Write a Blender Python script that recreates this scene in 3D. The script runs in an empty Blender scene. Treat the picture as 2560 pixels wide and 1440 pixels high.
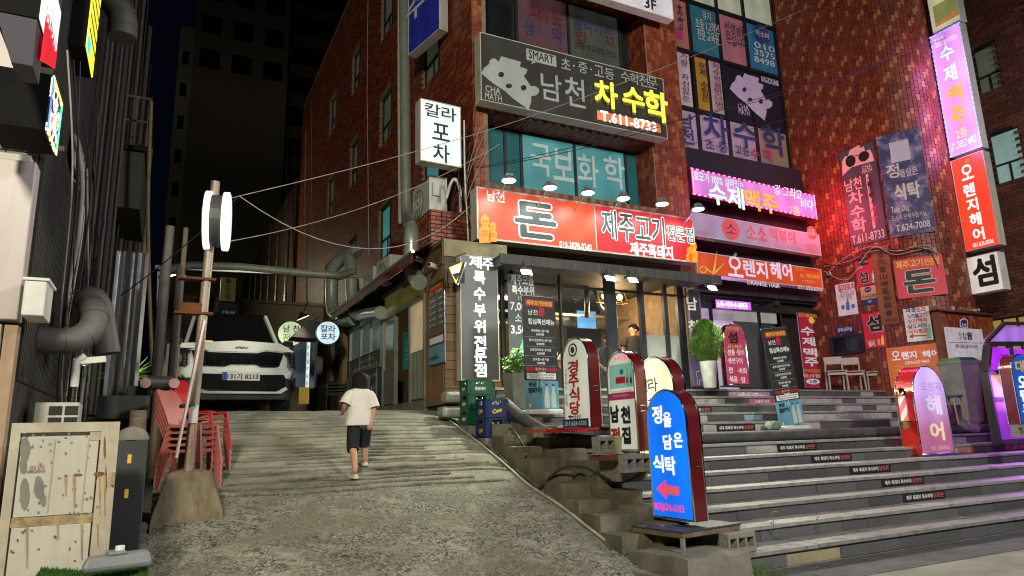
import bpy, bmesh, math, random
import numpy as np
from mathutils import Vector, Matrix, noise as mnoise
random.seed(7)
SC = bpy.context.scene
COL = SC.collection
RAD = math.radians
# ------------------------------------------------------------------ camera
CAM = Vector((0, 0, 1.40)); FPX = 1710.0
def _basis(yaw, pitch, roll):
    y, p, r = map(RAD, (yaw, pitch, roll))
    f = Vector((math.sin(y)*math.cos(p), math.cos(y)*math.cos(p), math.sin(p)))
    rt = Vector((math.cos(y), -math.sin(y), 0)); up = rt.cross(f)
    return f, rt*math.cos(r)+up*math.sin(r), -rt*math.sin(r)+up*math.cos(r)
FW, RT, UP = _basis(27.0, 12.1, -1.6)
cd = bpy.data.cameras.new('camera'); cam = bpy.data.objects.new('camera', cd); COL.objects.link(cam)
cam.matrix_world = Matrix(((RT.x, UP.x, -FW.x, CAM.x), (RT.y, UP.y, -FW.y, CAM.y), (RT.z, UP.z, -FW.z, CAM.z), (0, 0, 0, 1)))
cd.sensor_width = 36; cd.lens = 36*FPX/2560; cd.clip_start = .05; cd.clip_end = 600
SC.camera = cam
# ------------------------------------------------------------------ world, exposure
w = bpy.data.worlds.new('World'); SC.world = w; w.use_nodes = True
bg = w.node_tree.nodes['Background']; bg.inputs[0].default_value = (.10, .19, .62, 1); bg.inputs[1].default_value = .0055
SC.view_settings.view_transform = 'Standard'; SC.view_settings.look = 'None'
SC.view_settings.exposure = 0; SC.view_settings.gamma = 1
try: SC.view_settings.use_curve_mapping = False
except Exception: pass
SC.cycles.use_denoising = True; SC.cycles.pixel_filter_type = 'BLACKMAN_HARRIS'; SC.cycles.filter_width = 1.15
SC.cycles.max_bounces = 6; SC.cycles.diffuse_bounces = 3; SC.cycles.glossy_bounces = 3; SC.cycles.transmission_bounces = 4
SC.cycles.caustics_reflective = False; SC.cycles.caustics_refractive = False; SC.cycles.sample_clamp_indirect = 4
# ------------------------------------------------------------------ lamps (each belongs to a lamp that is built below; the two street lamps are assumed)
def light(name, kind, loc, power, color=(1, 1, 1), size=.2, target=None, spot=None, sy=None):
    l = bpy.data.lights.new(name, kind); l.energy = power; l.color = color
    if kind == 'AREA':
        l.size = size
        if sy: l.shape = 'RECTANGLE'; l.size_y = sy
    elif kind in ('POINT', 'SPOT'): l.shadow_soft_size = size
    if kind == 'SPOT': l.spot_size = RAD(spot or 120); l.spot_blend = .6
    o = bpy.data.objects.new(name, l); COL.objects.link(o); o.location = loc
    if target is not None:
        o.rotation_euler = (Vector(target)-Vector(loc)).to_track_quat('-Z', 'Y').to_euler()
    return o
light('assumed_street_lamp_light', 'SPOT', (-3.4, -3.6, 7.45), 5200, (1, .93, .72), .7, (1.6, 8.5, 0.8), 125)  # assumed unseen lamp, for the warm frontal light on cabinet and ramp
light('assumed_street_lamp_light', 'SPOT', (8.6, -3.4, 7.45), 3600, (.95, .95, .92), .7, (9.5, 8, 1.2), 130)  # second assumed lamp, unseen, lights the stairs from behind the viewer
# ------------------------------------------------------------------ helpers
def H(h):
    h = h.lstrip('#'); c = [int(h[i:i+2], 16)/255 for i in (0, 2, 4)]
    return tuple(x/12.92 if x <= .04045 else ((x+.055)/1.055)**2.4 for x in c)
_m = {}
def mat(name, col, rough=.6, metal=0, var=.18, vs=6, bump=0, bs=60, dirt=0, ds=2.5, dcol=(.05, .04, .03), emit=None, es=0, coat=0, alpha=1, trans=0, streak=0, spec=.5):
    if name in _m: return _m[name]
    if isinstance(col, str): col = H(col)
    if isinstance(emit, str): emit = H(emit)
    m = bpy.data.materials.new(name); m.use_nodes = True; nt = m.node_tree; N = nt.nodes; L = nt.links
    b = N['Principled BSDF']
    b.inputs['Roughness'].default_value = rough; b.inputs['Metallic'].default_value = metal
    b.inputs['Coat Weight'].default_value = coat; b.inputs['Specular IOR Level'].default_value = spec
    b.inputs['Alpha'].default_value = alpha; b.inputs['Transmission Weight'].default_value = trans
    tc = N.new('ShaderNodeTexCoord'); out = None
    n1 = N.new('ShaderNodeTexNoise'); n1.inputs['Scale'].default_value = vs; n1.inputs['Detail'].default_value = 6
    L.new(tc.outputs['Object'], n1.inputs['Vector'])
    mx = N.new('ShaderNodeMix'); mx.data_type = 'RGBA'
    mx.inputs[6].default_value = (*[c*(1-var) for c in col], 1); mx.inputs[7].default_value = (*[min(1, c*(1+var)) for c in col], 1)
    mr = N.new('ShaderNodeMapRange'); mr.inputs[1].default_value = .3; mr.inputs[2].default_value = .7
    L.new(n1.outputs[0], mr.inputs[0]); L.new(mr.outputs[0], mx.inputs[0]); out = mx.outputs[2]
    if dirt or streak:
        n2 = N.new('ShaderNodeTexNoise'); n2.inputs['Scale'].default_value = ds; n2.inputs['Detail'].default_value = 8; n2.inputs['Roughness'].default_value = .65
        if streak:
            mp = N.new('ShaderNodeMapping'); mp.inputs['Scale'].default_value = (5, 5, .35); L.new(tc.outputs['Object'], mp.inputs[0]); L.new(mp.outputs[0], n2.inputs['Vector'])
        else: L.new(tc.outputs['Object'], n2.inputs['Vector'])
        r2 = N.new('ShaderNodeMapRange'); r2.inputs[1].default_value = .48; r2.inputs[2].default_value = .72; r2.inputs[4].default_value = dirt or streak
        L.new(n2.outputs[0], r2.inputs[0])
        m2 = N.new('ShaderNodeMix'); m2.data_type = 'RGBA'; L.new(r2.outputs[0], m2.inputs[0]); L.new(out, m2.inputs[6]); m2.inputs[7].default_value = (*dcol, 1); out = m2.outputs[2]
    L.new(out, b.inputs['Base Color'])
    rr = N.new('ShaderNodeMapRange'); rr.inputs[3].default_value = max(.02, rough-.08); rr.inputs[4].default_value = min(1, rough+.1)
    L.new(n1.outputs[0], rr.inputs[0]); L.new(rr.outputs[0], b.inputs['Roughness'])
    if bump:
        nb = N.new('ShaderNodeTexNoise'); nb.inputs['Scale'].default_value = bs; nb.inputs['Detail'].default_value = 5; L.new(tc.outputs['Object'], nb.inputs['Vector'])
        bp = N.new('ShaderNodeBump'); bp.inputs['Strength'].default_value = bump; bp.inputs['Distance'].default_value = .02; L.new(nb.outputs[0], bp.inputs['Height']); L.new(bp.outputs[0], b.inputs['Normal'])
    if emit is not None:
        ne = N.new('ShaderNodeTexNoise'); ne.inputs['Scale'].default_value = 1.6; ne.inputs['Detail'].default_value = 1; L.new(tc.outputs['Object'], ne.inputs['Vector'])
        re = N.new('ShaderNodeMapRange'); re.inputs[1].default_value = .3; re.inputs[2].default_value = .7; re.inputs[3].default_value = es*.82; re.inputs[4].default_value = es*1.15
        wv = N.new('ShaderNodeTexWave'); wv.inputs['Scale'].default_value = .55; wv.inputs['Distortion'].default_value = .4; L.new(tc.outputs['Object'], wv.inputs['Vector'])
        wr = N.new('ShaderNodeMapRange'); wr.inputs[3].default_value = .84; wr.inputs[4].default_value = 1.12; L.new(wv.outputs['Fac'], wr.inputs[0])
        mm_ = N.new('ShaderNodeMath'); mm_.operation = 'MULTIPLY'; L.new(wr.outputs[0], mm_.inputs[0])
        L.new(ne.outputs[0], re.inputs[0]); L.new(re.outputs[0], mm_.inputs[1]); L.new(mm_.outputs[0], b.inputs['Emission Strength'])
        b.inputs['Emission Color'].default_value = (*emit, 1)
    _m[name] = m
    return m
def lit(name, col, s, base=None, rough=.45):
    "translucent face of a lit sign"
    if isinstance(col, str): col = H(col)
    m = mat(name, base or tuple(min(.8, c)*.35 for c in col), rough, var=.06, emit=col, es=s)
    if s < .9:
        try: m.cycles.emission_sampling = 'NONE'
        except Exception: pass
    return m
def ink(name, col, glow=0):
    if isinstance(col, str): col = H(col)
    m = mat(name, col, .5, var=.03, emit=col if glow else None, es=glow)
    try: m.cycles.emission_sampling = 'NONE'
    except Exception: pass
    return m
class MB:
    def __init__(s): s.v = []; s.f = []
    def add(s, v, f):
        n = len(s.v); s.v += [tuple(p) for p in v]; s.f += [tuple(i+n for i in q) for q in f]; return s
    def box(s, x0, x1, y0, y1, z0, z1):
        v = [(x0, y0, z0), (x1, y0, z0), (x1, y1, z0), (x0, y1, z0), (x0, y0, z1), (x1, y0, z1), (x1, y1, z1), (x0, y1, z1)]
        return s.add(v, [(3, 2, 1, 0), (4, 5, 6, 7), (0, 1, 5, 4), (1, 2, 6, 5), (2, 3, 7, 6), (3, 0, 4, 7)])
    def obox(s, c, size, rot=None, M=None):
        "oriented box: centre, size, matrix"
        hx, hy, hz = (q/2 for q in size); R = M or (Matrix.Rotation(RAD(rot or 0), 3, 'Z')); c = Vector(c)
        v = [c+R@Vector((a*hx, b*hy, d*hz)) for d in (-1, 1) for a, b in ((-1, -1), (1, -1), (1, 1), (-1, 1))]
        return s.add(v, [(3, 2, 1, 0), (4, 5, 6, 7), (0, 1, 5, 4), (1, 2, 6, 5), (2, 3, 7, 6), (3, 0, 4, 7)])
    def bar(s, a, b, wd, dp=None):
        "square bar from a to b"
        a = Vector(a); b = Vector(b); d = (b-a); L = d.length
        if L < 1e-6: return s
        q = d.to_track_quat('Z', 'Y').to_matrix()
        return s.obox((a+b)/2, (wd, dp or wd, L), M=q)
    def prism(s, pts, d0, d1, axes='xz'):
        "polygon pts (2d) extruded along the third axis from d0 to d1"
        n = len(pts)
        def P3(p, d):
            if axes == 'xz': return (p[0], d, p[1])
            if axes == 'yz': return (d, p[0], p[1])
            return (p[0], p[1], d)
        v = [P3(p, d0) for p in pts]+[P3(p, d1) for p in pts]
        f = [tuple(range(n)), tuple(range(2*n-1, n-1, -1))]+[(i, i+n, (i+1) % n+n, (i+1) % n) for i in range(n)]
        return s.add(v, f)
    def tube(s, path, r, seg=8, cap=True, r2=None):
        path = [Vector(p) for p in path]; n = len(path); base = len(s.v); up = Vector((0, 0, 1)); prev = None
        for i, p in enumerate(path):
            t = (path[min(i+1, n-1)]-path[max(i-1, 0)]).normalized()
            if prev is None:
                a = t.cross(up) if abs(t.dot(up)) < .95 else t.cross(Vector((1, 0, 0)))
            else:
                a = prev-t*prev.dot(t)
            a.normalize(); prev = a; b = t.cross(a)
            rr = r if not isinstance(r, (list, tuple)) else r[i]
            for k in range(seg):
                g = 2*math.pi*k/seg; s.v.append(tuple(p+a*math.cos(g)*rr+b*math.sin(g)*rr))
        for i in range(n-1):
            for k in range(seg):
                s.f.append((base+i*seg+k, base+i*seg+(k+1) % seg, base+(i+1)*seg+(k+1) % seg, base+(i+1)*seg+k))
        if cap:
            s.f.append(tuple(base+k for k in range(seg))[::-1]); s.f.append(tuple(base+(n-1)*seg+k for k in range(seg)))
        return s
    def lathe(s, prof, c=(0, 0, 0), seg=20, M=None):
        "profile [(r,z)] about z"
        base = len(s.v); c = Vector(c)
        for r, z in prof:
            for k in range(seg):
                g = 2*math.pi*k/seg; p = Vector((r*math.cos(g), r*math.sin(g), z)); s.v.append(tuple(c+(M@p if M else p)))
        for i in range(len(prof)-1):
            for k in range(seg):
                s.f.append((base+i*seg+k, base+i*seg+(k+1) % seg, base+(i+1)*seg+(k+1) % seg, base+(i+1)*seg+k))
        s.f.append(tuple(base+k for k in range(seg))[::-1]); s.f.append(tuple(base+(len(prof)-1)*seg+k for k in range(seg)))
        return s
    def rings(s, rings, closed=True, cap=True):
        base = len(s.v); n = len(rings[0])
        for r in rings: s.v += [tuple(p) for p in r]
        for i in range(len(rings)-1):
            for k in range(n if closed else n-1):
                s.f.append((base+i*n+k, base+i*n+(k+1) % n, base+(i+1)*n+(k+1) % n, base+(i+1)*n+k))
        if cap: s.f.append(tuple(base+k for k in range(n))[::-1]); s.f.append(tuple(base+(len(rings)-1)*n+k for k in range(n)))
        return s
    def build(s, name, m, parent=None, smooth=False, bevel=0, **kw):
        me = bpy.data.meshes.new(name); me.from_pydata(s.v, [], s.f); me.update()
        o = bpy.data.objects.new(name, me); COL.objects.link(o)
        if m: me.materials.append(m)
        if parent: o.parent = parent
        if smooth:
            for p in me.polygons: p.use_smooth = True
            try: me.set_sharp_from_angle(angle=RAD(50))
            except Exception: pass
        if bevel:
            b = o.modifiers.new('bevel', 'BEVEL'); b.width = bevel; b.segments = 2; b.limit_method = 'ANGLE'
        for k, v in kw.items(): o[k] = v
        return o
def tag(o, label, cat, group=None):
    o['label'] = label; o['category'] = cat
    if group: o['group'] = group
    return o
def root(name, loc, label, cat, rz=0, group=None):
    o = bpy.data.objects.new(name, None); COL.objects.link(o); o.location = loc; o.rotation_euler = (0, 0, RAD(rz)); o.empty_display_size = .2
    return tag(o, label, cat, group)
def struct(o): o['kind'] = 'structure'; return o
def copy_tree(o, parent=None):
    c = o.copy(); COL.objects.link(c)
    if parent: c.parent = parent
    for ch in list(o.children): copy_tree(ch, c)
    return c
def ray(x, y): return FW+RT*((x-1280)/FPX)-UP*((y-720)/FPX)
def onY(x, y, Y): d = ray(x, y); return CAM+d*((Y-CAM.y)/d.y)
def onX(x, y, X): d = ray(x, y); return CAM+d*((X-CAM.x)/d.x)
def onZ(x, y, Z): d = ray(x, y); return CAM+d*((Z-CAM.z)/d.z)
def ramp_z(X, Y):
    if Y < 5.2: return 0.0
    if Y > 10.9: return 1.815+.03*(Y-10.9)
    z = .34*(Y-5.2)
    t = max(0, min(1, (Y-9.9)/1.0))
    return z*(1-t*t)+t*t*(1.815)
# ------------------------------------------------------------------ text
_g = {}
def glyph(s, bold=0):
    k = (s, round(bold, 3))
    if k in _g: return _g[k]
    cu = bpy.data.curves.new('t', 'FONT'); cu.body = s; cu.size = 1; cu.offset = bold; cu.resolution_u = 2
    o = bpy.data.objects.new('t', cu); me = bpy.data.meshes.new_from_object(o)
    n = len(me.vertices); v = np.zeros(n*3); me.vertices.foreach_get('co', v); v = v.reshape(-1, 3)[:, :2]
    f = [tuple(p.vertices) for p in me.polygons]
    bpy.data.objects.remove(o); bpy.data.curves.remove(cu); bpy.data.meshes.remove(me)
    bb = (v[:, 0].min(), v[:, 0].max(), v[:, 1].min(), v[:, 1].max()) if n else (0, 1, 0, 1)
    _g[k] = (v, f, bb); return _g[k]
class Face:
    """a flat, upright face in the place; u = horizontal direction (degrees from +X), -Y local is outward.
    positions on it may be given as photograph pixels: they are read off on this very plane."""
    def __init__(s, name, label, cat, p0, ang=0, z0=None, group=None, parent=None):
        p0 = Vector(p0); s.u = Vector((math.cos(RAD(ang)), math.sin(RAD(ang)), 0)); s.n = Vector((s.u.y, -s.u.x, 0)); s.p0 = p0.copy()
        s.r = root(name, p0, label, cat, ang, group) if parent is None else parent
        s.t = {}; s.k = 0
    def at(s, x, y):
        d = ray(x, y); t = (s.p0-CAM).dot(s.n)/d.dot(s.n); P = CAM+d*t-s.p0
        return P.dot(s.u), P.z
    pn = 'print'; oy = 0
    def mb(s, m):
        s.k += 1; b = MB(); s.t[s.k] = (b, m, s.pn, s.oy); return b
    def text(s, st, x, y, w, h, m, bold=.02, d=.006, rot=0, skew=0, lx=None):
        "string fitted in a box centred on pixel (x,y), w by h pixels"
        if lx is None:
            cx, cz = s.at(x, y); W = abs(s.at(x+w/2, y)[0]-s.at(x-w/2, y)[0]); Hh = abs(s.at(x, y+h/2)[1]-s.at(x, y-h/2)[1])
        else: cx, cz, W, Hh = lx
        v, f, bb = glyph(st, 0); R_ = bold*.62; sx = W/max(.01, bb[1]-bb[0]+2*R_); sz = Hh/max(.01, bb[3]-bb[2]+2*R_)
        c, sn = math.cos(RAD(rot)), math.sin(RAD(rot)); out = []
        if bold > .005:
            nv = len(v); cp = 8 if bold > .04 else 4; V2 = []; F2 = []
            for q in range(cp):
                g_ = 6.2832*(q+.5*(cp == 4))/cp; V2.append(v+np.array([math.cos(g_)*R_, math.sin(g_)*R_])); F2 += [tuple(i+nv*q for i in t) for t in f]
            v = np.concatenate(V2); f = F2; s._nv = nv
        else: s._nv = len(v)
        for i_, (a, b) in enumerate(v):
            X = (a-(bb[0]+bb[1])/2)*sx; Z = (b-(bb[2]+bb[3])/2)*sz; X += Z*skew
            out.append((cx+X*c-Z*sn, -d-.0002*(i_//s._nv), cz+X*sn+Z*c))
        s.pn = 'lettering'; s.mb(m).add(out, f); s.pn = 'print'
    def stack(s, chars, x0, y0, x1, y1, w, h, m, bold=.03, d=.006):
        n = len(chars)
        for i, c in enumerate(chars):
            if c == ' ': continue
            t = i/max(1, n-1); s.text(c, x0+(x1-x0)*t, y0+(y1-y0)*t, w, h, m, bold, d)
    def outl(s, st, x, y, w, h, m, mo, bold=.03, ob=.05, d=.006):
        n_ = len(st); s.text(st, x, y, w*(1+2*.62*ob/n_), h*(1+2*.62*ob), mo, bold+ob, d); s.text(st, x, y, w, h, m, bold, d+.004)
    def poly(s, pts, m, d=.004):
        q = [s.at(*p) for p in pts]; s.mb(m).add([(a, -d, b) for a, b in q], [tuple(range(len(q)))])
    def rect(s, x0, y0, x1, y1, m, d=.004, r=0, xs=None):
        "axis aligned rectangle (in the plane) from pixel corner to pixel corner"
        (a, b), (c, e) = s.at(x0, y0), s.at(x1, y1); s.mb(m).add([(a, -d, e), (c, -d, e), (c, -d, b), (a, -d, b)], [(0, 1, 2, 3)])
    def disc(s, x, y, w, h, m, d=.004, n=24):
        cx, cz = s.at(x, y); W = abs(s.at(x+w/2, y)[0]-s.at(x-w/2, y)[0])/2; Hh = abs(s.at(x, y+h/2)[1]-s.at(x, y-h/2)[1])/2
        s.mb(m).add([(cx+W*math.cos(6.2832*i/n), -d, cz+Hh*math.sin(6.2832*i/n)) for i in range(n)], [tuple(range(n))])
    def line(s, x0, y0, x1, y1, wd, m, d=.005):
        a = Vector(s.at(x0, y0)); b = Vector(s.at(x1, y1)); t = (b-a).normalized(); nn = Vector((-t.y, t.x))*wd/2
        s.mb(m).add([(p.x, -d, p.y) for p in (a-nn, b-nn, b+nn, a+nn)], [(0, 1, 2, 3)])
    def box(s, x0, y0, x1, y1, mface, mhouse, depth=.15, fr=.02, name='face_panel', hname='housing', mframe=None):
        "lit or plain sign box; its front at the plane"
        (a, b), (c, e) = s.at(x0, y0), s.at(x1, y1); return s.lbox(a, c, e, b, mface, mhouse, depth, fr, name, hname, mframe)
    def lbox(s, a, c, e, b, mface, mhouse, depth=.15, fr=.02, name='face_panel', hname='housing', mframe=None):
        MB().box(a, c, .004, depth, e, b).build(hname, mhouse, s.r, bevel=.004)
        MB().box(a+fr, c-fr, -.001, .012, e+fr, b-fr).build(name, mface, s.r)
        if fr > 0:
            f = MB(); f.box(a, c, -.012, .0035, b-fr, b).box(a, c, -.012, .0035, e, e+fr).box(a, a+fr, -.012, .0035, e+fr, b-fr).box(c-fr, c, -.012, .0035, e+fr, b-fr)
            f.build('frame', mframe or mhouse, s.r)
        s.dim = (a, c, e, b); return s
    def done(s, name='lettering'):
        for k, (b, m, nm, oy) in s.t.items():
            b.v = [(v[0], v[1]+oy, v[2]) for v in b.v]; b.build(nm, m, s.r)
        s.t = {}
# base materials
ALU = mat('aluminium', (.62, .63, .62), .35, .85, .1, 3, dirt=.35, ds=3)
GALV = mat('galvanised_steel', (.5, .53, .5), .3, .9, .15, 5, .06, 30, dirt=.25, ds=4)
BLK = mat('black_metal', (.015, .016, .018), .4, .2, .2, 4, dirt=.2, dcol=(.05, .05, .05))
DARK = mat('dark_grey_paint', (.05, .052, .055), .5, 0, .2, 4, dirt=.4)
CABLE = mat('cable_rubber', (.02, .02, .021), .5)
CABLEW = mat('pale_cable', (.4, .38, .34), .6, dirt=.4)
WHITEP = mat('white_paint', (.68, .68, .65), .5, 0, .08, 4, .03, 50, dirt=.35, ds=3, dcol=(.25, .22, .17))
CREAM = mat('cream_enamel', (.55, .53, .44), .45, 0, .1, 4, .04, 60, dirt=.45, streak=.4, dcol=(.2, .14, .08))
CHROME = mat('chrome_trim', (.8, .8, .8), .12, 1, .05)
GLASS = mat('window_glass', (.02, .025, .03), .08, 0, .1, coat=0, alpha=.22, spec=.8)
DGLASS = mat('dark_glass', (.012, .015, .018), .12, 0, .3, 1.5, spec=.9)
CONC = mat('concrete', (.20, .19, .16), .9, 0, .25, 3, .5, 35, dirt=.55, ds=2.2, dcol=(.06, .055, .045))
WHT = ink('white_print', (.8, .8, .8)); BLKI = ink('black_print', (.012, .012, .014)); REDI = ink('red_print', (.55, .02, .03)); NAVY = ink('navy_print', (.015, .03, .16)); YELI = ink('yellow_print', (.75, .5, .04))
WGLOW = ink('white_glow', (.85, .9, .88), 1.0); DINK = ink('dark_ink', (.03, .03, .035))
# ================================================================== masonry helpers
def ramp_mat(name, cols, weights, attr=True, rough=.5, extra=.12):
    m = bpy.data.materials.new(name); m.use_nodes = True; nt = m.node_tree; N = nt.nodes; L = nt.links; b = N['Principled BSDF']
    cr = N.new('ShaderNodeValToRGB'); cr.color_ramp.interpolation = 'CONSTANT'; acc = 0
    for i, (c, wt) in enumerate(zip(cols, weights)):
        e = cr.color_ramp.elements[0] if i == 0 else (cr.color_ramp.elements[1] if i == 1 else cr.color_ramp.elements.new(acc))
        e.position = acc; e.color = (*c, 1); acc += wt/sum(weights)
    if attr:
        a = N.new('ShaderNodeAttribute'); a.attribute_name = 'tint'; L.new(a.outputs['Fac'], cr.inputs[0])
    else:
        a = N.new('ShaderNodeObjectInfo'); L.new(a.outputs['Random'], cr.inputs[0])
    g = N.new('ShaderNodeNewGeometry'); n = N.new('ShaderNodeTexNoise'); n.inputs['Scale'].default_value = 9; n.inputs['Detail'].default_value = 6
    L.new(g.outputs['Position'], n.inputs['Vector'])
    hs = N.new('ShaderNodeHueSaturation'); mr = N.new('ShaderNodeMapRange'); mr.inputs[1].default_value = .3; mr.inputs[2].default_value = .7; mr.inputs[3].default_value = 1-extra*2.5; mr.inputs[4].default_value = 1+extra
    L.new(n.outputs[0], mr.inputs[0]); L.new(mr.outputs[0], hs.inputs['Value']); L.new(cr.outputs[0], hs.inputs['Color']); L.new(hs.outputs[0], b.inputs['Base Color'])
    n2 = N.new('ShaderNodeTexNoise'); n2.inputs['Scale'].default_value = 70; L.new(g.outputs['Position'], n2.inputs['Vector'])
    bp = N.new('ShaderNodeBump'); bp.inputs['Strength'].default_value = .12; bp.inputs['Distance'].default_value = .01; L.new(n2.outputs[0], bp.inputs['Height']); L.new(bp.outputs[0], b.inputs['Normal'])
    b.inputs['Roughness'].default_value = rough
    return m
TC = [(.19, .030, .015), (.24, .040, .018), (.29, .056, .021), (.34, .088, .030), (.36, .12, .040), (.21, .034, .016)]
TILE_S = ramp_mat('glazed_tile', TC, [3, 4, 3.2, 2.2, 1.2, 3]); TILE_O = ramp_mat('glazed_tile_single', TC, [3, 4, 3.2, 2.2, 1.2, 3], False)
TT = [(.17, .032, .018), (.23, .045, .022), (.14, .026, .016), (.36, .14, .045), (.20, .038, .02)]
TOW_S = ramp_mat('tower_tile', TT, [4, 4, 3, 2.9, 3]); TOW_O = ramp_mat('tower_tile_single', [TT[0], TT[1], TT[2], TT[4]], [4, 4, 3, 3], False)
BR = [(.10, .028, .018), (.13, .035, .02), (.16, .05, .028), (.085, .026, .02)]
BRK_S = ramp_mat('dull_brick', BR, [1, 1, 1, 1], True, .7); BRK_O = ramp_mat('dull_brick_single', BR, [1, 1, 1, 1], False, .7)
MORT = mat('mortar', (.24, .17, .11), .95, 0, .2, 8)
DMORT = mat('dark_mortar', (.02, .010, .008), .95, 0, .2, 8)
def tile_wall(parent, frame, u0, u1, v0, v1, tw, th, holes, ms, mo, gap=.011, stag='v', keep=0, kregion=None, name='tile', jit=.004, pat=False):
    """frame(u,v,d)->xyz local; running bond; 'v' columns offset, 'h' rows offset"""
    V = []; F = []; T = []; K = []
    i = 0
    if stag == 'v':
        cols = int(math.ceil((u1-u0)/tw))
        for c in range(cols):
            a = u0+c*tw; off = (c % 2)*.5*th
            r = -1
            while True:
                r += 1; b = v0+r*th-off
                if b >= v1: break
                K.append((a, max(b, v0), min(a+tw, u1), min(b+th, v1)))
    else:
        rows = int(math.ceil((v1-v0)/th))
        for r in range(rows):
            b = v0+r*th; off = (r % 2)*.5*tw; c = -1
            while True:
                c += 1; a = u0+c*tw-off
                if a >= u1: break
                K.append((max(a, u0), b, min(a+tw, u1), min(b+th, v1)))
    sing = []
    out = []
    for (a, b, c, d) in K:
        if c-a < .02 or d-b < .015: continue
        mu, mv = (a+c)/2, (b+d)/2
        if any(h[0] <= mu <= h[1] and h[2] <= mv <= h[3] for h in holes): continue
        if keep and not (pat and (int((a-u0)/tw+.5)*2+int((b-v0)/th+.6)*3) % 5 == 0) and kregion and kregion(mu, mv) and abs((c-a)-tw) < 1e-4 and abs((d-b)-th) < 1e-4 and len(sing) < keep: sing.append((a, b, c, d)); continue
        out.append((a, b, c, d))
    for a, b, c, d in out:
        e = .008+random.random()*jit; g = gap/2; n = len(V)
        for dd in (0, e):
            for (p, q) in ((a+g, b+g), (c-g, b+g), (c-g, d-g), (a+g, d-g)): V.append(frame(p, q, dd))
        F += [(n+4, n+5, n+6, n+7), (n, n+1, n+5, n+4), (n+1, n+2, n+6, n+5), (n+2, n+3, n+7, n+6), (n+3, n, n+4, n+7)]
        if pat:
            ci_, ri_ = int((a-u0)/tw+.5), int((b-v0)/th+.6); org = (ci_*2+ri_*3) % 5 == 0 and random.random() < .72; T += [.74 if org else random.choice((random.random()*.64, .84+.15*random.random()))]*5
        else: T += [random.random()]*5
    me = bpy.data.meshes.new(name+'s'); me.from_pydata(V, [], F); me.materials.append(ms)
    at = me.attributes.new('tint', 'FLOAT', 'FACE'); at.data.foreach_set('value', T)
    o = bpy.data.objects.new(name+'_field', me); COL.objects.link(o); o.parent = parent; o['kind'] = 'stuff'
    if sing:
        g = gap/2; b = MB(); hw, hh = tw/2-g, th/2-g
        b.add([(-hw, 0, -hh), (hw, 0, -hh), (hw, 0, hh), (-hw, 0, hh), (-hw+.003, -.011, -hh+.003), (hw-.003, -.011, -hh+.003), (hw-.003, -.011, hh-.003), (-hw+.003, -.011, hh-.003)],
              [(4, 5, 6, 7), (0, 1, 5, 4), (1, 2, 6, 5), (2, 3, 7, 6), (3, 0, 4, 7)])
        proto = b.build(name, mo, parent); first = True
        for a, bb, c, d in sing:
            mu, mv = (a+c)/2, (bb+d)/2
            P = Vector(frame(mu, mv, random.random()*.003)); Q = Vector(frame(mu, mv, 1))-Vector(frame(mu, mv, 0))
            t = proto if first else proto.copy()
            if not first: COL.objects.link(t)
            first = False; t.location = P; t.rotation_euler = (0, 0, math.atan2(Q.x, -Q.y))
def holed(mb, fr, u0, u1, v0, v1, holes, d0, d1):
    "wall slab with rectangular holes; fr maps (u,v,d)"
    us = sorted({u0, u1}|{min(max(h[i], u0), u1) for h in holes for i in (0, 1)}); vs = sorted({v0, v1}|{min(max(h[i], v0), v1) for h in holes for i in (2, 3)})
    for i in range(len(us)-1):
        run = None
        for j in range(len(vs)-1):
            mu, mv = (us[i]+us[i+1])/2, (vs[j]+vs[j+1])/2
            hit = any(h[0] < mu < h[1] and h[2] < mv < h[3] for h in holes)
            if not hit:
                if run is None: run = vs[j]
                end = vs[j+1]
            if (hit or j == len(vs)-2) and run is not None:
                v = [fr(p, q, d) for d in (d0, d1) for p, q in ((us[i], run), (us[i+1], run), (us[i+1], end), (us[i], end))]
                mb.add(v, [(0, 1, 2, 3), (7, 6, 5, 4), (0, 4, 5, 1), (1, 5, 6, 2), (2, 6, 7, 3), (3, 7, 4, 0)]); run = None
# ================================================================== ground, ramp
ASPH = mat('road_surface', (.20, .19, .165), .92, 0, .25, 2.5, .45, 60, dirt=.3, ds=1.5, dcol=(.10, .095, .08))
struct(MB().box(-60, 60, -40, 5.36, -.4, 0).build('road', ASPH))
PAT = mat('dark_asphalt', (.07, .07, .075), .9, 0, .25, 4, .4, 90, dirt=.4, dcol=(.12, .12, .12))
struct(MB().add([(4.6, 4.72, .004), (22, 4.40, .004), (22, 5.36, .004), (4.6, 5.36, .004)], [(0, 1, 2, 3)]).build('gutter_strip', PAT))
def grid_sheet(name, xs, ys, zf, m):
    nx, ny = len(xs), len(ys); V = [(x, y, zf(x, y)) for y in ys for x in xs]
    F = [(j*nx+i, j*nx+i+1, (j+1)*nx+i+1, (j+1)*nx+i) for j in range(ny-1) for i in range(nx-1)]
    me = bpy.data.meshes.new(name); me.from_pydata(V, [], F); me.materials.append(m); o = bpy.data.objects.new(name, me); COL.objects.link(o)
    return o
gro = []; y = 7.75
while y < 10.75:
    gro.append((y, random.uniform(.03, .055), random.uniform(-.5, 2.2), random.uniform(1.6, 4.6), random.random()*9)); y += random.uniform(.08, .19)
CAV = [0]
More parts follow.
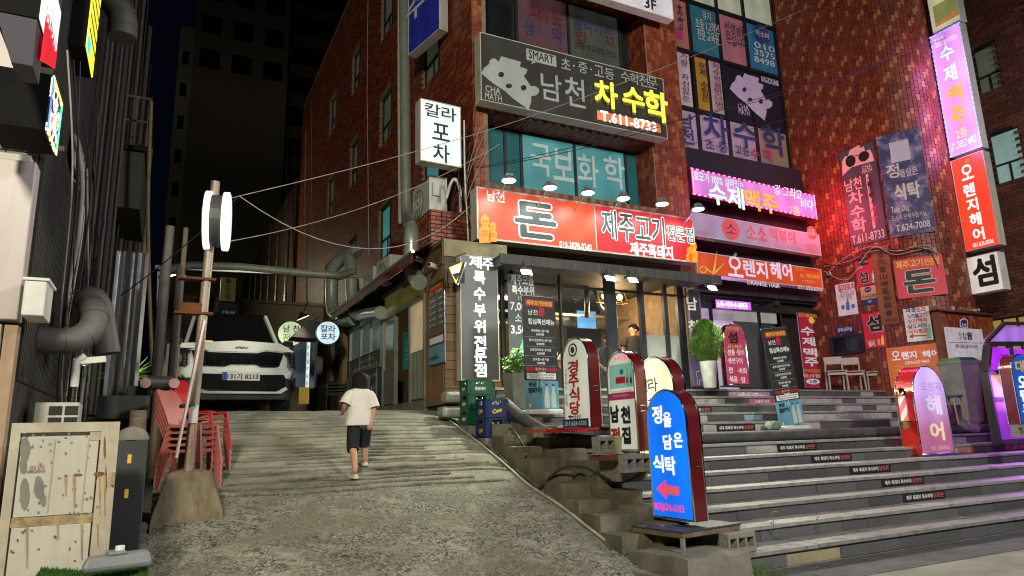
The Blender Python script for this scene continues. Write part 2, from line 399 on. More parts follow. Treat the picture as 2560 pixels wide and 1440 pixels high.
def rz(X, Y):
    CAV[0] = 0
    z = ramp_z(X, Y); v = Vector((X*1.3, Y*1.3, 0))
    z += .010*mnoise.noise(v)+.005*mnoise.noise(v*4)
    lo = max(0, min(1, (8.1-Y)/1.0)); z += lo*(.007*mnoise.noise(v*14)+.008*mnoise.noise(v*30))+.003*mnoise.noise(v*24)
    for gy, gd, x0, x1, ph in gro:
        if abs(Y-gy) > .12: continue
        if X < x0 or X > x1+.3: continue
        yy = gy+.05*mnoise.noise(Vector((X*.9, ph, 0)))+.012*mnoise.noise(Vector((X*5, ph, 3)))
        d = abs(Y-yy)
        if d < .034: q = min(1, 2.4*(1-d/.034))*max(.1, .8+.7*mnoise.noise(Vector((X*2.2, ph, 7)))); z -= gd*q; CAV[0] = max(CAV[0], q)
    if X > 3.75: z -= (X-3.75)*.10
    return z
RAMP = mat('worn_ramp_concrete', (.30, .288, .225), .93, 0, .3, 1.7, .7, 45)
nt = RAMP.node_tree; N = nt.nodes; L = nt.links; B = N['Principled BSDF']; src = B.inputs['Base Color'].links[0].from_socket
tc = N.new('ShaderNodeTexCoord'); mp = N.new('ShaderNodeMapping'); mp.inputs['Scale'].default_value = (1.0, 1.5, 0); mp.inputs['Rotation'].default_value = (0, 0, .25)
L.new(tc.outputs['Object'], mp.inputs[0])
def nz(sc, det, dis, lo, hi, vec=None, rough=.7):
    n = N.new('ShaderNodeTexNoise'); n.inputs['Scale'].default_value = sc; n.inputs['Detail'].default_value = det; n.inputs['Distortion'].default_value = dis; n.inputs['Roughness'].default_value = rough; L.new(vec or mp.outputs[0], n.inputs['Vector'])
    r = N.new('ShaderNodeMapRange'); r.inputs[1].default_value = lo; r.inputs[2].default_value = hi; L.new(n.outputs[0], r.inputs[0]); return r.outputs[0]
def mul(a, b):
    q = N.new('ShaderNodeMath'); q.operation = 'MULTIPLY'; L.new(a, q.inputs[0]); L.new(b, q.inputs[1]); return q.outputs[0]
sx = N.new('ShaderNodeSeparateXYZ'); L.new(tc.outputs['Object'], sx.inputs[0]); yr = N.new('ShaderNodeMapRange'); yr.inputs[1].default_value = 8.6; yr.inputs[2].default_value = 7.4; yr.inputs[3].default_value = .18; yr.inputs[4].default_value = .97
L.new(sx.outputs[1], yr.inputs[0])
fl = mul(mul(nz(19, 13, 1.6, .475, .525, None, .85), nz(2.6, 6, .8, .34, .50)), yr.outputs[0])
m2 = N.new('ShaderNodeMix'); m2.data_type = 'RGBA'; L.new(fl, m2.inputs[0]); L.new(src, m2.inputs[6]); m2.inputs[7].default_value = (.018, .017, .014, 1)
m3 = N.new('ShaderNodeMix'); m3.data_type = 'RGBA'; L.new(nz(.9, 8, 1.2, .46, .68), m3.inputs[0]); L.new(m2.outputs[2], m3.inputs[6]); m3.inputs[7].default_value = (.15, .14, .098, 1)
m4 = N.new('ShaderNodeMix'); m4.data_type = 'RGBA'; L.new(nz(60, 3, 0, .66, .76), m4.inputs[0]); L.new(m3.outputs[2], m4.inputs[6]); m4.inputs[7].default_value = (.36, .35, .29, 1)
ca = N.new('ShaderNodeAttribute'); ca.attribute_name = 'cavity'
m5 = N.new('ShaderNodeMix'); m5.data_type = 'RGBA'; L.new(ca.outputs['Fac'], m5.inputs[0]); L.new(m4.outputs[2], m5.inputs[6]); m5.inputs[7].default_value = (.02, .018, .012, 1)
L.new(m5.outputs[2], B.inputs['Base Color'])
_cv = []
def _rf(x, y):
    z = rz(x, y) if y > 5.0 else -.05+rz(x, y); _cv.append(CAV[0]); return z
RMP = struct(grid_sheet('ramp', np.arange(-.03, 4.26, .028), list(np.arange(4.6, 7.4, .03))+list(np.arange(7.4, 11.0, .0125)), _rf, RAMP))
at_ = RMP.data.attributes.new('cavity', 'FLOAT', 'POINT'); at_.data.foreach_set('value', _cv)
struct(grid_sheet('alley_floor', np.linspace(-1.2, 4.3, 14), np.linspace(10.98, 70, 60), lambda x, y: ramp_z(x, y)+.004, CONC))
# low ground left of the ramp and the stacked stones that hold the ramp edge
LEFTG = mat('left_ground_dirt', (.07, .065, .05), .95, 0, .3, 5, .5, 40)
def lz(x, y): return .0 if y < 5.2 else min(1.8, (y-5.2)*.245 if y < 8 else .686+(y-8)*.37)
struct(grid_sheet('left_ground', np.linspace(-3.0, -.02, 12), np.linspace(5.0, 11.1, 30), lambda x, y: lz(x, y)+.01, LEFTG))
TURF = mat('artificial_turf', (.035, .13, .012), .9, 0, .4, 30, .8, 200)
tq = [tuple(onY(px, py, Y)) for px, py, Y in ((95, 1500, 4.35), (380, 1500, 4.35), (372, 1404, 5.1), (128, 1412, 5.1))]
zt_ = min(q[2] for q in tq[2:]); TX0, TX1 = tq[3][0], tq[2][0]
def tz(x, y): return zt_-.012+.02*math.sin(x*7)+.02*mnoise.noise(Vector((x*4, y*4, 0)))
tb = MB()
for i in range(9000):
    y = random.uniform(4.2, 5.12); x = random.uniform(TX0-.05, TX1); z = tz(x, y); h = random.uniform(.012, .026); a = random.random()*3.14; dx, dy = .003*math.cos(a), .003*math.sin(a)
    tb.add([(x-dx, y-dy, z), (x+dx, y+dy, z), (x+random.uniform(-.01, .01), y+random.uniform(-.01, .01), z+h)], [(0, 1, 2)])
o = tag(tb.build('turf_mat', TURF), 'bright green artificial turf mat at the foot of the rusty cabinet', 'turf'); o['kind'] = 'stuff'
xs_ = np.linspace(TX0-.05, TX1, 14); ys_ = np.linspace(4.2, 5.12, 8); g_ = MB(); g_.add([(x, y, tz(x, y)) for y in ys_ for x in xs_]+[(x, 4.2, 0) for x in xs_], [(j*14+i, j*14+i+1, (j+1)*14+i+1, (j+1)*14+i) for j in range(7) for i in range(13)]+[(112+i, 113+i, i+1, i) for i in range(13)]); g_.build('backing', TURF, o, smooth=True)
tc_ = tag(MB().box(TX0, TX1-.03, 4.25, 5.08, .0, zt_-.05).build('low_crate', mat('dark_plywood', (.05, .04, .03), .8)), 'low dark crate under the artificial turf at the lower left', 'crate')
def rock(c, r, seed=0, sub=2, sq=(1, 1, 1)):
    bm = bmesh.new(); bmesh.ops.create_icosphere(bm, subdivisions=sub, radius=1)
    vs = []; 
    for v in bm.verts:
        n = 1+.28*mnoise.noise(v.co*1.3+Vector((seed, 0, 0)))+.1*mnoise.noise(v.co*3+Vector((0, seed, 0)))
        p = v.co*n; p = Vector([max(-.8, min(.8, q)) for q in p]); vs.append((c[0]+p.x*r*sq[0], c[1]+p.y*r*sq[1], c[2]+p.z*r*sq[2]))
    fs = [tuple(v.index for v in f.verts) for f in bm.faces]; bm.free(); return vs, fs
ROCK = mat('field_stone', (.14, .135, .105), .92, 0, .3, 5, .6, 30, dirt=.5)
rw = root('stone_edge_wall', (-.12, 6.4, 0), 'rough dry stone edge holding up the left side of the concrete ramp', 'retaining wall')
k = 0
for row in range(4):
    y = 5.3
    while y < 7.6:
        s = random.uniform(.11, .19); top = .34*(y-5.2); zz = lz(0, y)-.1+row*.17
        if zz < top: 
            v, f = rock((random.uniform(-.03, .02), y-6.4, zz+.04), s, k, 2, (.75, 1, .7)); MB().add(v, f).build('stone', ROCK, rw); k += 1
        y += s*1.5
# ================================================================== main stairs
def obj_random(m, spread=.25):
    nt = m.node_tree; b = nt.nodes['Principled BSDF']; s = b.inputs['Base Color'].links[0].from_socket
    oi = nt.nodes.new('ShaderNodeObjectInfo'); mr = nt.nodes.new('ShaderNodeMapRange'); mr.inputs[3].default_value = 1-spread; mr.inputs[4].default_value = 1+spread
    hs = nt.nodes.new('ShaderNodeHueSaturation'); nt.links.new(oi.outputs['Random'], mr.inputs[0]); nt.links.new(mr.outputs[0], hs.inputs['Value']); nt.links.new(s, hs.inputs['Color']); nt.links.new(hs.outputs[0], b.inputs['Base Color'])
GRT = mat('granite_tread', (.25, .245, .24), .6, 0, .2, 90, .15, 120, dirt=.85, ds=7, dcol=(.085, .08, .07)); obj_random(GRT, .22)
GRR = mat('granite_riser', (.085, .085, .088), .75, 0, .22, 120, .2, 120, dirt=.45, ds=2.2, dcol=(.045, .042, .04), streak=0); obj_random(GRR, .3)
GRP = mat('pale_riser', (.42, .38, .38), .7, 0, .2, 12, .15, 60, dirt=.8, ds=6, dcol=(.08, .07, .07))
SAND = mat('patch_mortar', (.30, .25, .15), .9, 0, .2, 6, .4, 40)
def stepz(k): return .195+.165*k
def stepy(k): return 5.33+.425*k
stairs = bpy.data.objects.new('stairs', None); COL.objects.link(stairs); struct(stairs)
core = MB()
XL = 4.95
def xr(k): return 22 if k < 8 else 15.08
for k in range(13):
    a = stepy(k)+.035; core.box(XL+.03, xr(k), a, stepy(k)+.46 if k < 12 else stepy(k)+.02+.5, -.1 if k == 0 else stepz(k-1)-.06, stepz(k)-.041)
core.build('concrete_core', CONC, stairs)
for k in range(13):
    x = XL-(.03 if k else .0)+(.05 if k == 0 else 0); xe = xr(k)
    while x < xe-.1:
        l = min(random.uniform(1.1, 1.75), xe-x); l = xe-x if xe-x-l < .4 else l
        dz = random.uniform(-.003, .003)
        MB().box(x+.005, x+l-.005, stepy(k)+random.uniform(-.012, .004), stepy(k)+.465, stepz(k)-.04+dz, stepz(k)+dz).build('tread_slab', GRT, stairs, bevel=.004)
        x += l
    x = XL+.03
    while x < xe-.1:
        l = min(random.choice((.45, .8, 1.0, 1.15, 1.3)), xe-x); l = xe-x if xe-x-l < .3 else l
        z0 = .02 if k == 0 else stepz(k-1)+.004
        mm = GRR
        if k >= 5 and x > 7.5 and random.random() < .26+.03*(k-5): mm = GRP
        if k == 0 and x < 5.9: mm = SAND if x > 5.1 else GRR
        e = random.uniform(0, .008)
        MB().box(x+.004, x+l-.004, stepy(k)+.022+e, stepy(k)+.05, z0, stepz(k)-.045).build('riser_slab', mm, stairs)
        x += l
TERR = mat('terrace_paving', (.16, .155, .15), .8, 0, .2, 5, .2, 60, dirt=.4)
struct(MB().box(XL, 15.6, stepy(12)+.5, 16, 1.9, stepz(12)-.002).build('terrace', TERR))
struct(MB().box(15.1, 24, stepy(7)+.49, 16, .9, stepz(7)-.004).build('right_landing', TERR))
# old side steps of cut stone between the ramp and the stairs
BLKS = mat('mossy_step_stone', (.155, .145, .095), .95, 0, .3, 4, .7, 30, dirt=.6, ds=2.2, dcol=(.045, .042, .025)); obj_random(BLKS, .25)
side = bpy.data.objects.new('side_steps', None); COL.objects.link(side); struct(side)
def rough_block(x0, x1, y0, y1, z0, z1, m, parent, name='step_block', j=.014):
    bm = bmesh.new(); bmesh.ops.create_cube(bm, size=1)
    bmesh.ops.subdivide_edges(bm, edges=bm.edges[:], cuts=3, use_grid_fill=True)
    sd = random.random()*50
    me = bpy.data.meshes.new(name)
    for v in bm.verts:
        p = Vector((x0+(v.co.x+.5)*(x1-x0), y0+(v.co.y+.5)*(y1-y0), z0+(v.co.z+.5)*(z1-z0)))
        ed = sum(1 for q in v.co if abs(q) > .49)
        n = Vector((mnoise.noise(p*4+Vector((sd, 0, 0))), mnoise.noise(p*4+Vector((0, sd, 0))), mnoise.noise(p*4+Vector((0, 0, sd)))))
        p += n*j*2
        if ed >= 2: c = Vector(((x0+x1)/2, (y0+y1)/2, (z0+z1)/2)); p += (c-p).normalized()*j*.8
        v.co = p
    bm.to_mesh(me); bm.free(); me.materials.append(m); o = bpy.data.objects.new(name, me); COL.objects.link(o); o.parent = parent
    for p in me.polygons: p.use_smooth = True
    try: me.set_sharp_from_angle(angle=RAD(12))
    except Exception: pass
    return o
for i in range(11):
    y = 5.55+i*.375; z = .26+i*.145
    for j, (xa, xb, dz) in enumerate(((4.16, 4.56, -.02), (4.57, 4.93, .07))):
        yy = y-(.12 if j else 0)
        if i == 0: continue
        rough_block(xa+random.uniform(-.02, .02), xb, yy, yy+.40, z-.34, z+dz+random.uniform(-.02, .02), BLKS, side, j=.006)
    rough_block(4.2, 4.93, y+.35, y+.75, z-.6, z-.07, BLKS, side)
rough_block(4.22, 5.0, 5.02, 5.9, -.05, .27, CONC, side, 'base_block', .02)
rough_block(4.3, 4.97, 9.6, 10.35, 1.2, 1.95, CONC, side, 'base_block', .01)
struct(MB().box(4.05, 4.95, 5.3, 10.9, -.3, .12).build('side_footing', CONC))
fb = MB()
for i in range(10): fb.box(4.12, 4.94, 5.9+i*.45, 5.9+(i+1)*.45+.05, -.1, .16+i*.16)
struct(fb.build('side_fill', CONC))
# cinder blocks, red slab
CIND = mat('cinder_block', (.24, .235, .19), .95, 0, .2, 20, .6, 90, dirt=.3)
def cinder(loc, rz, label):
    m = MB(); m.box(-.195, .195, -.06, .06, 0, .05).box(-.195, .195, -.06, .06, .14, .19)
    for x in (-.195, -.075, .045, .165): m.box(x, x+.03, -.06, .06, .05, .14)
    m.box(-.165, .165, .02, .06, .05, .14)
    o = m.build('cinder_block', CIND, bevel=.004); o.location = loc; o.rotation_euler = (0, 0, RAD(rz)); tag(o, label, 'concrete block', 'cinder blocks on the side steps')
def pz(x, y, z): p = onZ(x, y, z); return (p.x, p.y, z)
# ================================================================== main brick building (left of the bay)
BX, BY, BXR = 4.8, 10.8, 9.87
main = root('brick_building', (BX, BY, 0), 'four storey red glazed brick building with recessed balconies over the red pork restaurant sign', 'building')
def L3(x, y, z): return (x-BX, y-BY, z)
def fF(u, v, d): return (u-BX, -d, v)           # front face, u = world X
def fS(u, v, d): return (-d, u-BY, v)           # alley side face, u = world Y (runs away)
ZT = 16.2
frontholes = [(5.05, 8.98, 5.95, 7.42), (5.05, 8.98, 8.95, 10.75), (5.05, 8.98, 12.4, 13.9), (4.7, 9.87, 0, 4.55)]
sidew = [(12.62, 13.72), (16.1, 17.2), (19.6, 20.6), (23.0, 24.0)]
sideholes = [(a, b, z, z+1.42) for a, b in sidew for z in (5.95, 9.15, 12.35)]
core = MB(); holed(core, fF, BX, BXR, 0, ZT, frontholes, -.62, -.001)
holed(core, fS, BY+.02, 30, 4.4, ZT, sideholes, -.3, -.001)
core.box(0, 5.05, 0.1, 19, ZT, ZT+.2)
core.box(5.07-.3, 5.07, .05, 3.2, 0, ZT)   # wall that returns into the bay
core.build('wall', MORT, main)
random.seed(3)
tile_wall(main, fF, BX, BXR, 4.55, 14.0, .105, .165, frontholes+[(4.7, 9.3, 4.62, 5.75), (5.0, 9.2, 7.62, 8.6)], TILE_S, TILE_O, keep=150, kregion=lambda u, v: v < 9.6 and (u > 8.9 or u < 5.06))
tile_wall(main, lambda u, v, d: fS(u, v, d), BY, 30, 4.4, ZT, .235, .074, [(a-.12, b, z-.0, z1+.1) for a, b, z, z1 in sideholes], TILE_S, TILE_O, stag='h', keep=150, name='brick', kregion=lambda u, v: u < 12.6 and 5.0 < v < 9)
# reveals of recesses: tiles on soffits and inner sides
def inner(u0, u1, v0, v1, fr): tile_wall(main, fr, u0, u1, v0, v1, .105, .165, [], TILE_S, TILE_O, name='reveal_tile')
inner(10.8, 11.4, 5.95, 7.42, lambda u, v, d: (8.98-BX-d, u-BY, v)); inner(10.8, 11.4, 8.95, 10.75, lambda u, v, d: (8.98-BX-d, u-BY, v))
for z in (7.42, 10.75): inner(5.05, 8.98, 10.8, 11.4, lambda u, v, d, z=z: (u-BX, v-BY, z-d))
inner(5.05, 8.98, 10.8, 11.4, lambda u, v, d: (u-BX, v-BY, 5.95+d))
# brick strips beside the side windows
for a, b, z, z1 in sideholes:
    if a > 21: continue
    s = MB(); s.box(-.012, .0, a-BY-.12, a-BY-.0, z-.1, z1+.1); s.build('window_surround', DMORT, main)
    tile_wall(main, fS, a-.12, a, z-.05, z1+.08, .06, .11, [], TILE_S, TILE_O, name='quoin_tile')
FILM = mat('frosted_window_film', (.16, .19, .14), .5, 0, .15, 2, emit=(.16, .19, .13), es=.12)
TEAL = mat('teal_window_film', (.05, .17, .18), .4, 0, .1, 1.2, emit=(.045, .19, .20), es=.75)
TEALD = mat('dark_teal_film', (.012, .09, .10), .35, 0, .2, 1.2, emit=(.01, .08, .09), es=.3)
FRM = mat('dark_window_frame', (.025, .028, .03), .45, .3, .2)
def window(parent, fr, a, b, z, z1, film, low=None):
    "side window: upper fixed film pane, lower sliding sashes"
    f = MB()
    def bx(u0, u1, v0, v1, d0, d1): holed(f, fr, u0, u1, v0, v1, [], d0, d1)
    t = .045; zm = z+.38*(z1-z)
    bx(a, a+t, z, z1, -.16, -.08); bx(b-t, b, z, z1, -.16, -.08); bx(a+t, b-t, z, z+t, -.16, -.08); bx(a+t, b-t, z1-t, z1, -.16, -.08); bx(a+t, b-t, zm-t/2, zm+t/2, -.16, -.08); m = (a+b)/2; bx(m-t/2, m+t/2, z+t, zm-t/2, -.15, -.09)
    w = f.build('window', FRM, parent)
    for (u0, u1, v0, v1, mm) in ((a+t, b-t, zm+t/2, z1-t, film), (a+t, m-t/2, z+t, zm-t/2, low or film), (m+t/2, b-t, z+t, zm-t/2, low or film)):
        p = MB(); holed(p, fr, u0, u1, v0, v1, [], -.135, -.125); p.build('pane', mm, w)
for a, b, z, z1 in sideholes:
    window(main, fS, a, b, z, z1, TEAL if z < 6 and a < 17 else FILM)
# balcony glazing, level 2 (teal) and level 3 (notices)
def balc(z, z1, segs):
    f = MB(); y0, y1 = .6, .68
    xs = [s[0] for s in segs]+[segs[-1][1]]
    for x in xs: f.box(x-BX-.03, x-BX+.03, y0-.03, y1, z, z1)
    for i in range(len(xs)-1): f.box(xs[i]-BX+.03, xs[i+1]-BX-.03, y0-.03, y1, z, z+.06).box(xs[i]-BX+.03, xs[i+1]-BX-.03, y0-.03, y1, z1-.06, z1)
    w = f.build('window', FRM, main)
    for a, b, mm in segs: MB().box(a-BX+.03, b-BX-.03, y0, y0+.03, z+.06, z1-.06).build('pane', mm, w)
    return w
X5 = lambda px, py: onY(px, py, 11.4).x
PINKF = mat('dusty_pink_film', (.07, .032, .038), .5, 0, .2, 2, emit=(.07, .03, .038), es=.35)
GRYF = mat('grey_green_film', (.045, .05, .04), .5, 0, .2, 2, emit=(.045, .05, .04), es=.35)
sb = [5.05, 5.62, 5.80, 7.32, 8.78, 8.98]
balc(5.95, 7.42, [(X5(1212, 380), X5(1262, 380), TEALD), (X5(1262, 380), X5(1302, 380), TEALD), (X5(1302, 380), X5(1436, 400), TEAL), (X5(1436, 400), X5(1563, 420), TEAL), (X5(1563, 420), X5(1625, 420), TEALD)])
balc(8.95, 10.75, [(X5(1205, 40), X5(1290, 40), DGLASS), (X5(1290, 40), X5(1420, 80), PINKF), (X5(1420, 80), X5(1548, 100), GRYF), (X5(1548, 100), X5(1610, 100), DGLASS)])
class Sub(Face):
    def __init__(s, parent, off): s.u = Vector((1, 0, 0)); s.n = Vector((0, -1, 0)); s.p0 = parent.location.copy(); s.r = parent; s.t = {}; s.k = 0; s.oy = off[1]; s.p1 = s.p0+Vector(off)
    def at(s, x, y): P = onY(x, y, s.p1.y); return P.x-s.p0.x, P.z-s.p0.z
lf = Sub(main, (0, .58, 0))
SILV = ink('silver_film_letters', (.36, .42, .42), .35); MAR = ink('maroon_letters', (.10, .012, .02), .3); NVL = ink('navy_letters', (.02, .025, .09), .4)
for c, x, y in (('국', 1352, 400), ('보', 1408, 413), ('화', 1470, 427), ('학', 1536, 432)): lf.text(c, x, y, 52, 80, SILV, .03)
for c, x, y in (('피', 1332, 30), ('아', 1356, 38), ('노', 1390, 45)): lf.text(c, x+4, y, 26, 36, MAR, .02)
lf.text('성', 1322, 70, 26, 36, NVL, .02); lf.text('악', 1394, 88, 26, 38, NVL, .02)
lf.text('음악이론', 1483, 68, 96, 34, NVL, .01); lf.text('입', 1452, 92, 24, 30, MAR, .01); lf.text('시', 1522, 105, 24, 30, MAR, .01); lf.text('(예중·예고·대입·편입)', 1490, 126, 100, 20, DINK, 0)
lf.done()
# ---- ground floor: open shop room
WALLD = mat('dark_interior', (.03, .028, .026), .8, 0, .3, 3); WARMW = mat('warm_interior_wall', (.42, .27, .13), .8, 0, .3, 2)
r = MB(); r.box(.1, 5.05, 5.2, 5.3, 2.0, 4.6).box(.0, .1, .3, 5.2, 2.0, 4.6); r.build('interior_wall', WARMW, main)
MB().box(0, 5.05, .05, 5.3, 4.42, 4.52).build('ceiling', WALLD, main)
MB().box(0, 5.2, -.02, 5.3, 2.0, 2.17).build('floor', mat('shop_floor', (.12, .08, .05), .5), main)
MB().box(5.02, 5.1, .02, 5.3, 2.17, 4.5).build('partition', WALLD, main)
for y in (2.0, 3.4): MB().box(.3, 5.0, y, y+.05, 3.95, 4.0).build('ceiling_pipe', GALV, main)
# shop front frame (glass screens and posts)
gy = -.1
X7 = lambda px, py: onY(px, py, 10.7).x-BX
posts = [(1258, 9), (1283, 5), (1404, 4), (1530, 30), (1608, 14), (1668, 12), (1706, 22)]
for px, wd in posts:
    x = X7(px, 850); wm = wd/1710*13
    MB().box(x-wm/2, x+wm/2, gy-.04, gy+.04, 2.172, 4.40).build('post', mat('shopfront_post', (.035, .042, .05), .4, .3), main)
MB().box(X7(1250, 850), X7(1720, 850), gy-.05, gy+.05, 4.40, 4.55).build('lintel', BLK, main)
MB().box(X7(1250, 850), X7(1720, 850), gy-.03, gy+.03, 4.06, 4.10).build('rail', BLK, main)
CLEAR = mat('clear_glass', (.2, .22, .22), .03, 0, 0, alpha=.05, spec=.35)
FROST = mat('frosted_film', (.40, .45, .42), .6, 0, .1, 2, alpha=.75)
for a, b in ((1290, 1400), (1408, 1512), (1614, 1662), (1673, 1697)):
    g = MB().box(X7(a, 850), X7(b, 850), gy-.006, gy+.006, 2.2, 4.05).build('glass_pane', CLEAR, main)
for a, b in ((1614, 1662), (1673, 1715)):
    MB().box(X7(a, 850), X7(b, 850), gy-.012, gy-.007, 2.2, 3.25).build('frosted_band', FROST, main)
# canopy over the shop front
cny = root('shop_canopy', (4.75, 10.25, 4.5), 'dark grey metal canopy with rust streaks running over the restaurant front', 'canopy')
CAN = mat('canopy_metal', (.055, .055, .055), .55, .2, .2, 4, streak=.7, dcol=(.16, .13, .09))
pL, pR = onY(1250, 655, 9.85), onY(1805, 708, 9.85)
MB().box(pL.x-4.75, pR.x-4.75, -.40, -.37, pR.z-4.5-.02, pR.z-4.5+.15).build('fascia', CAN, cny)
MB().box(pL.x-4.75, pR.x-4.75, -.37, .5, pR.z-4.5+.09, pR.z-4.5+.12).build('deck', CAN, cny)
MB().box(pL.x-4.75+.02, pL.x-4.75+.05, -.37, .5, pR.z-4.5-.05, pR.z-4.5+.09).build('end_plate', mat('blue_grey_panel', (.05, .07, .12), .5), cny)
ZC = pR.z
# ---- timber clad shop along the alley (X = 4.0)
WOOD = mat('brown_timber', (.16, .095, .045), .7, 0, .25, 3, .2, 25, dirt=.4, dcol=(.06, .035, .02)); obj_random(WOOD, .2)
WOODP = mat('plywood_panel', (.22, .13, .06), .65, 0, .25, 2, .1, 20, streak=.5, dcol=(.10, .06, .03))
AX = 4.0; AY = 10.3
tim = root('timber_clad_shop', (AX, AY, 1.9), 'single storey timber clad shop extension running along the alley under the air conditioners', 'building')
def ta(x, y, z): return (x-AX, y-AY, z-1.9)
def tb(name, x0, x1, y0, y1, z0, z1, m, **k): return MB().box(x0-AX, x1-AX, y0-AY, y1-AY, z0-1.9, z1-1.9).build(name, m, tim, **k)
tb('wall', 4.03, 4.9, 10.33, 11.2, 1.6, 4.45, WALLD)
tb('plinth', 3.97, 4.2, 11.2, 20, 1.7, 2.03, CONC)
tb('roof', 3.95, 4.8, 10.3, 20, 4.5, 4.56, DARK)
z = 2.0
while z < 4.45:   # boards on the front and side of the corner
    tb('board', 4.0, 4.72, 10.29, 10.325, z+.004, z+.146, WOOD); z += .15
tb('fascia_board', 3.98, 5.15, 10.26, 10.285, 4.33, 4.62, mat('pale_fascia', (.26, .23, .12), .7, 0, .25, 4, dirt=.5))
tb('fascia_board', 3.96, 3.985, 10.285, 12.4, 4.2, 4.62, WOOD)
for i in range(3):
    y = 10.33+i*.28; tb('panel', 3.985, 4.02, y+.003, y+.277, 1.9, 4.19, WOODP)
# sliding door front
DFR = mat('door_aluminium', (.33, .34, .28), .45, .5, .1, 4, dirt=.3)
INT = mat('teal_chalkboard', (.01, .10, .09), .6, emit=(.01, .12, .10), es=.35)
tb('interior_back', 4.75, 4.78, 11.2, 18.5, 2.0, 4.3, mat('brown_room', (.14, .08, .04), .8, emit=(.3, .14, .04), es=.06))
tb('interior_floor', 4.0, 4.78, 11.2, 18.5, 2.0, 2.04, WALLD)
for y in (11.22, 12.0, 12.95, 13.75): tb('door_post', 3.96, 4.04, y-.035, y+.035, 2.03, 3.85, DFR)
tb('door_head', 3.95, 4.05, 11.18, 13.8, 3.78, 3.88, DFR)
tb('transom_pane', 3.99, 4.0, 11.25, 13.7, 3.88, 4.25, mat('transom_glow', (.10, .09, .03), .3, 0, .5, 3, emit=(.32, .26, .06), es=.18))
tb('transom_head', 3.95, 4.05, 11.18, 13.8, 4.25, 4.33, DFR)
tb('door_panel', 3.98, 4.01, 11.26, 11.97, 2.05, 2.9, mat('ribbed_panel', (.25, .27, .23), .5, .4, .1))
tb('door_pane', 3.99, 4.0, 11.26, 11.97, 2.9, 3.78, mat('lit_poster_pane', (.4, .3, .18), .5, 0, .4, 4, emit=(.75, .55, .32), es=.4))
tb('door_panel', 3.98, 4.01, 13.0, 13.72, 2.05, 2.75, mat('ribbed_panel', (.25, .27, .23), .5))
tb('door_pane', 3.99, 4.0, 13.0, 13.72, 2.75, 3.78, mat('dim_pane', (.05, .05, .045), .15, 0, .5, 3, emit=(.12, .10, .05), es=.3))
for i in range(9):
    tb('rib', 3.972, 3.98, 11.3+i*.075, 11.315+i*.075, 2.07, 2.88, DFR)
tb('chalkboard', 4.6, 4.62, 12.0, 12.95, 2.9, 3.78, INT)
tb('counter', 4.3, 4.6, 12.05, 12.9, 2.04, 2.9, WALLD)
# windows and menu board further in
tb('wall', 4.03, 4.5, 13.8, 20, 1.9, 2.55, WALLD)
for y in (13.9, 14.75, 15.6, 16.6): tb('window_post', 3.96, 4.03, y-.03, y+.03, 2.9, 3.95, DFR)
tb('sill', 3.94, 4.03, 13.87, 16.63, 2.86, 2.92, DFR); tb('head', 3.94, 4.03, 13.87, 16.63, 3.93, 4.02, DFR)
SHEEN = mat('rippled_pane', (.10, .13, .12), .15, 0, .6, 6, emit=(.25, .32, .30), es=.16)
for a, b in ((13.93, 14.72), (14.78, 15.57), (15.63, 16.57)): tb('window_pane', 3.99, 4.0, a, b, 2.92, 3.93, SHEEN)
tb('wall', 4.02, 4.5, 16.65, 20, 2.55, 4.4, WALLD); tb('wall', 4.02, 4.4, 13.8, 16.65, 4.02, 4.4, WALLD); tb('wall', 4.02, 4.4, 11.2, 13.8, 4.33, 4.5, WALLD)
tb('timber_post', 3.9, 4.02, 17.0, 17.35, 1.9, 4.2, mat('tan_post', (.26, .18, .09), .7))
tb('timber_post', 3.9, 4.0, 18.4, 18.8, 1.9, 4.2, WOOD)
tb('half_wall', 3.9, 4.02, 17.4, 19.9, 1.9, 2.9, mat('dark_half_wall', (.03, .035, .04), .5))
# red awning valance
awn = root('awning', (3.55, 12.5, 4.4), 'dark red sloping awning over the alley shop doors', 'awning')
AW = mat('dark_red_awning', (.13, .022, .014), .6, 0, .2, 4, dirt=.3)
MB().add([(0, -1.9, .02), (0, 4.3, .02), (.45, 4.3, .30), (.45, -1.9, .30)], [(0, 1, 2, 3)]).build('cloth', AW, awn)
MB().box(-.012, .0, -1.9, 4.3, -.15, .02).build('valance', AW, awn)
MB().tube([(-.01, -1.95, .03), (-.01, 4.35, .03)], .03).build('roller', ALU, awn)
# ================================================================== corner tower building with the poster bay
CR_ = .95; TCX, TCY = 16.09, 9.85; LW = 2.43
tow = root('curved_corner_building', (14.65, 12.03, 0), 'building with rounded corner clad in dark red and orange upright tiles', 'building')
def tpos(u, d):
    "u: 0 at the bay (deep), grows along the wall towards the camera and round the corner"
    if u < LW: return (14.65+.208*u-.978*d, 12.03-.978*u-.208*d)
    p = RAD(192)+(u-LW)/CR_
    return (TCX+(CR_+d)*math.cos(p), TCY+(CR_+d)*math.sin(p))
def fT(u, v, d): x, y = tpos(u, d); return (x-14.65, y-12.03, v)
UE = LW+CR_*RAD(150)
cm = MB(); us = [0, LW]+[LW+CR_*RAD(150)*i/24 for i in range(1, 25)]
rg = [[fT(u, 1.2, -.001), fT(u, 17, -.001)] for u in us]+[[(3.2, 2.0, 1.2), (3.2, 2.0, 17)], [(.3, 1.2, 1.2), (.3, 1.2, 17)]]
cm.rings(rg, closed=False, cap=False); cm.build('wall', DMORT, tow, smooth=True)
random.seed(5)
tile_wall(tow, fT, 0, UE, 1.3, 15.5, .092, .172, [], TOW_S, TOW_O, keep=300, kregion=lambda u, v: 5.0 < v < 9.5 and random.random() < .35, gap=.010, pat=True)
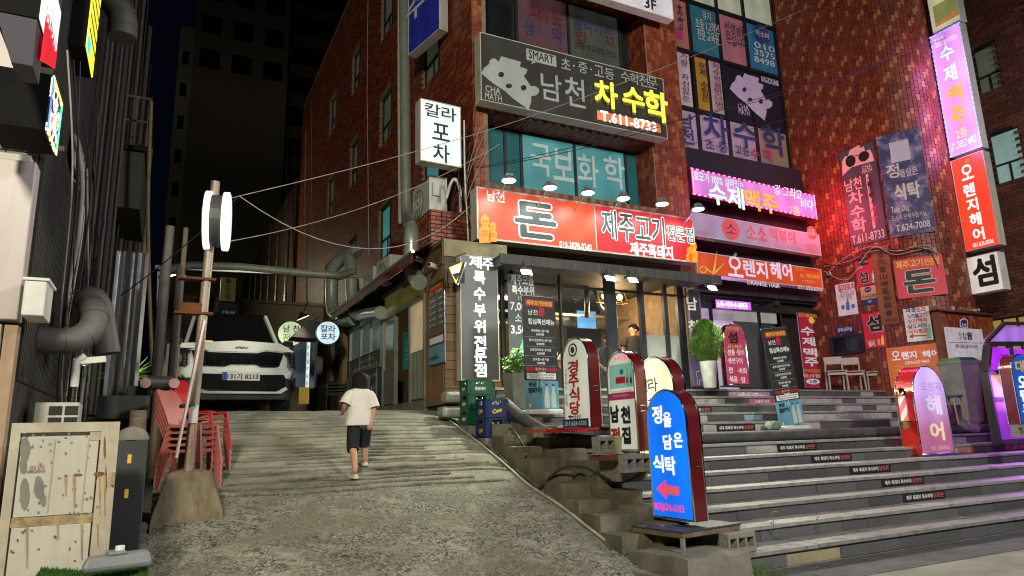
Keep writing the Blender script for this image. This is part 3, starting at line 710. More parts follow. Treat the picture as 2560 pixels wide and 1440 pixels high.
# poster bay
bay = root('poster_window_bay', (9.9, 12.03, 4.4), 'tall black framed window bay covered with academy posters between brick pillar and curved corner', 'building')
def onB(px, py): P = onY(px, py, 11.98); return P.x-9.9, P.z-4.4
MB().box(0, 4.76, .05, .3, 0, 11).build('wall', mat('bay_backing', (.01, .01, .012), .6), bay)
bx = [onB(p, 200)[0] for p in (1700, 1732, 1800, 1865, 1925, 1975)]
colx = [0.0]+[onB(p, q)[0] for p, q in ((1725, 180), (1800, 195), (1873, 210), (1945, 225))]
WB = onB(1820, 210)
zr = [onB(1700, 372)[1], onB(1700, 265)[1], onB(1700, 122)[1], onB(1735, 5)[1], onB(1735, 5)[1]+1.6]
fr = MB(); xs = [0.62, 1.68, 2.79, 3.94, 5.03]
a0 = onB(1725, 110)[0]
XS = [onB(1645, 100)[0], onB(1728, 100)[0], onB(1802, 115)[0], onB(1870, 130)[0], 4.72]
for x in XS: fr.box(x-.04, x+.04, -.06, .045, zr[0]-.05, zr[4])
for z in zr: fr.box(0, 4.72, -.05, .04, z-.05, z+.05)
bayf = fr.build('window', BLK, bay)
LITW = mat('lit_office_window', (.3, .32, .26), .5, 0, .2, 1.5, emit=(.42, .46, .33), es=.42)
for i in range(4):
    MB().box(XS[i]+.04, XS[i+1]-.04, 0, .03, zr[3]+.05, zr[4]-.05).build('pane', LITW if i else DGLASS, bayf)
def pane(i, j, col, es=.2, sub=None, m=None):
    "poster film on pane column i, row j (0 = lowest)"
    mm = m or mat('poster_film_%s' % col, tuple(q*.6 for q in H(col)), .5, 0, .12, 2, emit=H(col), es=es)
    x0, x1 = XS[i]+.05, XS[i+1]-.05
    if sub: x0, x1 = x0+(x1-x0)*sub[0], x0+(x1-x0)*sub[1]
    MB().box(x0, x1, -.012, -.002, zr[j]+.07, zr[j+1]-.07).build('poster', mm, bay)
    return x0, x1, zr[j]+.07, zr[j+1]-.07
bl = Sub(bay, (0, -.065, 0)); bl.p1 = Vector((0, 11.965, 0))
pane(0, 2, '#a86a60'); pane(1, 2, '#2f6f80'); pane(2, 2, '#b0707c'); pane(3, 2, '#2a6f98')
pane(0, 1, '#c8aebb', sub=(.3, .95)); pane(1, 1, '#b8862e', sub=(.05, .45)); pane(1, 1, '#c0a0a8', sub=(.56, .98)); pane(2, 1, '#1d1a28'); pane(3, 1, '#1d1a28')
pane(0, 0, '#b49ab4'); pane(1, 0, '#bb9cc0'); pane(2, 0, '#b59cb0'); pane(3, 0, '#9c7f70')
PK = ink('pale_poster_print', (.40, .36, .34), .25); DNV = ink('dark_poster_print', (.02, .02, .05)); MRD = ink('magenta_print', (.35, .02, .12), .2)
bl.text('유치', 1766, 40, 20, 22, PK, .01); bl.text('초등 1,2학년', 1768, 66, 58, 26, PK, .01); bl.text('전문 교육원', 1770, 92, 52, 26, PK, .01)
bl.text('선생님을', 1838, 73, 52, 28, DNV, .02); bl.text('모십니다', 1842, 103, 52, 28, DNV, .02)
bl.disc(1905, 86, 38, 46, NVL); bl.text('아소비', 1905, 86, 32, 16, PK, .03, .009)
for s, y in (('010', 118), ('3575', 136), ('8498', 154)): bl.text(s, 1911, y, 50, 15, PK, .02)
bl.text('초', 1700, 30, 14, 40, DNV); bl.text('고', 1701, 62, 14, 22, DNV); bl.rect(1692, 70, 1708, 98, MRD)
bl.stack('가장 자신있는', 1710, 140, 1716, 245, 17, 16, DNV, .02); bl.stack('이제 수학은', 1757, 165, 1764, 245, 18, 18, DNV, .03)
bl.stack('차수학을만나면', 1791, 165, 1799, 262, 18, 15, MAR, .02)
def bear(f, tr, mw, mk, chars=True):
    "big round-eared head with a mortar-board style notch, cut off below: the academy's emblem"
    P = [(0, .42), (.04, .30), (.12, .22), (.13, .14), (.17, .10), (.22, .10), (.27, .17), (.31, .05), (.62, .17), (.60, .27), (.72, .33), (.70, .42), (.66, .46), (.73, .60), (.77, .68), (.84, .68), (.90, .74), (.90, .82), (.85, .88), (.78, .90), (.78, 1.0), (.74, 1.18), (.50, .95), (.36, .78), (.18, .62)]
    f.poly([tr(*p) for p in P], mw)
    for cx, cy in ((.31, .44), (.66, .72)):
        f.poly([tr(cx+.045*math.cos(a*.5236), cy+.06*math.sin(a*.5236)) for a in range(12)], mk, .007)
    f.poly([tr(cx+.05*math.cos(a*.5236), cy+.05*math.sin(a*.5236)) for cx, cy in ((.43, .68),) for a in range(12)], mk, .007)
BW = ink('emblem_white', (.36, .30, .42), .2)
bear(bl, lambda a, b: (1824+a*118, 178+b*105), BW, DINK)
bl.rect(1902, 190, 1946, 216, BW, .009); bl.text('SMART', 1924, 203, 36, 13, DINK, .02, .012); bl.text('CHA', 1858, 268, 27, 14, BW, .02); bl.text('MATH', 1860, 281, 27, 13, BW, .02)
for c, x, y, ww, hh in (('남', 1716, 302, 34, 38), ('천', 1718, 340, 34, 38), ('차', 1790, 322, 62, 70), ('수', 1863, 338, 58, 64), ('학', 1934, 352, 56, 72)): bl.text(c, x, y, ww, hh, NVL, .04)
bl.text('초·중·', 1795, 366, 60, 26, NVL, .02); bl.text('고등', 1856, 377, 36, 22, DNV, .02); bl.text('수', 1888, 385, 22, 26, MRD, .03); bl.text('학', 1920, 388, 22, 28, MRD, .03)
bl.done()
# wall and opening under the bay: second shop entrance
en = Sub(bay, (0, -.9, 0))
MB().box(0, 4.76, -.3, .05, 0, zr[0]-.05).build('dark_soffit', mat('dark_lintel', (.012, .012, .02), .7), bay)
shop = root('snack_shop_entrance', (9.95, 11.7, 2.17), 'open dark framed shop entrance with lit white interior under the orange sign', 'entrance')
def sb_(n, x0, x1, y0, y1, z0, z1, m): return MB().box(x0-9.95, x1-9.95, y0-12.0, y1-12.0, z0-2.17, z1-2.17).build(n, m, shop)
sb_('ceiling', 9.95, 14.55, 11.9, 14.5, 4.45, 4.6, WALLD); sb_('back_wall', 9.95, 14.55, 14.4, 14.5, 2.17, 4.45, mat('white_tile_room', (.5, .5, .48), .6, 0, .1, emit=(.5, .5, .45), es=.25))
sb_('partition', 9.95, 10.05, 12.0, 14.4, 2.17, 4.45, WALLD); sb_('partition', 13.15, 13.3, 12.0, 14.4, 2.17, 4.45, WALLD); sb_('wall', 13.3, 14.55, 12.2, 12.3, 2.17, 4.6, DMORT)
for x in (10.1, 11.05, 12.55, 13.2): sb_('post', x-.05, x+.05, 12.0, 12.1, 2.17, 4.3, BLK)
sb_('lintel', 9.95, 14.6, 11.95, 12.15, 4.1, 4.25, BLK); sb_('transom_pane', 10.1, 13.2, 12.02, 12.04, 3.85, 4.1, mat('pale_transom', (.2, .2, .18), .3, emit=(.4, .4, .33), es=.4))
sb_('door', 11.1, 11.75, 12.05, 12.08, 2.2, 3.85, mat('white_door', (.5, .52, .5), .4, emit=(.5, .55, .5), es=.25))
sb_('door_pane', 11.85, 12.5, 12.05, 12.07, 2.2, 3.85, CLEAR)
sb_('water_purifier', 11.85, 12.15, 13.2, 13.6, 2.2, 3.0, mat('grey_appliance', (.22, .23, .24), .4)); sb_('wall_box', 12.1, 12.35, 13.9, 14.2, 3.3, 3.7, WHITEP)
light('ceiling_lamp_light', 'AREA', (11.9, 13.0, 4.38), 30, (.95, 1, .95), .8, (11.9, 13, 2))
MB().box(1.9, 2.3, .9, 1.3, 2.23, 2.28).build('ceiling_lamp', lit('tube_glow', (1, 1, .95), 4), shop)
# far right brick building beyond the sign stack
frb = root('far_brick_building', (18.3, 4, 0), 'dull red brick building at the far right with blinds in its windows', 'building')
FX = 18.3
def fR(u, v, d): return (-d, u-4, v)
fw = []
for (xa, ya, xb, yb) in ((2425, 130, 2507, 215), (2465, 340, 2568, 440), (2530, -130, 2600, 90)):
    p = onX(xa, ya, FX); q = onX(xb, yb, FX); fw.append((min(p.y, q.y), max(p.y, q.y), min(p.z, q.z), max(p.z, q.z)))
c = MB(); holed(c, fR, 0, 16, 0, 16, fw, -.3, -.001); c.build('wall', DMORT, frb)
tile_wall(frb, fR, 4.5, 13.0, 1.5, 13, .26, .085, fw, BRK_S, BRK_O, stag='h', name='brick', keep=0)
for i, (a, b, z, z1) in enumerate(fw): window(frb, fR, a, b, z, z1, (FILM, mat('pale_teal_blind', (.2, .3, .27), .5, emit=(.22, .34, .31), es=.6), FILM)[i])
lw = [onX(2490, 905, FX-.05), onX(2560, 790, FX-.05)]
AMB = mat('amber_lit_glass', (.2, .13, .05), .5, 0, .6, 8, emit=(.65, .42, .12), es=.42)
ww = MB().box(-.1, -.06, lw[1].y-4-1.2, lw[0].y-4+.1, lw[0].z-.4, lw[1].z).build('window', AMB, frb)
g = MB()
for i in range(7): yy = lw[1].y-4-1.2+i*.33; g.box(-.14, -.1, yy-.02, yy+.02, lw[0].z-.4, lw[1].z)
for i in range(4): zz = lw[0].z-.4+i*(lw[1].z-lw[0].z+.4)/3; g.box(-.145, -.1, lw[1].y-4-1.2, lw[0].y-4+.1, zz-.02, zz+.02)
g.build('muntin', BLK, ww)
# ================================================================== signs on the brick building
def ysign(name, label, cat, px, py, Y, ang=0, group=None):
    p = onY(px, py, Y); return Face(name, label, cat, p, ang, group=group)
REDF = lit('red_sign_face', '#ee5230', .95); CRIM = lit('crimson_sign_face', '#dc2c34', .92); SGR = ink('dark_grey_brush', (.055, .075, .075)); ORF = ink('orange_figure', '#f08a2a', .55)
f = ysign('restaurant_sign', 'long red lit restaurant sign with huge brush-written syllable and stone grandfather figures', 'sign', 1190, 605, 10.25)
f.box(1190, 466, 1741, 658, mat('dark_inner', (.02, .02, .02)), CREAM, .26, .03, name='back_panel')
a, c, e, b = f.dim; sp = f.at(1487, 560)[0]
MB().box(a+.03, sp-.012, -.012, 0, e+.03, b-.03).build('face_panel', REDF, f.r); MB().box(sp+.012, c-.03, -.012, 0, e+.03, b-.03).build('face_panel', CRIM, f.r)
MB().box(sp-.012, sp+.012, -.022, 0, e+.03, b-.03).build('divider', CREAM, f.r)
f.oy = -.014
f.text('남천', 1238, 492, 44, 26, WGLOW, .02)
f.outl('돈', 1338, 552, 104, 90, SGR, WGLOW, .05, .05)
f.text('010-3878-0340', 1438, 616, 80, 18, WGLOW, .02)
f.outl('제주고기', 1583, 570, 156, 72, SGR, WGLOW, .035, .045); f.outl('전문점', 1699, 586, 66, 38, SGR, WGLOW, .03, .05)
f.text('제주흑돼지', 1628, 627, 106, 34, WGLOW, .05)
def harubang(f, x, y, h):
    w = h*.42
    f.disc(x, y-h*.30, w*.8, h*.34, ORF); f.poly([(x-w*.42, y-h*.38), (x+w*.42, y-h*.38), (x+w*.3, y-h*.5), (x, y-h*.58), (x-w*.3, y-h*.5)], ORF, .006)
    f.poly([(x-w*.5, y+h*.5), (x-w*.52, y), (x-w*.3, y-h*.14), (x+w*.3, y-h*.14), (x+w*.52, y), (x+w*.5, y+h*.5)], ORF, .005)
    RL = ink('figure_line', '#c84018', .5)
    f.disc(x-w*.15, y-h*.32, w*.2, h*.06, RL, .009); f.disc(x+w*.15, y-h*.32, w*.2, h*.06, RL, .009); f.line(x-w*.12, y-h*.2, x+w*.12, y-h*.2, .008, RL, .009)
    for k in (.06, .14, .22): f.line(x-w*.3, y+h*k, x+w*.25, y+h*k, .008, RL, .009)
harubang(f, 1211, 575, 66); harubang(f, 1231, 582, 46); harubang(f, 1732, 632, 48); harubang(f, 1721, 638, 34)
f.done()
# floodlights on arms over the red sign
FLW = lit('flood_lens', (.9, 1, .92), 14)
def armlamp(px, py, k):
    P = onY(px, py, 9.75); t = root('sign_floodlight', (P.x, 9.75, P.z), '%s of six small floodlights on pale arms above the red restaurant sign' % k, 'floodlight', group='floodlights over the red sign')
    MB().bar((0, .5, -.22), (0, .02, .03), .022).build('arm', ALU, t)
    MB().lathe([(.03, .07), (.07, .05), (.13, .0), (.135, -.03), (.12, -.03)], (0, 0, 0), 14).build('reflector', ALU, t, smooth=True)
    m = MB(); [m.box(-.05+i*.025, -.045+i*.025, -.05, .05, .05, .09) for i in range(5)]; m.build('heat_sink', ALU, t)
    MB().lathe([(.11, -.034), (.11, -.038)], seg=14).build('lens', FLW, t)
    light('floodlight_light', 'SPOT', (P.x, 9.75, P.z-.06), 34, (.9, 1, .9), .08, (P.x, 10.2, P.z-1.0), 125)
for k, (x, y) in zip(('leftmost', 'second from the left', 'third from the left', 'fourth from the left', 'fifth from the left', 'rightmost'), ((1272, 448), (1375, 466), (1470, 479), (1558, 493), (1655, 507), (1745, 520))): armlamp(x, y, k)
def canlamp(px, py, k, pw=60):
    P = onY(px, py+4, 9.80); t = root('canopy_floodlight', (P.x, 9.80, P.z), 'bright square floodlight under the canopy, '+k, 'floodlight', group='floodlights under the canopy')
    MB().box(-.10, .10, -.06, .06, .0, .04).build('housing', DARK, t); MB().obox((0, -.05, -.03), (.19, .012, .13), M=Matrix.Rotation(RAD(-32), 3, 'X')).build('lens', lit('flood_glass', (.95, 1, .85), 22), t); MB().bar((0, .0, .04), (0, .03, .16), .02).build('bracket', DARK, t)
    light('canopy_light', 'AREA', (P.x, 9.72, P.z-.08), pw*1.6, (.93, 1, .74), .16, (P.x, 9.0, P.z-1))
canlamp(1312, 672, 'left end by the banner', 110); canlamp(1521, 688, 'above the white arched signs', 70); canlamp(1577, 692, 'the smaller one right of the middle', 50); canlamp(1775, 712, 'outer right end beside the orange sign', 75)
# black academy sign
BLKF = mat('black_sign_face', (.018, .016, .015), .4, 0, .1, 2, emit=(.06, .055, .045), es=.35); GRYI = ink('grey_letters', (.26, .28, .25), .35)
f = ysign('academy_sign', 'wide black academy sign with grey bear emblem and glowing yellow letters', 'sign', 1200, 257, 10.35)
f.box(1199, 80, 1669, 348, BLKF, CREAM, .25, .014); f.oy = -.002
bear(f, lambda a, b: (1203+a*160, 135+b*118), GRYI, BLKI)
f.rect(1315, 121, 1391, 168, GRYI, .004); f.text('SMART', 1353, 143, 62, 21, BLKI, .02, .008); f.poly([(1330, 152), (1345, 155), (1328, 160)], GRYI)
f.text('CHA', 1232, 225, 38, 17, GRYI, .03); f.text('MATH', 1233, 243, 42, 17, GRYI, .03)
for c, x, y in (('초', 1414, 160), ('·', 1434, 165), ('중', 1457, 170), ('·', 1477, 174), ('고', 1497, 178), ('등', 1523, 186), ('수', 1563, 193), ('학', 1586, 198), ('전', 1609, 203), ('문', 1631, 208)): f.text(c, x, y, 23 if c != '·' else 5, 27 if c != '·' else 5, GRYI, .01)
f.text('남', 1378, 219, 52, 66, GRYI, .02); f.text('천', 1437, 231, 50, 72, GRYI, .02)
YG = lit('yellow_neon_letter', (1, .92, .05), 2.2); YS = mat('channel_letter_side', (.25, .22, .05), .5)
for c, x, y, ww, hh in (('차', 1510, 240, 58, 66), ('수', 1578, 254, 54, 62), ('학', 1635, 270, 58, 76)): f.text(c, x+3, y+4, ww, hh, YS, .05, .03); f.text(c, x+1, y+2, ww, hh, YS, .05, .06); f.text(c, x, y, ww, hh, YG, .04, .08)
OR = lit('orange_plate', (.85, .22, .08), .9)
f.rect(1490, 277, 1650, 334, OR, .03); f.text('T.611-8733', 1570, 306, 138, 26, lit('white_neon', (1, 1, .95), 1.4), .05, .04); f.done()
# white lit sign 칼라 포차, facing the camera
WLF = lit('white_lit_face', (.78, .96, .90), 1.0)
f = Face('lightbox_sign', 'white vertical lightbox lettered 칼라포차 on brackets at the building corner', 'sign', onY(1043, 415, 10.6), 3)
f.box(1050, 245, 1153, 420, WLF, CREAM, .22, .015); f.oy = -.004
f.text('칼', 1081, 276, 40, 34, DINK, .03); f.text('라', 1122, 286, 38, 34, DINK, .03); f.text('포', 1102, 331, 44, 42, DINK, .03); f.text('차', 1103, 384, 42, 46, DINK, .03); f.done()
a, c, e, b = f.dim
for z in (b-.35, e+.35): MB().bar((c, .12, z), (c+.3, .2, z), .03).bar((c, .16, z-.1), (c+.3, .2, z-.1), .02).build('bracket', BLK, f.r)
# blue sign corner at the top
f = Face('blue_sign', 'dark blue sign box cut off by the top of the picture, hanging over the alley', 'sign', onX(1030, 85, 4.3), -78)
f.box(1022, -120, 1100, 72, mat('navy_face', (.01, .012, .12), .4, emit=(.012, .015, .14), es=.5), WHITEP, .2, .02); f.text('수', 1040, 15, 46, 60, GRYI, .04, .01); f.done()
f = ysign('floor_number_sign', 'white lightbox sign marked 3F at the top edge over the black academy sign', 'sign', 1480, 0, 10.3)
f.box(1400, -160, 1684, 50, mat('pale_sign_face', (.5, .48, .5), .5, emit=(.5, .47, .52), es=.5), WHITEP, .2, .012); f.text('3F', 1625, 11, 30, 26, BLKI, .04, .016); f.done()
# black vertical sign
BF = mat('charcoal_lit_face', (.026, .026, .025), .35, 0, .1, 1.5, emit=(.07, .07, .065), es=.5); WN = lit('white_letter_glow', (.9, 1, .95), 1.05)
f = ysign('speciality_sign', 'tall charcoal vertical sign with white letters beside the timber corner', 'sign', 1152, 950, 10.12)
f.box(1149, 636, 1249, 952, BF, CREAM, .2, .012); f.oy = -.004
f.text('제', 1188, 655, 32, 32, WN, .06); f.text('주', 1219, 661, 28, 30, WN, .06)
f.stack('특수부위', 1198, 694, 1199, 816, 30, 33, WN, .06); f.stack('전문점', 1200, 856, 1201, 926, 31, 34, WN, .06); f.done()
# small triangular neon
f = Face('triangular_neon_sign', 'small inverted triangle neon beer sign on a black bracket by the tall charcoal sign', 'sign', onY(1140, 700, 9.95), -18)
f.poly([(1122, 670), (1156, 656), (1140, 712)], lit('amber_neon', (1, .7, .12), 1.6), .03); f.poly([(1127, 673), (1152, 663), (1140, 703)], lit('white_hot', (1, 1, .95), 2.2), .034); f.poly([(1130, 686), (1150, 682), (1140, 703)], BLKI, .038)
a = f.at(1122, 650); b = f.at(1165, 640); q = f.at(1140, 700)
f.line(1165, 656, 1145, 712, .02, WGLOW, 0); f.done(); MB().bar((a[0]-.05, .0, a[1]), (b[0], 0, b[1]+.05), .02).bar((a[0]-.05, 0, a[1]), (a[0]-.05, .0, a[1]-.35), .02).build('bracket', BLK, f.r); MB().box(q[0]-.12, q[0]+.14, .0, .03, q[1]-.05, q[1]+.3).build('housing', BLK, f.r)
# pink LED sign, rice cake sign, orange hair sign
SX = 11.0
PKF = lit('pink_lit_face', '#c87ec8', .95); LED = lit('pink_led', (1, .18, .5), 3.0); TEALW = lit('mint_letter', (.65, 1, .92), 1.0); ORL = lit('orange_letter', (1, .42, .02), 1.0)
def led(f, x0, y0, x1, y1, m, nx, ny, sz=.045):
    A = f.at(x0, y0); B = f.at(x1, y1); i0, j0, i1, j1 = A[0], A[1], B[0], B[1]; mb = MB()
    for i in range(nx): x = i0+(i1-i0)*i/(nx-1); mb.box(x-sz/2, x+sz/2, -.03, -.016, j0-.014, j0+.014).box(x-sz/2, x+sz/2, -.03, -.016, j1-.014, j1+.014)
    for j in range(1, ny-1): z = j0+(j1-j0)*j/(ny-1); mb.box(i0-.014, i0+.014, -.03, -.016, z-sz/2, z+sz/2).box(i1-.014, i1+.014, -.03, -.016, z-sz/2, z+sz/2)
    o = mb.build('led_strip', m, f.r); o['kind'] = 'stuff'
f = ysign('craft_beer_sign', 'glowing pink wide beer sign edged with red LED lights', 'sign', 1722, 520, SX, 3)
f.box(1726, 420, 2041, 548, PKF, mat('magenta_housing', (.15, .02, .06), .5), .2, .03, mframe=mat('led_channel', (.25, .02, .08), .5, emit=(.8, .02, .2), es=.5)); led(f, 1728, 422, 2040, 547, LED, 26, 10, .07); f.oy = -.004
f.text('효모가 100% 살아있는', 1798, 452, 122, 24, TEALW, .01); f.outl('수제', 1815, 491, 88, 52, TEALW, DINK, .05, .01); f.outl('맥주', 1903, 505, 82, 50, ORL, DINK, .05, .01)
f.text('강 그리고', 1970, 481, 66, 26, WN, .01, skew=.2); f.text('바다', 2017, 511, 30, 24, WN, .02, skew=.2); f.text('2층', 1985, 527, 26, 24, lit('yellow_letter', (1, .8, .05), .9), .02); f.done()
for px in (1760, 1900, 2030):
    P = onY(px, 490, SX-.4); light('pink_sign_light', 'POINT', (P.x, P.y-.3, P.z), 9, (1, .2, .45), .1)
for q_ in (485, 525, 560): light('led_edge_light', 'POINT', tuple(onY(2060, q_, 10.7)), 42, (1, .04, .10), .2)
PALE = mat('glowing_lilac_face', (.22, .20, .27), .4, 0, .08, 2, emit=(.30, .25, .40), es=.45); RD2 = ink('rosy_red_letters', (.45, .07, .06), .5)  # sign has no lamp inside; a faint glow is put into face and letters
f = ysign('rice_cake_sign', 'unlit pale lilac tteokbokki sign under the pink beer sign, drawn with a faint glow', 'sign', 1730, 600, SX, 3)
f.box(1722, 528, 2053, 640, PALE, WHITEP, .18, .015); f.oy = -.004
f.disc(1827, 573, 44, 52, RD2); f.text('소', 1827, 572, 26, 24, NAVY, .0, .009); f.text('소소', 1891, 582, 50, 34, RD2, .02); f.text('떡볶이', 1956, 590, 62, 30, RD2, .01)
f.disc(2029, 582, 24, 32, RD2); f.text('1F', 2029, 582, 14, 18, PK, .03, .009); f.text('가맹문의', 1758, 583, 30, 12, RD2, 0); f.text('1899 3913', 1763, 597, 42, 11, RD2, 0); f.text('부산직영점', 2028, 616, 34, 10, RD2, 0); f.text('051.715.3913', 2022, 628, 48, 11, RD2, 0); f.done()
ORGF = mat('orange_red_face', (.42, .06, .015), .4, 0, .08, 2, emit=(.62, .075, .02), es=.5); PL = ink('lilac_white_letters', (.6, .58, .7), .5); YG2 = ink('ochre_print', (.62, .34, .05), .4); LEAF = ink('leaf_green', (.06, .28, .05), .3)
f = ysign('hair_salon_sign', 'wide orange hair salon sign with yellow scissors and green leaf', 'sign', 1740, 730, SX-.1, 3)
f.box(1738, 628, 2058, 724, ORGF, WHITEP, .18, .015); f.oy = -.004
f.text('오', 1837, 666, 38, 52, PL, .03); f.text('렌지', 1888, 673, 60, 42, PL, .05); f.text('헤어', 1952, 678, 54, 42, PL, .05); f.poly([(1832, 640), (1837, 632), (1842, 634), (1840, 641)], LEAF); f.text('ORANGE HAIR', 1908, 711, 82, 10, PL, .02)
f.text('컷트', 1997, 672, 20, 12, YG2, .0); f.text('펌', 2003, 690, 9, 11, YG2); f.text('40,000', 2032, 692, 34, 11, YG2); f.text('(단백질펌)', 2020, 704, 30, 7, YG2, 0); f.text('051.626.8506', 2025, 721, 60, 10, PL, .02); f.rect(2013, 668, 2046, 680, ink('price_patch', (.5, .03, .02), .4))
for a, b in (((1782, 684), (1792, 626)), ((1782, 684), (1814, 655))): f.poly([(a[0]-3, a[1]), (b[0], b[1]), (a[0]+5, a[1]+2)], YG2)
f.line(1782, 684, 1766, 672, .03, YG2); f.line(1782, 684, 1781, 700, .03, YG2)
sc = [f.at(1757+9*math.cos(t*.524), 674+8*math.sin(t*.524)) for t in range(13)]; f.mb(YG2).tube([(p[0], -.01, p[1]) for p in sc], .012, 5, False); f.done()
# ================================================================== vertical stack of projecting signs on the right
SXX = 16.35
def xsign(name, label, px, py, group=None): return Face(name, label, 'sign', onX(px, py, SXX), -90, group=group)
VF = lit('violet_lit_face', '#d890e0', 1.0); BLED = lit('blue_led', (.12, .2, 1), 3)
f = xsign('vertical_beer_sign', 'tall glowing pink and violet vertical beer sign edged with blue LED lights', 2350, 390)
f.box(2325, 93, 2456, 366, VF, WHITEP, .26, .02); led(f, 2327, 95, 2454, 364, BLED, 7, 26, .05); f.oy = -.004
f.text('효모가', 2347, 100, 26, 14, WN, .0); f.text('100% 살아있는', 2365, 103, 60, 14, WN, 0)
f.outl('수', 2368, 133, 36, 42, TEALW, DINK, .05, .01); f.outl('제', 2376, 184, 34, 44, TEALW, DINK, .05, .01); f.outl('맥', 2388, 233, 38, 40, ORL, DINK, .05, .01); f.outl('주', 2397, 288, 40, 50, ORL, DINK, .05, .01); f.text('2층', 2404, 332, 30, 26, lit('yellow_letter', (1, .8, .05), .9), .02); f.text('강 그리고 바다', 2409, 358, 66, 22, WN, .01, skew=.2); f.done()
for q_ in (150, 250, 350): P = onX(2350+q_*.15, q_, SXX-.45); light('violet_sign_light', 'POINT', tuple(P), 42, (.75, .35, 1), .3)
ORV = mat('orange_vertical_face', (.7, .05, .015), .4, 0, .06, 2, emit=(.80, .045, .02), es=.85)
f = xsign('vertical_hair_sign', 'orange-red vertical hair salon lightbox in the sign stack', 2400, 625); f.box(2376, 404, 2500, 610, ORV, CREAM, .26, .012); f.oy = -.004
f.text('오', 2418, 430, 32, 40, WN, .04); f.poly([(2413, 405), (2420, 397), (2424, 400), (2419, 408)], LEAF); f.stack('렌지헤어', 2424, 475, 2447, 585, 30, 34, WN, .05); f.text('051.626.8506', 2458, 608, 54, 11, WN, .02); f.done()
f = xsign('island_sign', 'white square lightbox lettered 섬 at the foot of the sign stack', 2425, 732); f.box(2414, 646, 2511, 722, mat('warm_white_face', (.6, .58, .52), .45, emit=(.42, .38, .33), es=.9), WHITEP, .26, .012); f.text('섬', 2462, 678, 62, 76, BLKI, .06, .01); f.done()
f = xsign('arrow_sign', 'pale green lightbox with an orange arrow at the very top of the sign stack', 2330, 70); f.box(2308, -60, 2402, 48, mat('pale_green_face', (.5, .5, .3), .45, emit=(.5, .5, .28), es=.6), WHITEP, .26, .012); f.rect(2332, 18, 2400, 36, mat('olive_band', (.2, .25, .06), .5, emit=(.25, .3, .08), es=.4), .01)
AR = ink('orange_arrow', (.6, .16, .05), .5); f.line(2340, 62, 2385, 38, .05, AR, .012); f.poly([(2380, 28), (2395, 31), (2384, 46)], AR, .012); f.done()
P0 = onX(2318, 60, SXX); P1 = onX(2410, 700, SXX); t = root('sign_stack_bracket', (SXX, P0.y, P1.z), 'dark steel ladder bracket holding the vertical sign stack to the curved wall', 'bracket')
m = MB()
for x, y in ((.12, .12),): m.bar((x, y, 0), (x, y, P0.z-P1.z+.5), .04)
for i in range(9): m.bar((.12, .12, i*.7), (.12, -.1, i*.7), .03).bar((.12, .5, i*.7), (.12, .12, i*.7), .03)
m.build('rail', BLK, t)
# ================================================================== boards on the curved wall
def onT(px, py, d=.03):
    "point of the curved wall (plus d) seen at a pixel, and the wall angle there"
    best = None
    r = ray(px, py)
    for i in range(420):
        u = i*.0105; x, y = tpos(u, d); az = math.atan2(x, y); 
        k = abs(r.x*y-r.y*x)/math.hypot(x, y)
        if best is None or k < best[0]: best = (k, x, y, u)
    _, x, y, u = best; t = x/r.x; P = CAM+r*t
    x2, y2 = tpos(u+.03, d); x1, y1 = tpos(u-.03, d)
    return P, RAD(0)+math.degrees(math.atan2(y2-y1, x2-x1))
def tboard(name, label, x0, y0, x1, y1, m, back=ALU, th=.02, cx=None, d=.035):
    "flat board on the curved wall; corners as pixels"
    P, ang = onT((x0+x1)/2, (y0+y1)/2, d); f = Face(name, label, 'sign', P, ang)
    f.box(x0, y0, x1, y1, m, back, th, 0); f.oy = -.004; return f
ROSE = ink('rose_print', (.50, .26, .24), .35)
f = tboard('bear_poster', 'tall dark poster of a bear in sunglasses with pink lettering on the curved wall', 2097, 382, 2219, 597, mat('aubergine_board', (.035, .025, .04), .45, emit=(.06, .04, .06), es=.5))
P = [(2107, 440), (2105, 405), (2112, 392), (2120, 390), (2125, 375), (2148, 362), (2152, 370), (2160, 366), (2163, 378), (2175, 374), (2181, 384), (2186, 402), (2165, 408), (2130, 418), (2118, 428)]
f.poly(P, ROSE); f.disc(2127, 403, 26, 30, BLKI, .009); f.disc(2160, 391, 28, 26, BLKI, .009); f.line(2138, 390, 2148, 388, .02, BLKI, .009)
f.text('CHA', 2167, 417, 24, 10, ROSE, .02); f.text('MATH', 2168, 427, 26, 10, ROSE, .02); f.text('남천', 2133, 461, 44, 32, ROSE, .03); f.text('차', 2140, 494, 38, 34, ROSE, .04); f.text('수', 2144, 529, 36, 32, ROSE, .04); f.text('학', 2148, 563, 38, 38, ROSE, .04)
f.rect(2164, 437, 2190, 570, ROSE, .005); f.stack('초·중·고', 2173, 447, 2181, 500, 14, 14, BLKI, .02, .009); f.text('수', 2185, 524, 18, 18, MRD, .03, .009); f.text('학', 2189, 549, 18, 22, MRD, .03, .009); f.text('T.611-8733', 2170, 592, 84, 22, PK, .03); f.done()
f = tboard('torn_cafe_poster', 'torn weathered blue and white take-out poster to the right of the bear poster', 2190, 344, 2340, 577, mat('torn_blue_board', (.035, .03, .13), .5, 0, .3, 3, dirt=.95, ds=3.2, dcol=(.38, .35, .46)))
f.rect(2222, 358, 2278, 398, ink('faded_sheet', (.36, .34, .42), .2)); f.text('정', 2232, 428, 34, 36, PK, .03); f.text('을담은', 2272, 430, 46, 20, PK, .02); f.text('식탁', 2268, 478, 66, 44, PK, .06); f.text('Take Out', 2250, 522, 46, 16, PK, .02); f.text('도시락 단체주문가능', 2272, 540, 90, 14, PK, .0); f.text('T.624-7008', 2282, 565, 88, 18, PK, .03); f.done()
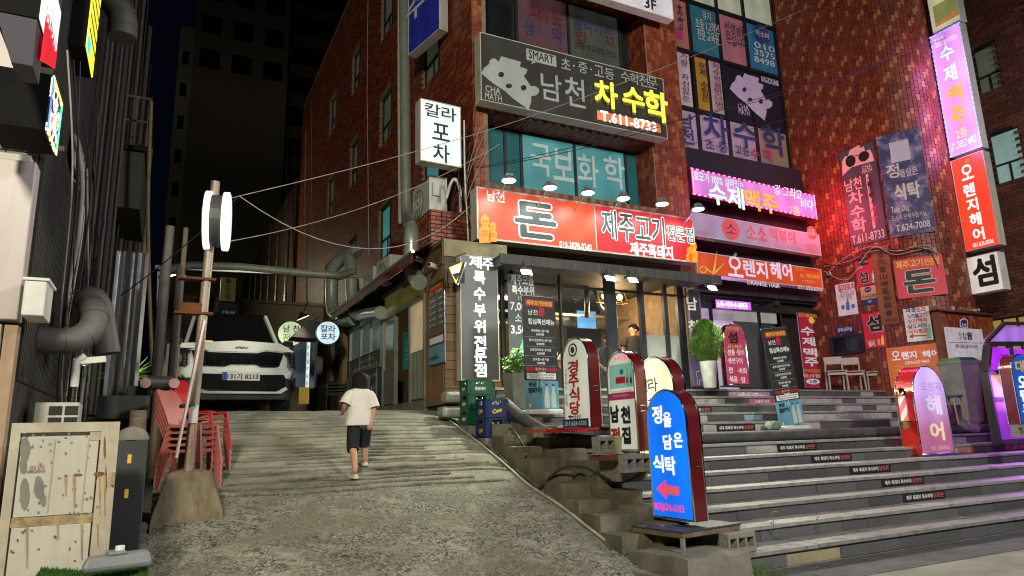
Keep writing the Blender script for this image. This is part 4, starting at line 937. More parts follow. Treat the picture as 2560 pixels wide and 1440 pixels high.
f = tboard('bar_notice', 'white notice board with blue bottle drawing and red 칼라포차 heading, left on the brick wall', 2087, 713, 2146, 784, mat('notice_white', (.55, .54, .56), .5, emit=(.5, .48, .55), es=.25)); f.text('칼라포차', 2117, 718, 44, 18, REDI, .05); f.text('피·로 회로슨거', 2118, 738, 34, 10, NAVY, .01); f.text('테모 부산소주의 새바람', 2118, 730, 34, 6, BLKI, .0)
BLU = ink('blue_drawing', (.08, .18, .45)); f.poly([(2116, 775), (2115, 757), (2118, 752), (2118, 744), (2121, 744), (2121, 752), (2124, 757), (2125, 775)], BLU); f.disc(2108, 768, 9, 12, BLU); f.disc(2133, 765, 9, 12, BLU); f.disc(2127, 745, 7, 9, YELI); f.done()
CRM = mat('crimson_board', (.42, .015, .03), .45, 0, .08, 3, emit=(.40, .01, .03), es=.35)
f = tboard('folk_bar_board', 'red board headed 민속주점 with green soju bottle, upper left of the wooden plaque', 2136, 654, 2194, 708, CRM); f.rect(2143, 650, 2172, 660, BLKI); f.text('민주전문점', 2158, 655, 24, 7, PK, .02, .009); f.text('남천', 2150, 669, 14, 9, PK, .03); f.text('섬', 2159, 693, 26, 32, PK, .10, .005); f.text('섬', 2159, 693, 24, 30, BLKI, .05, .009)
GB = ink('green_bottle', (.12, .35, .22), .3); f.poly([(2180, 707), (2180, 680), (2183, 674), (2183, 666), (2186, 666), (2186, 674), (2190, 680), (2190, 707)], GB); f.rect(2181, 685, 2190, 697, WHT, .006); f.done()
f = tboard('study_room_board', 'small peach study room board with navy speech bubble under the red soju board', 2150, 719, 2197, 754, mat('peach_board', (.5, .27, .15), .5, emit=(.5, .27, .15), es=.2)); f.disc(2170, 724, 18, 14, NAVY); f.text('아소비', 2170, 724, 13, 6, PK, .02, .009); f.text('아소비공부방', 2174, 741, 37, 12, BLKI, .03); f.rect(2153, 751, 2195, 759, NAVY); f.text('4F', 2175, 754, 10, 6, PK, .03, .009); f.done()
f = tboard('small_island_board', 'narrow crimson board with big black 섬 and beer bottles, lower left of the plaque', 2154, 786, 2217, 866, CRM); f.text('섬', 2186, 808, 42, 46, PK, .12, .005); f.text('섬', 2186, 808, 38, 42, BLKI, .07, .009); f.text('켈리', 2180, 861, 17, 11, WHT, .05); f.text('라거의 반전', 2178, 853, 20, 5, WHT, .01)
f.rect(2194, 848, 2201, 862, YELI); f.poly([(2203, 862), (2203, 848), (2205, 838), (2208, 838), (2210, 848), (2211, 862)], YG2); f.done()
f = tboard('wooden_plaque', 'long vertical wooden plaque carved with Chinese characters', 2175, 621, 2248, 808, mat('carved_wood_plaque', (.22, .09, .03), .55, 0, .25, 3, .2, 20, streak=.4, dcol=(.1, .04, .015)), WOOD, .04, d=.05)
f.stack('金氏釜山地區宗親會', 2201, 636, 2223, 782, 19, 15, ink('carved_black', (.03, .02, .015)), .02, .006); f.text('622-8423', 2228, 800, 26, 6, ink('carved_black', (.03, .02, .015)), 0); f.done()
f = tboard('small_pork_board', 'red board with yellow handwriting over a big black brush syllable, right of the wooden plaque', 2232, 652, 2371, 734, CRM); f.text('제주고기', 2273, 660, 68, 20, YELI, .05); f.text('전문점', 2329, 653, 38, 18, YELI, .04); f.outl('돈', 2298, 703, 82, 58, BLKI, PK, .06, .05); f.done()
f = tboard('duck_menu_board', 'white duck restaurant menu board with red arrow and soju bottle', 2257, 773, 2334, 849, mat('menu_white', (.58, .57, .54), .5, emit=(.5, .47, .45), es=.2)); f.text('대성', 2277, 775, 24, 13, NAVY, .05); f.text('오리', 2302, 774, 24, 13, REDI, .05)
for i, (s, c) in enumerate((('·오리불고기', NAVY), ('·오리백숙', REDI), ('·닭도리탕', NAVY), ('·낙지볶음', REDI))): f.text(s, 2291+i, 789+i*13, 52, 12, c, .04)
f.line(2280, 840, 2322, 838, .03, REDI); f.poly([(2273, 841), (2283, 834), (2283, 847)], REDI); f.poly([(2317, 846), (2317, 822), (2320, 817), (2320, 810), (2324, 810), (2324, 817), (2328, 822), (2328, 846)], GB, .006); f.done()
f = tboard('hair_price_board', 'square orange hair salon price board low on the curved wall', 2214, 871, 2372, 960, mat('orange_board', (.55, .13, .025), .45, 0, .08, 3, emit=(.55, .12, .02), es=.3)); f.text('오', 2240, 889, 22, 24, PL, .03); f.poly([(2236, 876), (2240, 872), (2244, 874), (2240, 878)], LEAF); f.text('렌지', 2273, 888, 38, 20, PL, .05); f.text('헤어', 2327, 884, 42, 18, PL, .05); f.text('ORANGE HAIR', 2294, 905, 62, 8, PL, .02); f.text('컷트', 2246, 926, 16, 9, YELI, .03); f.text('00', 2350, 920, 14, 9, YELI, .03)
for q in ((2235, 917, 2356, 911), (2235, 945, 2356, 938)): f.line(*q, .008, YELI)
f.line(2235, 917, 2236, 945, .008, YELI); f.text('051', 2262, 958, 20, 9, WHT, .0); f.done()
f = tboard('office_plate', 'small navy 관리사무실 plate above the dark wall window', 2090, 819, 2134, 831, NAVY); f.text('관리사무실', 2112, 824, 36, 10, WHT, .04); f.done()
f = tboard('wall_window', 'small dark sliding window in the brick wall under the navy office plate', 2077, 845, 2160, 878, DGLASS, FRM, .04); f.oy = -.01; f.mb(FRM); a, c, e, b = f.dim; fm = MB()
for q in ((a, c, b-.03, b+.03), (a, c, e-.03, e+.03), (a-.03, a+.02, e, b), (c-.02, c+.03, e, b), ((a+c)/2-.015, (a+c)/2+.015, e, b)): fm.box(q[0], q[1], -.03, 0, q[2], q[3])
f.t = {}; fm.build('frame', FRM, f.r); f.r['category'] = 'window'
# annex box with white car-park sign
ax = root('brick_annex', (onY(2366, 860, 8.86).x, 8.86, 1.2), 'low shingled annex in front of the curved wall carrying the white parking sign', 'building')
za = onY(2410, 770, 8.86).z
MB().box(0, 1.9, 0, .22, 0, za-1.2-.12).build('wall', mat('shingle_wall', (.15, .05, .025), .7), ax)
MB().add([(-.06, -.12, za-1.2-.14), (1.96, -.12, za-1.2-.14), (1.96, .3, za-1.2+.02), (-.06, .3, za-1.2+.02)], [(0, 1, 2, 3)]).build('roof', mat('shingle_roof', (.14, .05, .03), .7), ax)
tile_wall(ax, lambda u, v, d: (u, -d, v-1.2), .0, 1.9, 1.25, za-.15, .07, .16, [], TILE_S, TILE_O, name='shingle', keep=60, kregion=lambda u, v: v > 2.5)
f = Face('parking_sign', 'white Japanese restaurant parking sign on the annex wall', 'sign', onY(2410, 860, 8.80), 0); f.box(2362, 817, 2468, 903, mat('white_board', (.6, .6, .62), .5, emit=(.5, .46, .52), es=.2), WHITEP, .03, 0); f.oy = -.004
f.text('うな', 2405, 840, 20, 18, BLKI, .01); f.text('吉', 2423, 840, 14, 20, BLKI, .06); f.line(2374, 856, 2460, 858, .008, BLKI); f.text('우나요시', 2403, 866, 30, 11, BLKI, .03); f.text('지정주차장', 2431, 867, 26, 9, BLKI, 0); f.done()
f = Face('study_strip', 'thin peach study room strip with navy 4F tag under the annex roof', 'sign', onY(2410, 773, 8.72), 0); f.box(2382, 767, 2450, 779, mat('peach_board', (.5, .27, .15), .5), ALU, .02, 0); f.text('공부방창업', 2412, 774, 38, 9, BLKI, .02, .012); f.rect(2440, 769, 2450, 780, NAVY, .01); f.text('4F', 2445, 775, 7, 6, WHT, .03, .014); f.disc(2390, 771, 8, 8, NAVY, .012); f.done()
f = Face('house_number_plate', 'small navy house number plate reading 14', 'sign', onY(2409, 805, 8.80), 0)
f.poly([(2399, 818), (2399, 800), (2409, 795), (2419, 801), (2419, 820)], WHT, .004); f.poly([(2401, 816), (2401, 802), (2409, 798), (2417, 802), (2417, 818)], NAVY, .008); f.text('14', 2409, 812, 10, 8, WHT, .05, .012); f.done()
# ================================================================== arched pavement signs
MARO = mat('maroon_side', (.13, .008, .012), .25, .2, .1, 3, coat=.5)
REDS = mat('bright_red_side', (.45, .012, .012), .25, .1, .1, 3, coat=.5)
def arch_sign(f, a, c, e, b, mface, depth=.17, side=MARO, rnd=.5, base=None):
    "outline: rectangle with a rounded head, between a..c and e..b in the face plane"
    w2 = (c-a)/2; cx = (a+c)/2; hh = w2*2*rnd; n = 14
    def outl(k): 
        return [(a+k, e+k), (c-k, e+k)]+[(cx+(w2-k)*math.cos(math.pi*i/n), b-hh+(hh-k)*math.sin(math.pi*i/n)) for i in range(n+1)]
    MB().prism(outl(.004), .012, depth-.012).build('body', side, f.r, smooth=True)
    MB().prism(outl(.022), -.004, .011).build('face_panel', mface, f.r)
    MB().prism(outl(.022), depth-.011, depth+.004).build('face_panel', mface, f.r)
    for y in (0, depth):
        p = [(q[0], y, q[1]) for q in outl(.008)]; MB().tube(p+[p[0]], .013, 6, False).build('trim', CHROME, f.r, smooth=True)
    h = (e+b)/2-.1
    MB().tube([(c+.001, depth*.3, h-.03), (c+.012, depth*.3, h-.03), (c+.012, depth*.7, h-.03), (c+.012, depth*.7, h+.03), (c+.012, depth*.3, h+.03), (c+.001, depth*.3, h+.03)], .005, 5).build('handle', CHROME, f.r)
    f.oy = -.006
def afaceX(name, label, px, py, X, x0, x1, ybot, ytop, mface, **k):
    f = Face(name, label, 'sign', onX(px, py, X), -90, group='arched pavement signs'); a = f.at(x0, (ybot+ytop)/2)[0]; c = f.at(x1, (ybot+ytop)/2)[0]; e = f.at((x0+x1)/2, ybot)[1]; b = f.at((x0+x1)/2, ytop)[1]
    arch_sign(f, a, c, e, b, mface, **k); f.e = e; f.b = b; f.a = a; f.c = c; return f
BLF = lit('blue_lit_face', (.0, .17, .98), 1.0)
f = afaceX('arched_sign', 'bright blue lit arched sign with pink arrow on a low metal table', 1680, 1298, 4.75, 1624, 1724, 1298, 972, BLF)
for c, x, y, w_, h_ in (('정', 1645, 1037, 25, 46), ('을', 1670, 1049, 21, 38), ('담', 1671, 1105, 23, 38), ('은', 1697, 1100, 22, 38), ('식', 1648, 1159, 26, 44), ('탁', 1678, 1164, 26, 48)): f.text(c, x, y, w_, h_, WGLOW, .05)
PKI = ink('hot_pink_print', (.9, .05, .25), .7)
f.poly([(1643, 1221), (1666, 1199), (1668, 1212), (1699, 1218), (1699, 1240), (1669, 1235), (1668, 1248)], PKI); f.text('골목끝집', 1677, 1226, 36, 17, YELI, .03, .008); f.text('051)624-6213', 1674, 1271, 74, 24, PKI, .05); f.done()
YLW = lit('cream_lit_face', (1, 1, .62), 1.05)
f = afaceX('arched_sign', 'glowing cream arched sign with grey brush lettering behind the blue one', 1600, 1150, 4.95, 1592, 1690, 1152, 890, YLW, depth=.15)
f.text('칼', 1612, 963, 24, 36, DINK, .02); f.text('라', 1634, 962, 24, 36, DINK, .02); f.text('포차', 1622, 1010, 40, 30, DINK, .02); f.text('안주', 1604, 1131, 22, 26, NAVY, .02); f.done()
OFFW = mat('off_white_face', (.5, .52, .46), .4, 0, .06, 3, emit=(.55, .58, .48), es=.55)
f = afaceX('arched_sign', 'off-white arched sign with soju bottle poster above black and red 남천전집 letters', 1521, 1130, 4.72, 1521, 1590, 1128, 876, OFFW, depth=.16)
AQ = mat('aqua_poster', (.2, .42, .36), .4, emit=(.2, .42, .36), es=.4)
f.rect(1524, 915, 1588, 966, AQ, .004); f.text('쏙-빠졌점!', 1553, 894, 34, 13, PKI, .02); f.text('새로 소가로 인생살이', 1553, 883, 26, 7, ink('teal_print', (.02, .3, .28)), .0)
for x in (1571, 1580): f.poly([(x-3, 963), (x-3, 938), (x-1, 928), (x-1, 918), (x+1, 918), (x+1, 928), (x+3, 938), (x+3, 963)], GB, .008); f.rect(x-3, 944, x+3, 957, REDI if x < 1575 else NAVY, .011)
f.rect(1541, 944, 1566, 957, REDI, .009); f.disc(1556, 930, 10, 14, ink('teal_print', (.02, .3, .28)), .008)
f.rect(1523, 985, 1588, 996, MRD, .004); f.text('2030세계박람회', 1555, 979, 50, 8, REDI, 0); f.text('여러분을 응원합니다', 1555, 989, 40, 5, WHT, 0, .008)
f.text('남', 1539, 1035, 22, 44, BLKI, .09); f.text('천', 1566, 1037, 24, 44, BLKI, .09); f.text('전', 1541, 1090, 24, 44, REDI, .09); f.text('집', 1568, 1088, 22, 44, BLKI, .09); f.done()
f = afaceX('arched_sign', 'white arched sign with red 경주식당 letters and blue phone band on a red base', 1440, 1072, 5.05, 1409, 1474, 1071, 843, OFFW, depth=.18)
f.disc(1433, 875, 22, 34, BLKI); f.disc(1433, 875, 16, 26, OFFW, .006); f.disc(1433, 875, 10, 17, ink('dark_red_mark', (.2, .01, .02)), .008)
f.stack('경주식당', 1434, 918, 1439, 1020, 26, 34, REDI, .06); f.stack('가정식백반 전문점', 1416, 928, 1418, 1010, 6, 10, BLKI, 0); f.line(1425, 1042, 1436, 1042, .02, BLKI); f.poly([(1421, 1042), (1428, 1037), (1428, 1047)], BLKI); f.text('골목안', 1446, 1042, 18, 12, BLKI, .02); f.rect(1409, 1049, 1474, 1070, NAVY, .004); f.text('051)628-5505', 1441, 1060, 54, 15, WHT, .02, .008); f.done()
p = onX(1450, 1074, 5.05); MB().box(-.12, .5, -.75, .35, -.04, .0).build('base_plate', REDS, f.r).location = (0, 0, 0)
bp = f.r.children[-1]
bp.data.clear_geometry(); mm = MB().box(f.a-.25, f.c+.35, -.12, .38, f.e-.035, f.e-.002); bp.data.from_pydata(mm.v, [], mm.f)
# cinder blocks and slab under the signs
cinder((onY(1521, 1133, 6.75).x, 6.75, onY(1521, 1133, 6.75).z), 8, 'cinder block beside the round pot at the foot of the off-white arched sign'); cinder((onY(1590, 1180, 6.3).x, 6.3, onY(1590, 1180, 6.3).z), 6, 'cinder block under the glowing cream arched sign'); cinder((5.2, 5.42, .2), 4, 'cinder block on the lowest step behind the table leg')
rt = tag(MB().box(-.3, .3, -.2, .2, -.03, .03).build('red_slab', mat('red_terracotta', (.16, .04, .03), .85, bump=.3), bevel=.005), 'dark red slab lying under the off-white arched sign', 'slab'); rt.location = (onY(1550, 1142, 6.75).x, 6.75, onY(1550, 1142, 6.75).z); rt.rotation_euler = (0, 0, .1)
rt = tag(MB().box(-.2, .2, -.2, .2, -.12, .12).build('stone_support', CONC, bevel=.01), 'square concrete block that the red slab rests on', 'concrete block'); rt.location = (onY(1556, 1142, 6.8).x, 6.8, onY(1550, 1142, 6.75).z-.15)
pt = tag(MB().lathe([(.085, 0), (.10, .1), (.11, .17), (.12, .175), (.12, .20), (.10, .20), (.09, .1)], seg=16).build('round_pot', mat('buff_pot', (.42, .38, .26), .85, bump=.3), smooth=True), 'small round buff pot beside a cinder block', 'pot'); pt.location = tuple(onY(1557, 1134, 6.68))
# metal table under the blue sign
tbl = root('metal_table', (4.86, 5.78, .0), 'low metal table with dark top and thin legs carrying the blue arched sign', 'table', 8)
MB().box(-.42, .46, -.33, .36, .44, .455).build('table_top', DARK, tbl); MB().box(-.41, .45, -.32, -.30, .39, .44).box(-.41, -.39, -.30, .35, .39, .44).box(.43, .45, -.30, .35, .39, .44).box(-.39, .43, .33, .35, .39, .44).build('apron', mat('rusty_frame', (.22, .17, .12), .6, .4, dirt=.5), tbl)
for x, y, z in ((-.40, -.31, .0), (.42, -.31, .0), (.42, .33, .3), (-.38, .33, .25)): MB().box(x, x+.035, y, y+.035, z, .39).build('leg', ALU, tbl)
# barber sign
ps = onZ(2330, 1140, 1.02); 
PUR = lit('lilac_rose_face', (.62, .40, .66), .75)
fb_ = Face('barber_shop_sign', 'lilac and rose arched hair salon sign with red sides and a spinning-style barber pole', 'sign', onY(2335, 1140, 7.35), 4, group='arched pavement signs')
f = fb_; a = f.at(2290, 1040)[0]; c = f.at(2372, 1040)[0]; e = f.at(2335, 1136)[1]; b = f.at(2320, 915)[1]
nt = PUR.node_tree; N = nt.nodes; L = nt.links; tcn = N.new('ShaderNodeTexCoord'); sp_ = N.new('ShaderNodeSeparateXYZ'); L.new(tcn.outputs['Object'], sp_.inputs[0]); mr_ = N.new('ShaderNodeMapRange'); mr_.inputs[1].default_value = e; mr_.inputs[2].default_value = b; L.new(sp_.outputs[2], mr_.inputs[0]); cr_ = N.new('ShaderNodeValToRGB'); cr_.color_ramp.elements[0].color = (.42, .06, .10, 1); cr_.color_ramp.elements[1].color = (.62, .50, .92, 1); cr_.color_ramp.elements[0].position = .25; cr_.color_ramp.elements[1].position = .75; L.new(mr_.outputs[0], cr_.inputs[0]); L.new(cr_.outputs[0], N['Principled BSDF'].inputs['Emission Color'])
arch_sign(f, a, c, e, b, PUR, .3, REDS)
GL2 = ink('grey_lilac_letters', (.34, .27, .40), .45); f.text('오렌지', 2325, 966, 50, 24, GL2, .03); f.text('헤', 2333, 1013, 38, 50, ink('silver_lilac', (.55, .52, .62), .6), .06); f.text('어', 2341, 1078, 36, 48, ink('pale_gold', (.62, .52, .30), .6), .06); f.text('051.626.8506', 2350, 1119, 46, 10, WHT, .02); f.done()
MB().box(a-.05, c+.35, -.05, .4, e-.05, e-.003).build('base_plate', DARK, f.r)
GOLD = mat('polished_gold', (.75, .52, .15), .15, 1, .05)
bpz = [f.at(2267, y)[1] for y in (1075, 1055, 1010, 985)]; bxp = a-.13; byp = .12
M0 = Matrix.Identity(3)
MB().lathe([(.01, bpz[0]), (.05, bpz[0]+.03), (.075, bpz[0]+.08), (.085, bpz[1]), (.085, bpz[1]+.02)], (bxp, byp, 0), 16).build('gold_cap', GOLD, f.r, smooth=True)
MB().lathe([(.085, bpz[3]-.02), (.085, bpz[3]), (.075, bpz[3]+.06), (.045, bpz[3]+.10), (.01, bpz[3]+.12)], (bxp, byp, 0), 16).build('gold_cap', GOLD, f.r, smooth=True)
m1 = MB(); m2_ = MB(); n = 30
for i in range(n):
    z0 = bpz[1]+.02+(bpz[3]-bpz[1]-.04)*i/n; z1 = bpz[1]+.02+(bpz[3]-bpz[1]-.04)*(i+1)/n
    for k in range(12):
        g0 = 6.2832*k/12+i*.16; g1 = g0+6.2832/12; q = m1 if (k % 6) < 3 else m2_
        q.add([(bxp+.058*math.cos(g0), byp+.058*math.sin(g0), z0), (bxp+.058*math.cos(g1), byp+.058*math.sin(g1), z0), (bxp+.058*math.cos(g1+.16), byp+.058*math.sin(g1+.16), z1), (bxp+.058*math.cos(g0+.16), byp+.058*math.sin(g0+.16), z1)], [(0, 1, 2, 3)])
m1.build('pole_stripe', mat('pink_stripe', (.7, .12, .16), .4, emit=(.9, .15, .22), es=.5), f.r); m2_.build('pole_stripe', mat('white_stripe', (.7, .6, .6), .4, emit=(.9, .75, .75), es=.4), f.r)
MB().lathe([(.075, bpz[1]+.02), (.075, bpz[3]-.02)], (bxp, byp, 0), 20).build('glass_tube', CLEAR, f.r, smooth=True); MB().bar((bxp, byp, bpz[1]), (a+.02, byp, bpz[1]), .03).bar((bxp, byp, bpz[3]), (a+.02, byp, bpz[3]), .03).build('bracket', GOLD, f.r)
# blue arched sign cut by the right edge
f = Face('arched_sign', 'deep blue arched sign cut off by the right edge of the picture', 'sign', onY(2560, 1060, 6.4), -8, group='arched pavement signs'); a = f.at(2538, 980)[0]; e = f.at(2556, 1062)[1]; b = f.at(2560, 885)[1]
arch_sign(f, a, a+.5, e, b, mat('royal_face', (.01, .05, .25), .3, emit=(.01, .10, .45), es=.7), .2)
for c, z in (('대', .82), ('오', .6), ('팀', .4), ('뷰', .2)): f.text(c, 0, 0, 0, 0, YELI if c == '대' else WGLOW, .05, lx=(a+.2, e+(b-e)*z, .22, (b-e)*.17))
f.done(); cinder((onY(2550, 1080, 6.4).x+.1, 6.4, onY(2550, 1092, 6.4).z), -8, 'cinder block under the deep blue arched sign at the right edge')
# ================================================================== banners with lunch menu
MENUB = mat('menu_black_cloth', (.025, .03, .028), .45, 0, .2, 2); SKY = mat('sky_print', (.12, .32, .45), .5, 0, .3, 3)
def banner(loc, rz, label, lean=0, tall=1.78, wid=.60, bow=.0):
    t = root('menu_banner', loc, label, 'banner', rz, group='lunch menu banners')
    ML = Matrix.Rotation(RAD(lean), 4, 'Y'); g = bpy.data.objects.new('banner_stand', None)
    def W(b):
        b.v = [tuple(ML@Vector(v)) for v in b.v]; return b
    z0 = .08
    W(MB().box(-wid/2, wid/2, -.004, .004, z0+.42, tall)).build('cloth', MENUB, t); W(MB().box(-wid/2, wid/2, -.004, .004, z0, z0+.419)).build('poster', SKY, t)
    W(MB().bar((0, .04, .02), (0, .04, tall), .02).bar((-wid/2, .02, tall), (wid/2, .02, tall), .02).bar((-wid/2, .03, z0), (wid/2, .03, z0), .015)).build('frame', ALU, t)
    MB().box(-.30, .30, -.12, .2, .0, .07).build('weight', WHITEP, t, bevel=.025)
    def tx(s, x, z, w, h, m, bold=.03, d=.008, nm='lettering'):
        v, f, bb = glyph(s, bold); b = MB(); b.add([(x+(a-(bb[0]+bb[1])/2)*w/(bb[1]-bb[0]), -d, z+(c-(bb[2]+bb[3])/2)*h/(bb[3]-bb[2])) for a, c in v], f); W(b).build(nm, m, t)
    W(MB().box(-.25, .25, -.010, -.006, tall-.155, tall-.055)).build('heading_plate', mat('heading_red', (.55, .03, .02), .5), t); tx('제주고기전문점', 0, tall-.105, .46, .07, YELI, .04, .014)
    tx('남천', -.12, tall-.25, .17, .08, WHT, .01); tx('돈', .04, tall-.235, .12, .13, REDI, .06); tx('점심특선메뉴', .03, tall-.39, .48, .09, WHT, .03)
    for i, (s, p) in enumerate((('제육볶음+공기밥', '8,000원'), ('꽃게 된장찌개+공기밥', '8,000원'), ('오겹김치찌개+공기밥', '8,000원'), ('청국장+공기밥', '8,000원'), ('열무국수', '7,000원'))):
        z = tall-.53-i*.145; tx(s, 0, z, .03*len(s)+.08, .042, WHT, .02); tx(p, 0, z-.055, .14, .045, WHT, .03)
        W(MB().box(-.27, .27, -.009, -.006, z-.098, z-.094)).build('rule', GRYI, t)
    tx('현금할인가 7,000원', 0, z0+.60-.02, .54, .065, REDI, .05, .01); W(MB().box(-.26, .26, -.009, -.006, z0+.44, z0+.53)).build('hours_plate', WHT, t); tx('영업시간 오전 11시-오후 14시까지', 0, z0+.505, .46, .03, BLKI, .01, .012); tx('예약전화 T. 010-6854-7887', 0, z0+.465, .42, .03, BLKI, .01, .012)
    tx('부산', -.17, z0+.36, .13, .07, BLKI, .05, .01); tx('16', -.03, z0+.38, .12, .11, ink('pale_cyan_print', (.25, .6, .65)), .03, .01); tx('갈매기', -.13, z0+.27, .24, .08, BLKI, .06, .01)
    for x in (.08, .20):
        pf = [(.045, z0+.02), (.045, z0+.20), (.018, z0+.29), (.018, z0+.36), (-.018, z0+.36), (-.018, z0+.29), (-.045, z0+.20), (-.045, z0+.02)]
        W(MB().prism([(x+a, b) for a, b in pf], -.012, -.007)).build('bottle_print', ink('frosted_bottle', (.5, .55, .48)), t); W(MB().box(x-.02, x+.02, -.015, -.011, z0+.34, z0+.365)).build('cap_print', NAVY, t)
    W(MB().box(-.24, -.20, -.012, -.007, z0+.03, z0+.08)).build('logo_print', YELI, t)
    return t
banner((onY(1357, 1040, 9.0).x, 9.0, 1.68), 4, 'upright black lunch menu banner on a white foot by the planter with green leaves')
pb = onY(1985, 1066, 8.6); banner((pb.x, 8.62, 1.352), -2, 'leaning black lunch menu banner standing on the steps with stones beside it', lean=-6.5)
# dark wall poster banner behind glass (left of entrance)
f = ysign('price_poster', 'dark hanging price poster with large white numbers behind the first banner', 'poster', 1305, 870, 10.5); f.box(1268, 684, 1338, 895, mat('poster_dark', (.05, .06, .06), .4, emit=(.05, .06, .06), es=.4), BLK, .02, 0); f.oy = -.004
f.text('제주모듬', 1305, 700, 58, 26, WHT, .06); f.text('특수부위', 1307, 726, 56, 22, WHT, .06); f.text('1인분', 1308, 746, 24, 12, WHT, .0); f.text('7,000', 1300, 768, 50, 24, WHT, .04); f.text('소주', 1304, 796, 34, 22, WHT, .02); f.text('3,500', 1302, 826, 50, 24, WHT, .04); f.poly([(1300, 893), (1300, 865), (1304, 858), (1304, 850), (1308, 850), (1308, 858), (1312, 865), (1312, 893)], GB); f.done()
# more shop boards
f = ysign('pork_board', 'black vertical board with white 남천돈 brush letters and a pig outline at the shop edge', 'sign', 1742, 965, 10.45); f.box(1718, 722, 1768, 966, BLKF, mat('violet_edge', (.3, .2, .4), .5), .06, .01); f.oy = -.014; f.rect(1720, 880, 1767, 964, mat('violet_grey', (.10, .08, .16), .5, emit=(.10, .08, .16), es=.3), .004); f.stack('남천돈', 1728, 760, 1736, 872, 26, 32, WHT, .05, .008)
pg = [(1738, 930), (1741, 945), (1741, 960), (1746, 962), (1747, 950), (1755, 950), (1757, 962), (1761, 962), (1762, 945), (1764, 938), (1760, 930), (1750, 927), (1738, 930)]
for a, b in zip(pg, pg[1:]): f.line(*a, *b, .010, WHT, .01)
f.done()
f = ysign('led_message_sign', 'small purple LED message board over the snack shop entrance', 'sign', 1833, 776, 11.0); f.box(1787, 748, 1879, 777, lit('purple_led_face', (.55, .1, .85), 1.3), BLK, .12, .006); f.text('소주+맥주수제맥주', 1830, 763, 78, 16, lit('hot_white', (1, .9, 1), 2), .04, .012); f.done(); P = onY(1833, 790, 10.8); light('led_board_light', 'POINT', tuple(P), 45, (.7, .3, 1), .08)
f = ysign('red_beer_board', 'red vertical board with white 수제맥주 letters beside the leaning banner', 'sign', 2022, 972, 10.7); f.box(1993, 780, 2050, 970, mat('wine_board', (.30, .012, .03), .5, 0, .1, emit=(.28, .01, .03), es=.3), ALU, .03, 0); f.oy = -.004; f.text('효모가 100% 살아있는', 2019, 789, 46, 10, YG2, .01); f.text('수', 2018, 828, 34, 22, WHT, .05); f.text('제', 2021, 854, 32, 22, WHT, .05); f.text('맥', 2025, 881, 34, 22, WHT, .05); f.text('주', 2028, 905, 34, 22, WHT, .05); f.disc(2028, 801, 14, 16, YG2); f.text('광구소리가 있는집', 2028, 927, 42, 9, YELI, .02); f.text('맥주,소주 일절', 2029, 940, 42, 10, WHT, .01); f.disc(2032, 954, 34, 14, WHT); f.text('2층', 2032, 954, 20, 9, BLKI, .03, .009); f.done()
f = ysign('arched_menu_sign', 'raspberry arched menu sign with yellow heading between shrub and shop door', 'sign', 1840, 965, 10.55); a = f.at(1812, 890)[0]; c = f.at(1868, 890)[0]; e = f.at(1845, 963)[1]; b = f.at(1835, 809)[1]; arch_sign(f, a, c, e, b, mat('raspberry_face', (.28, .03, .07), .4, emit=(.34, .035, .09), es=.5), .12)
f.text('안주전문', 1830, 822, 34, 10, YELI, .02); f.text('섬', 1831, 844, 24, 28, BLKI, .07); f.text('611-4615', 1836, 866, 34, 9, YELI, .02)
for s, x, y, w_ in (('·깐풍', 1826, 881, 20), ('·탕수', 1850, 881, 20), ('·생선구이', 1836, 902, 38), ('·전', 1824, 925, 14), ('·숙회', 1854, 927, 22), ('·볶음', 1832, 948, 22), ('·탕', 1856, 950, 14)): f.text(s, x, y, w_, 15, WHT, .03)
f.done(); MB().box(a-.02, c+.15, -.04, .2, e-.03, e-.002).build('base_plate', DARK, f.r)
f = Face('blue_poster', 'small navy poster about low calorie beer behind the cream arched sign', 'poster', onY(1672, 950, 7.6), 5); f.box(1646, 921, 1704, 1000, mat('navy_poster', (.03, .08, .2), .5, emit=(.03, .08, .2), es=.4), ALU, .01, .006); f.oy = -.004; f.text('부산에서도!', 1675, 937, 42, 14, WHT, .05); f.text('칼로리 낮은', 1676, 951, 32, 12, WHT, .04); f.text('가벼운 소맥', 1677, 965, 34, 12, WHT, .04); f.done()
p = onY(1672, 1000, 7.6); MB().bar((0, .02, -1.0), (0, .02, .4), .02).build('stake', ALU, f.r)
# alley side boards
f = Face('side_menu_board', 'narrow menu board on the plywood panels facing the alley', 'sign', onX(1090, 960, 3.96), -90); f.box(1072, 716, 1111, 905, MENUB, ALU, .02, .0); f.oy = -.004; a, c, e, b = f.dim
def lt(s, u, v, w_, h_, m, bold=.03, d=.006): f.text(s, 0, 0, 0, 0, m, bold, d, lx=(a+(c-a)*u, b+(e-b)*v, (c-a)*w_, (b-e)*h_))
MB().box(a+.05, c-.05, -.006, -.001, b-.17, b-.05).build('heading_plate', mat('heading_red', (.55, .03, .02), .5), f.r); lt('제주고기전문점', .5, .062, .7, .035, YELI, .04, .008); lt('남천', .2, .125, .26, .04, WHT, .01); lt('돈', .42, .12, .15, .06, REDI, .06); lt('점심특선메뉴', .72, .13, .46, .045, WHT, .02)
for i, (s, pz_) in enumerate((('제육볶음', '8,000원'), ('꽃게 된장찌개', '8,000원'), ('오겹김치찌개', '8,000원'), ('청국장', '8,000원'), ('열무국수', '7,000원'))): lt(s, .3, .22+i*.075, .45, .028, WHT, .01); lt(pz_, .82, .22+i*.075, .25, .028, WHT, .02)
lt('현금할인가 7,000원', .5, .635, .9, .04, REDI, .05)
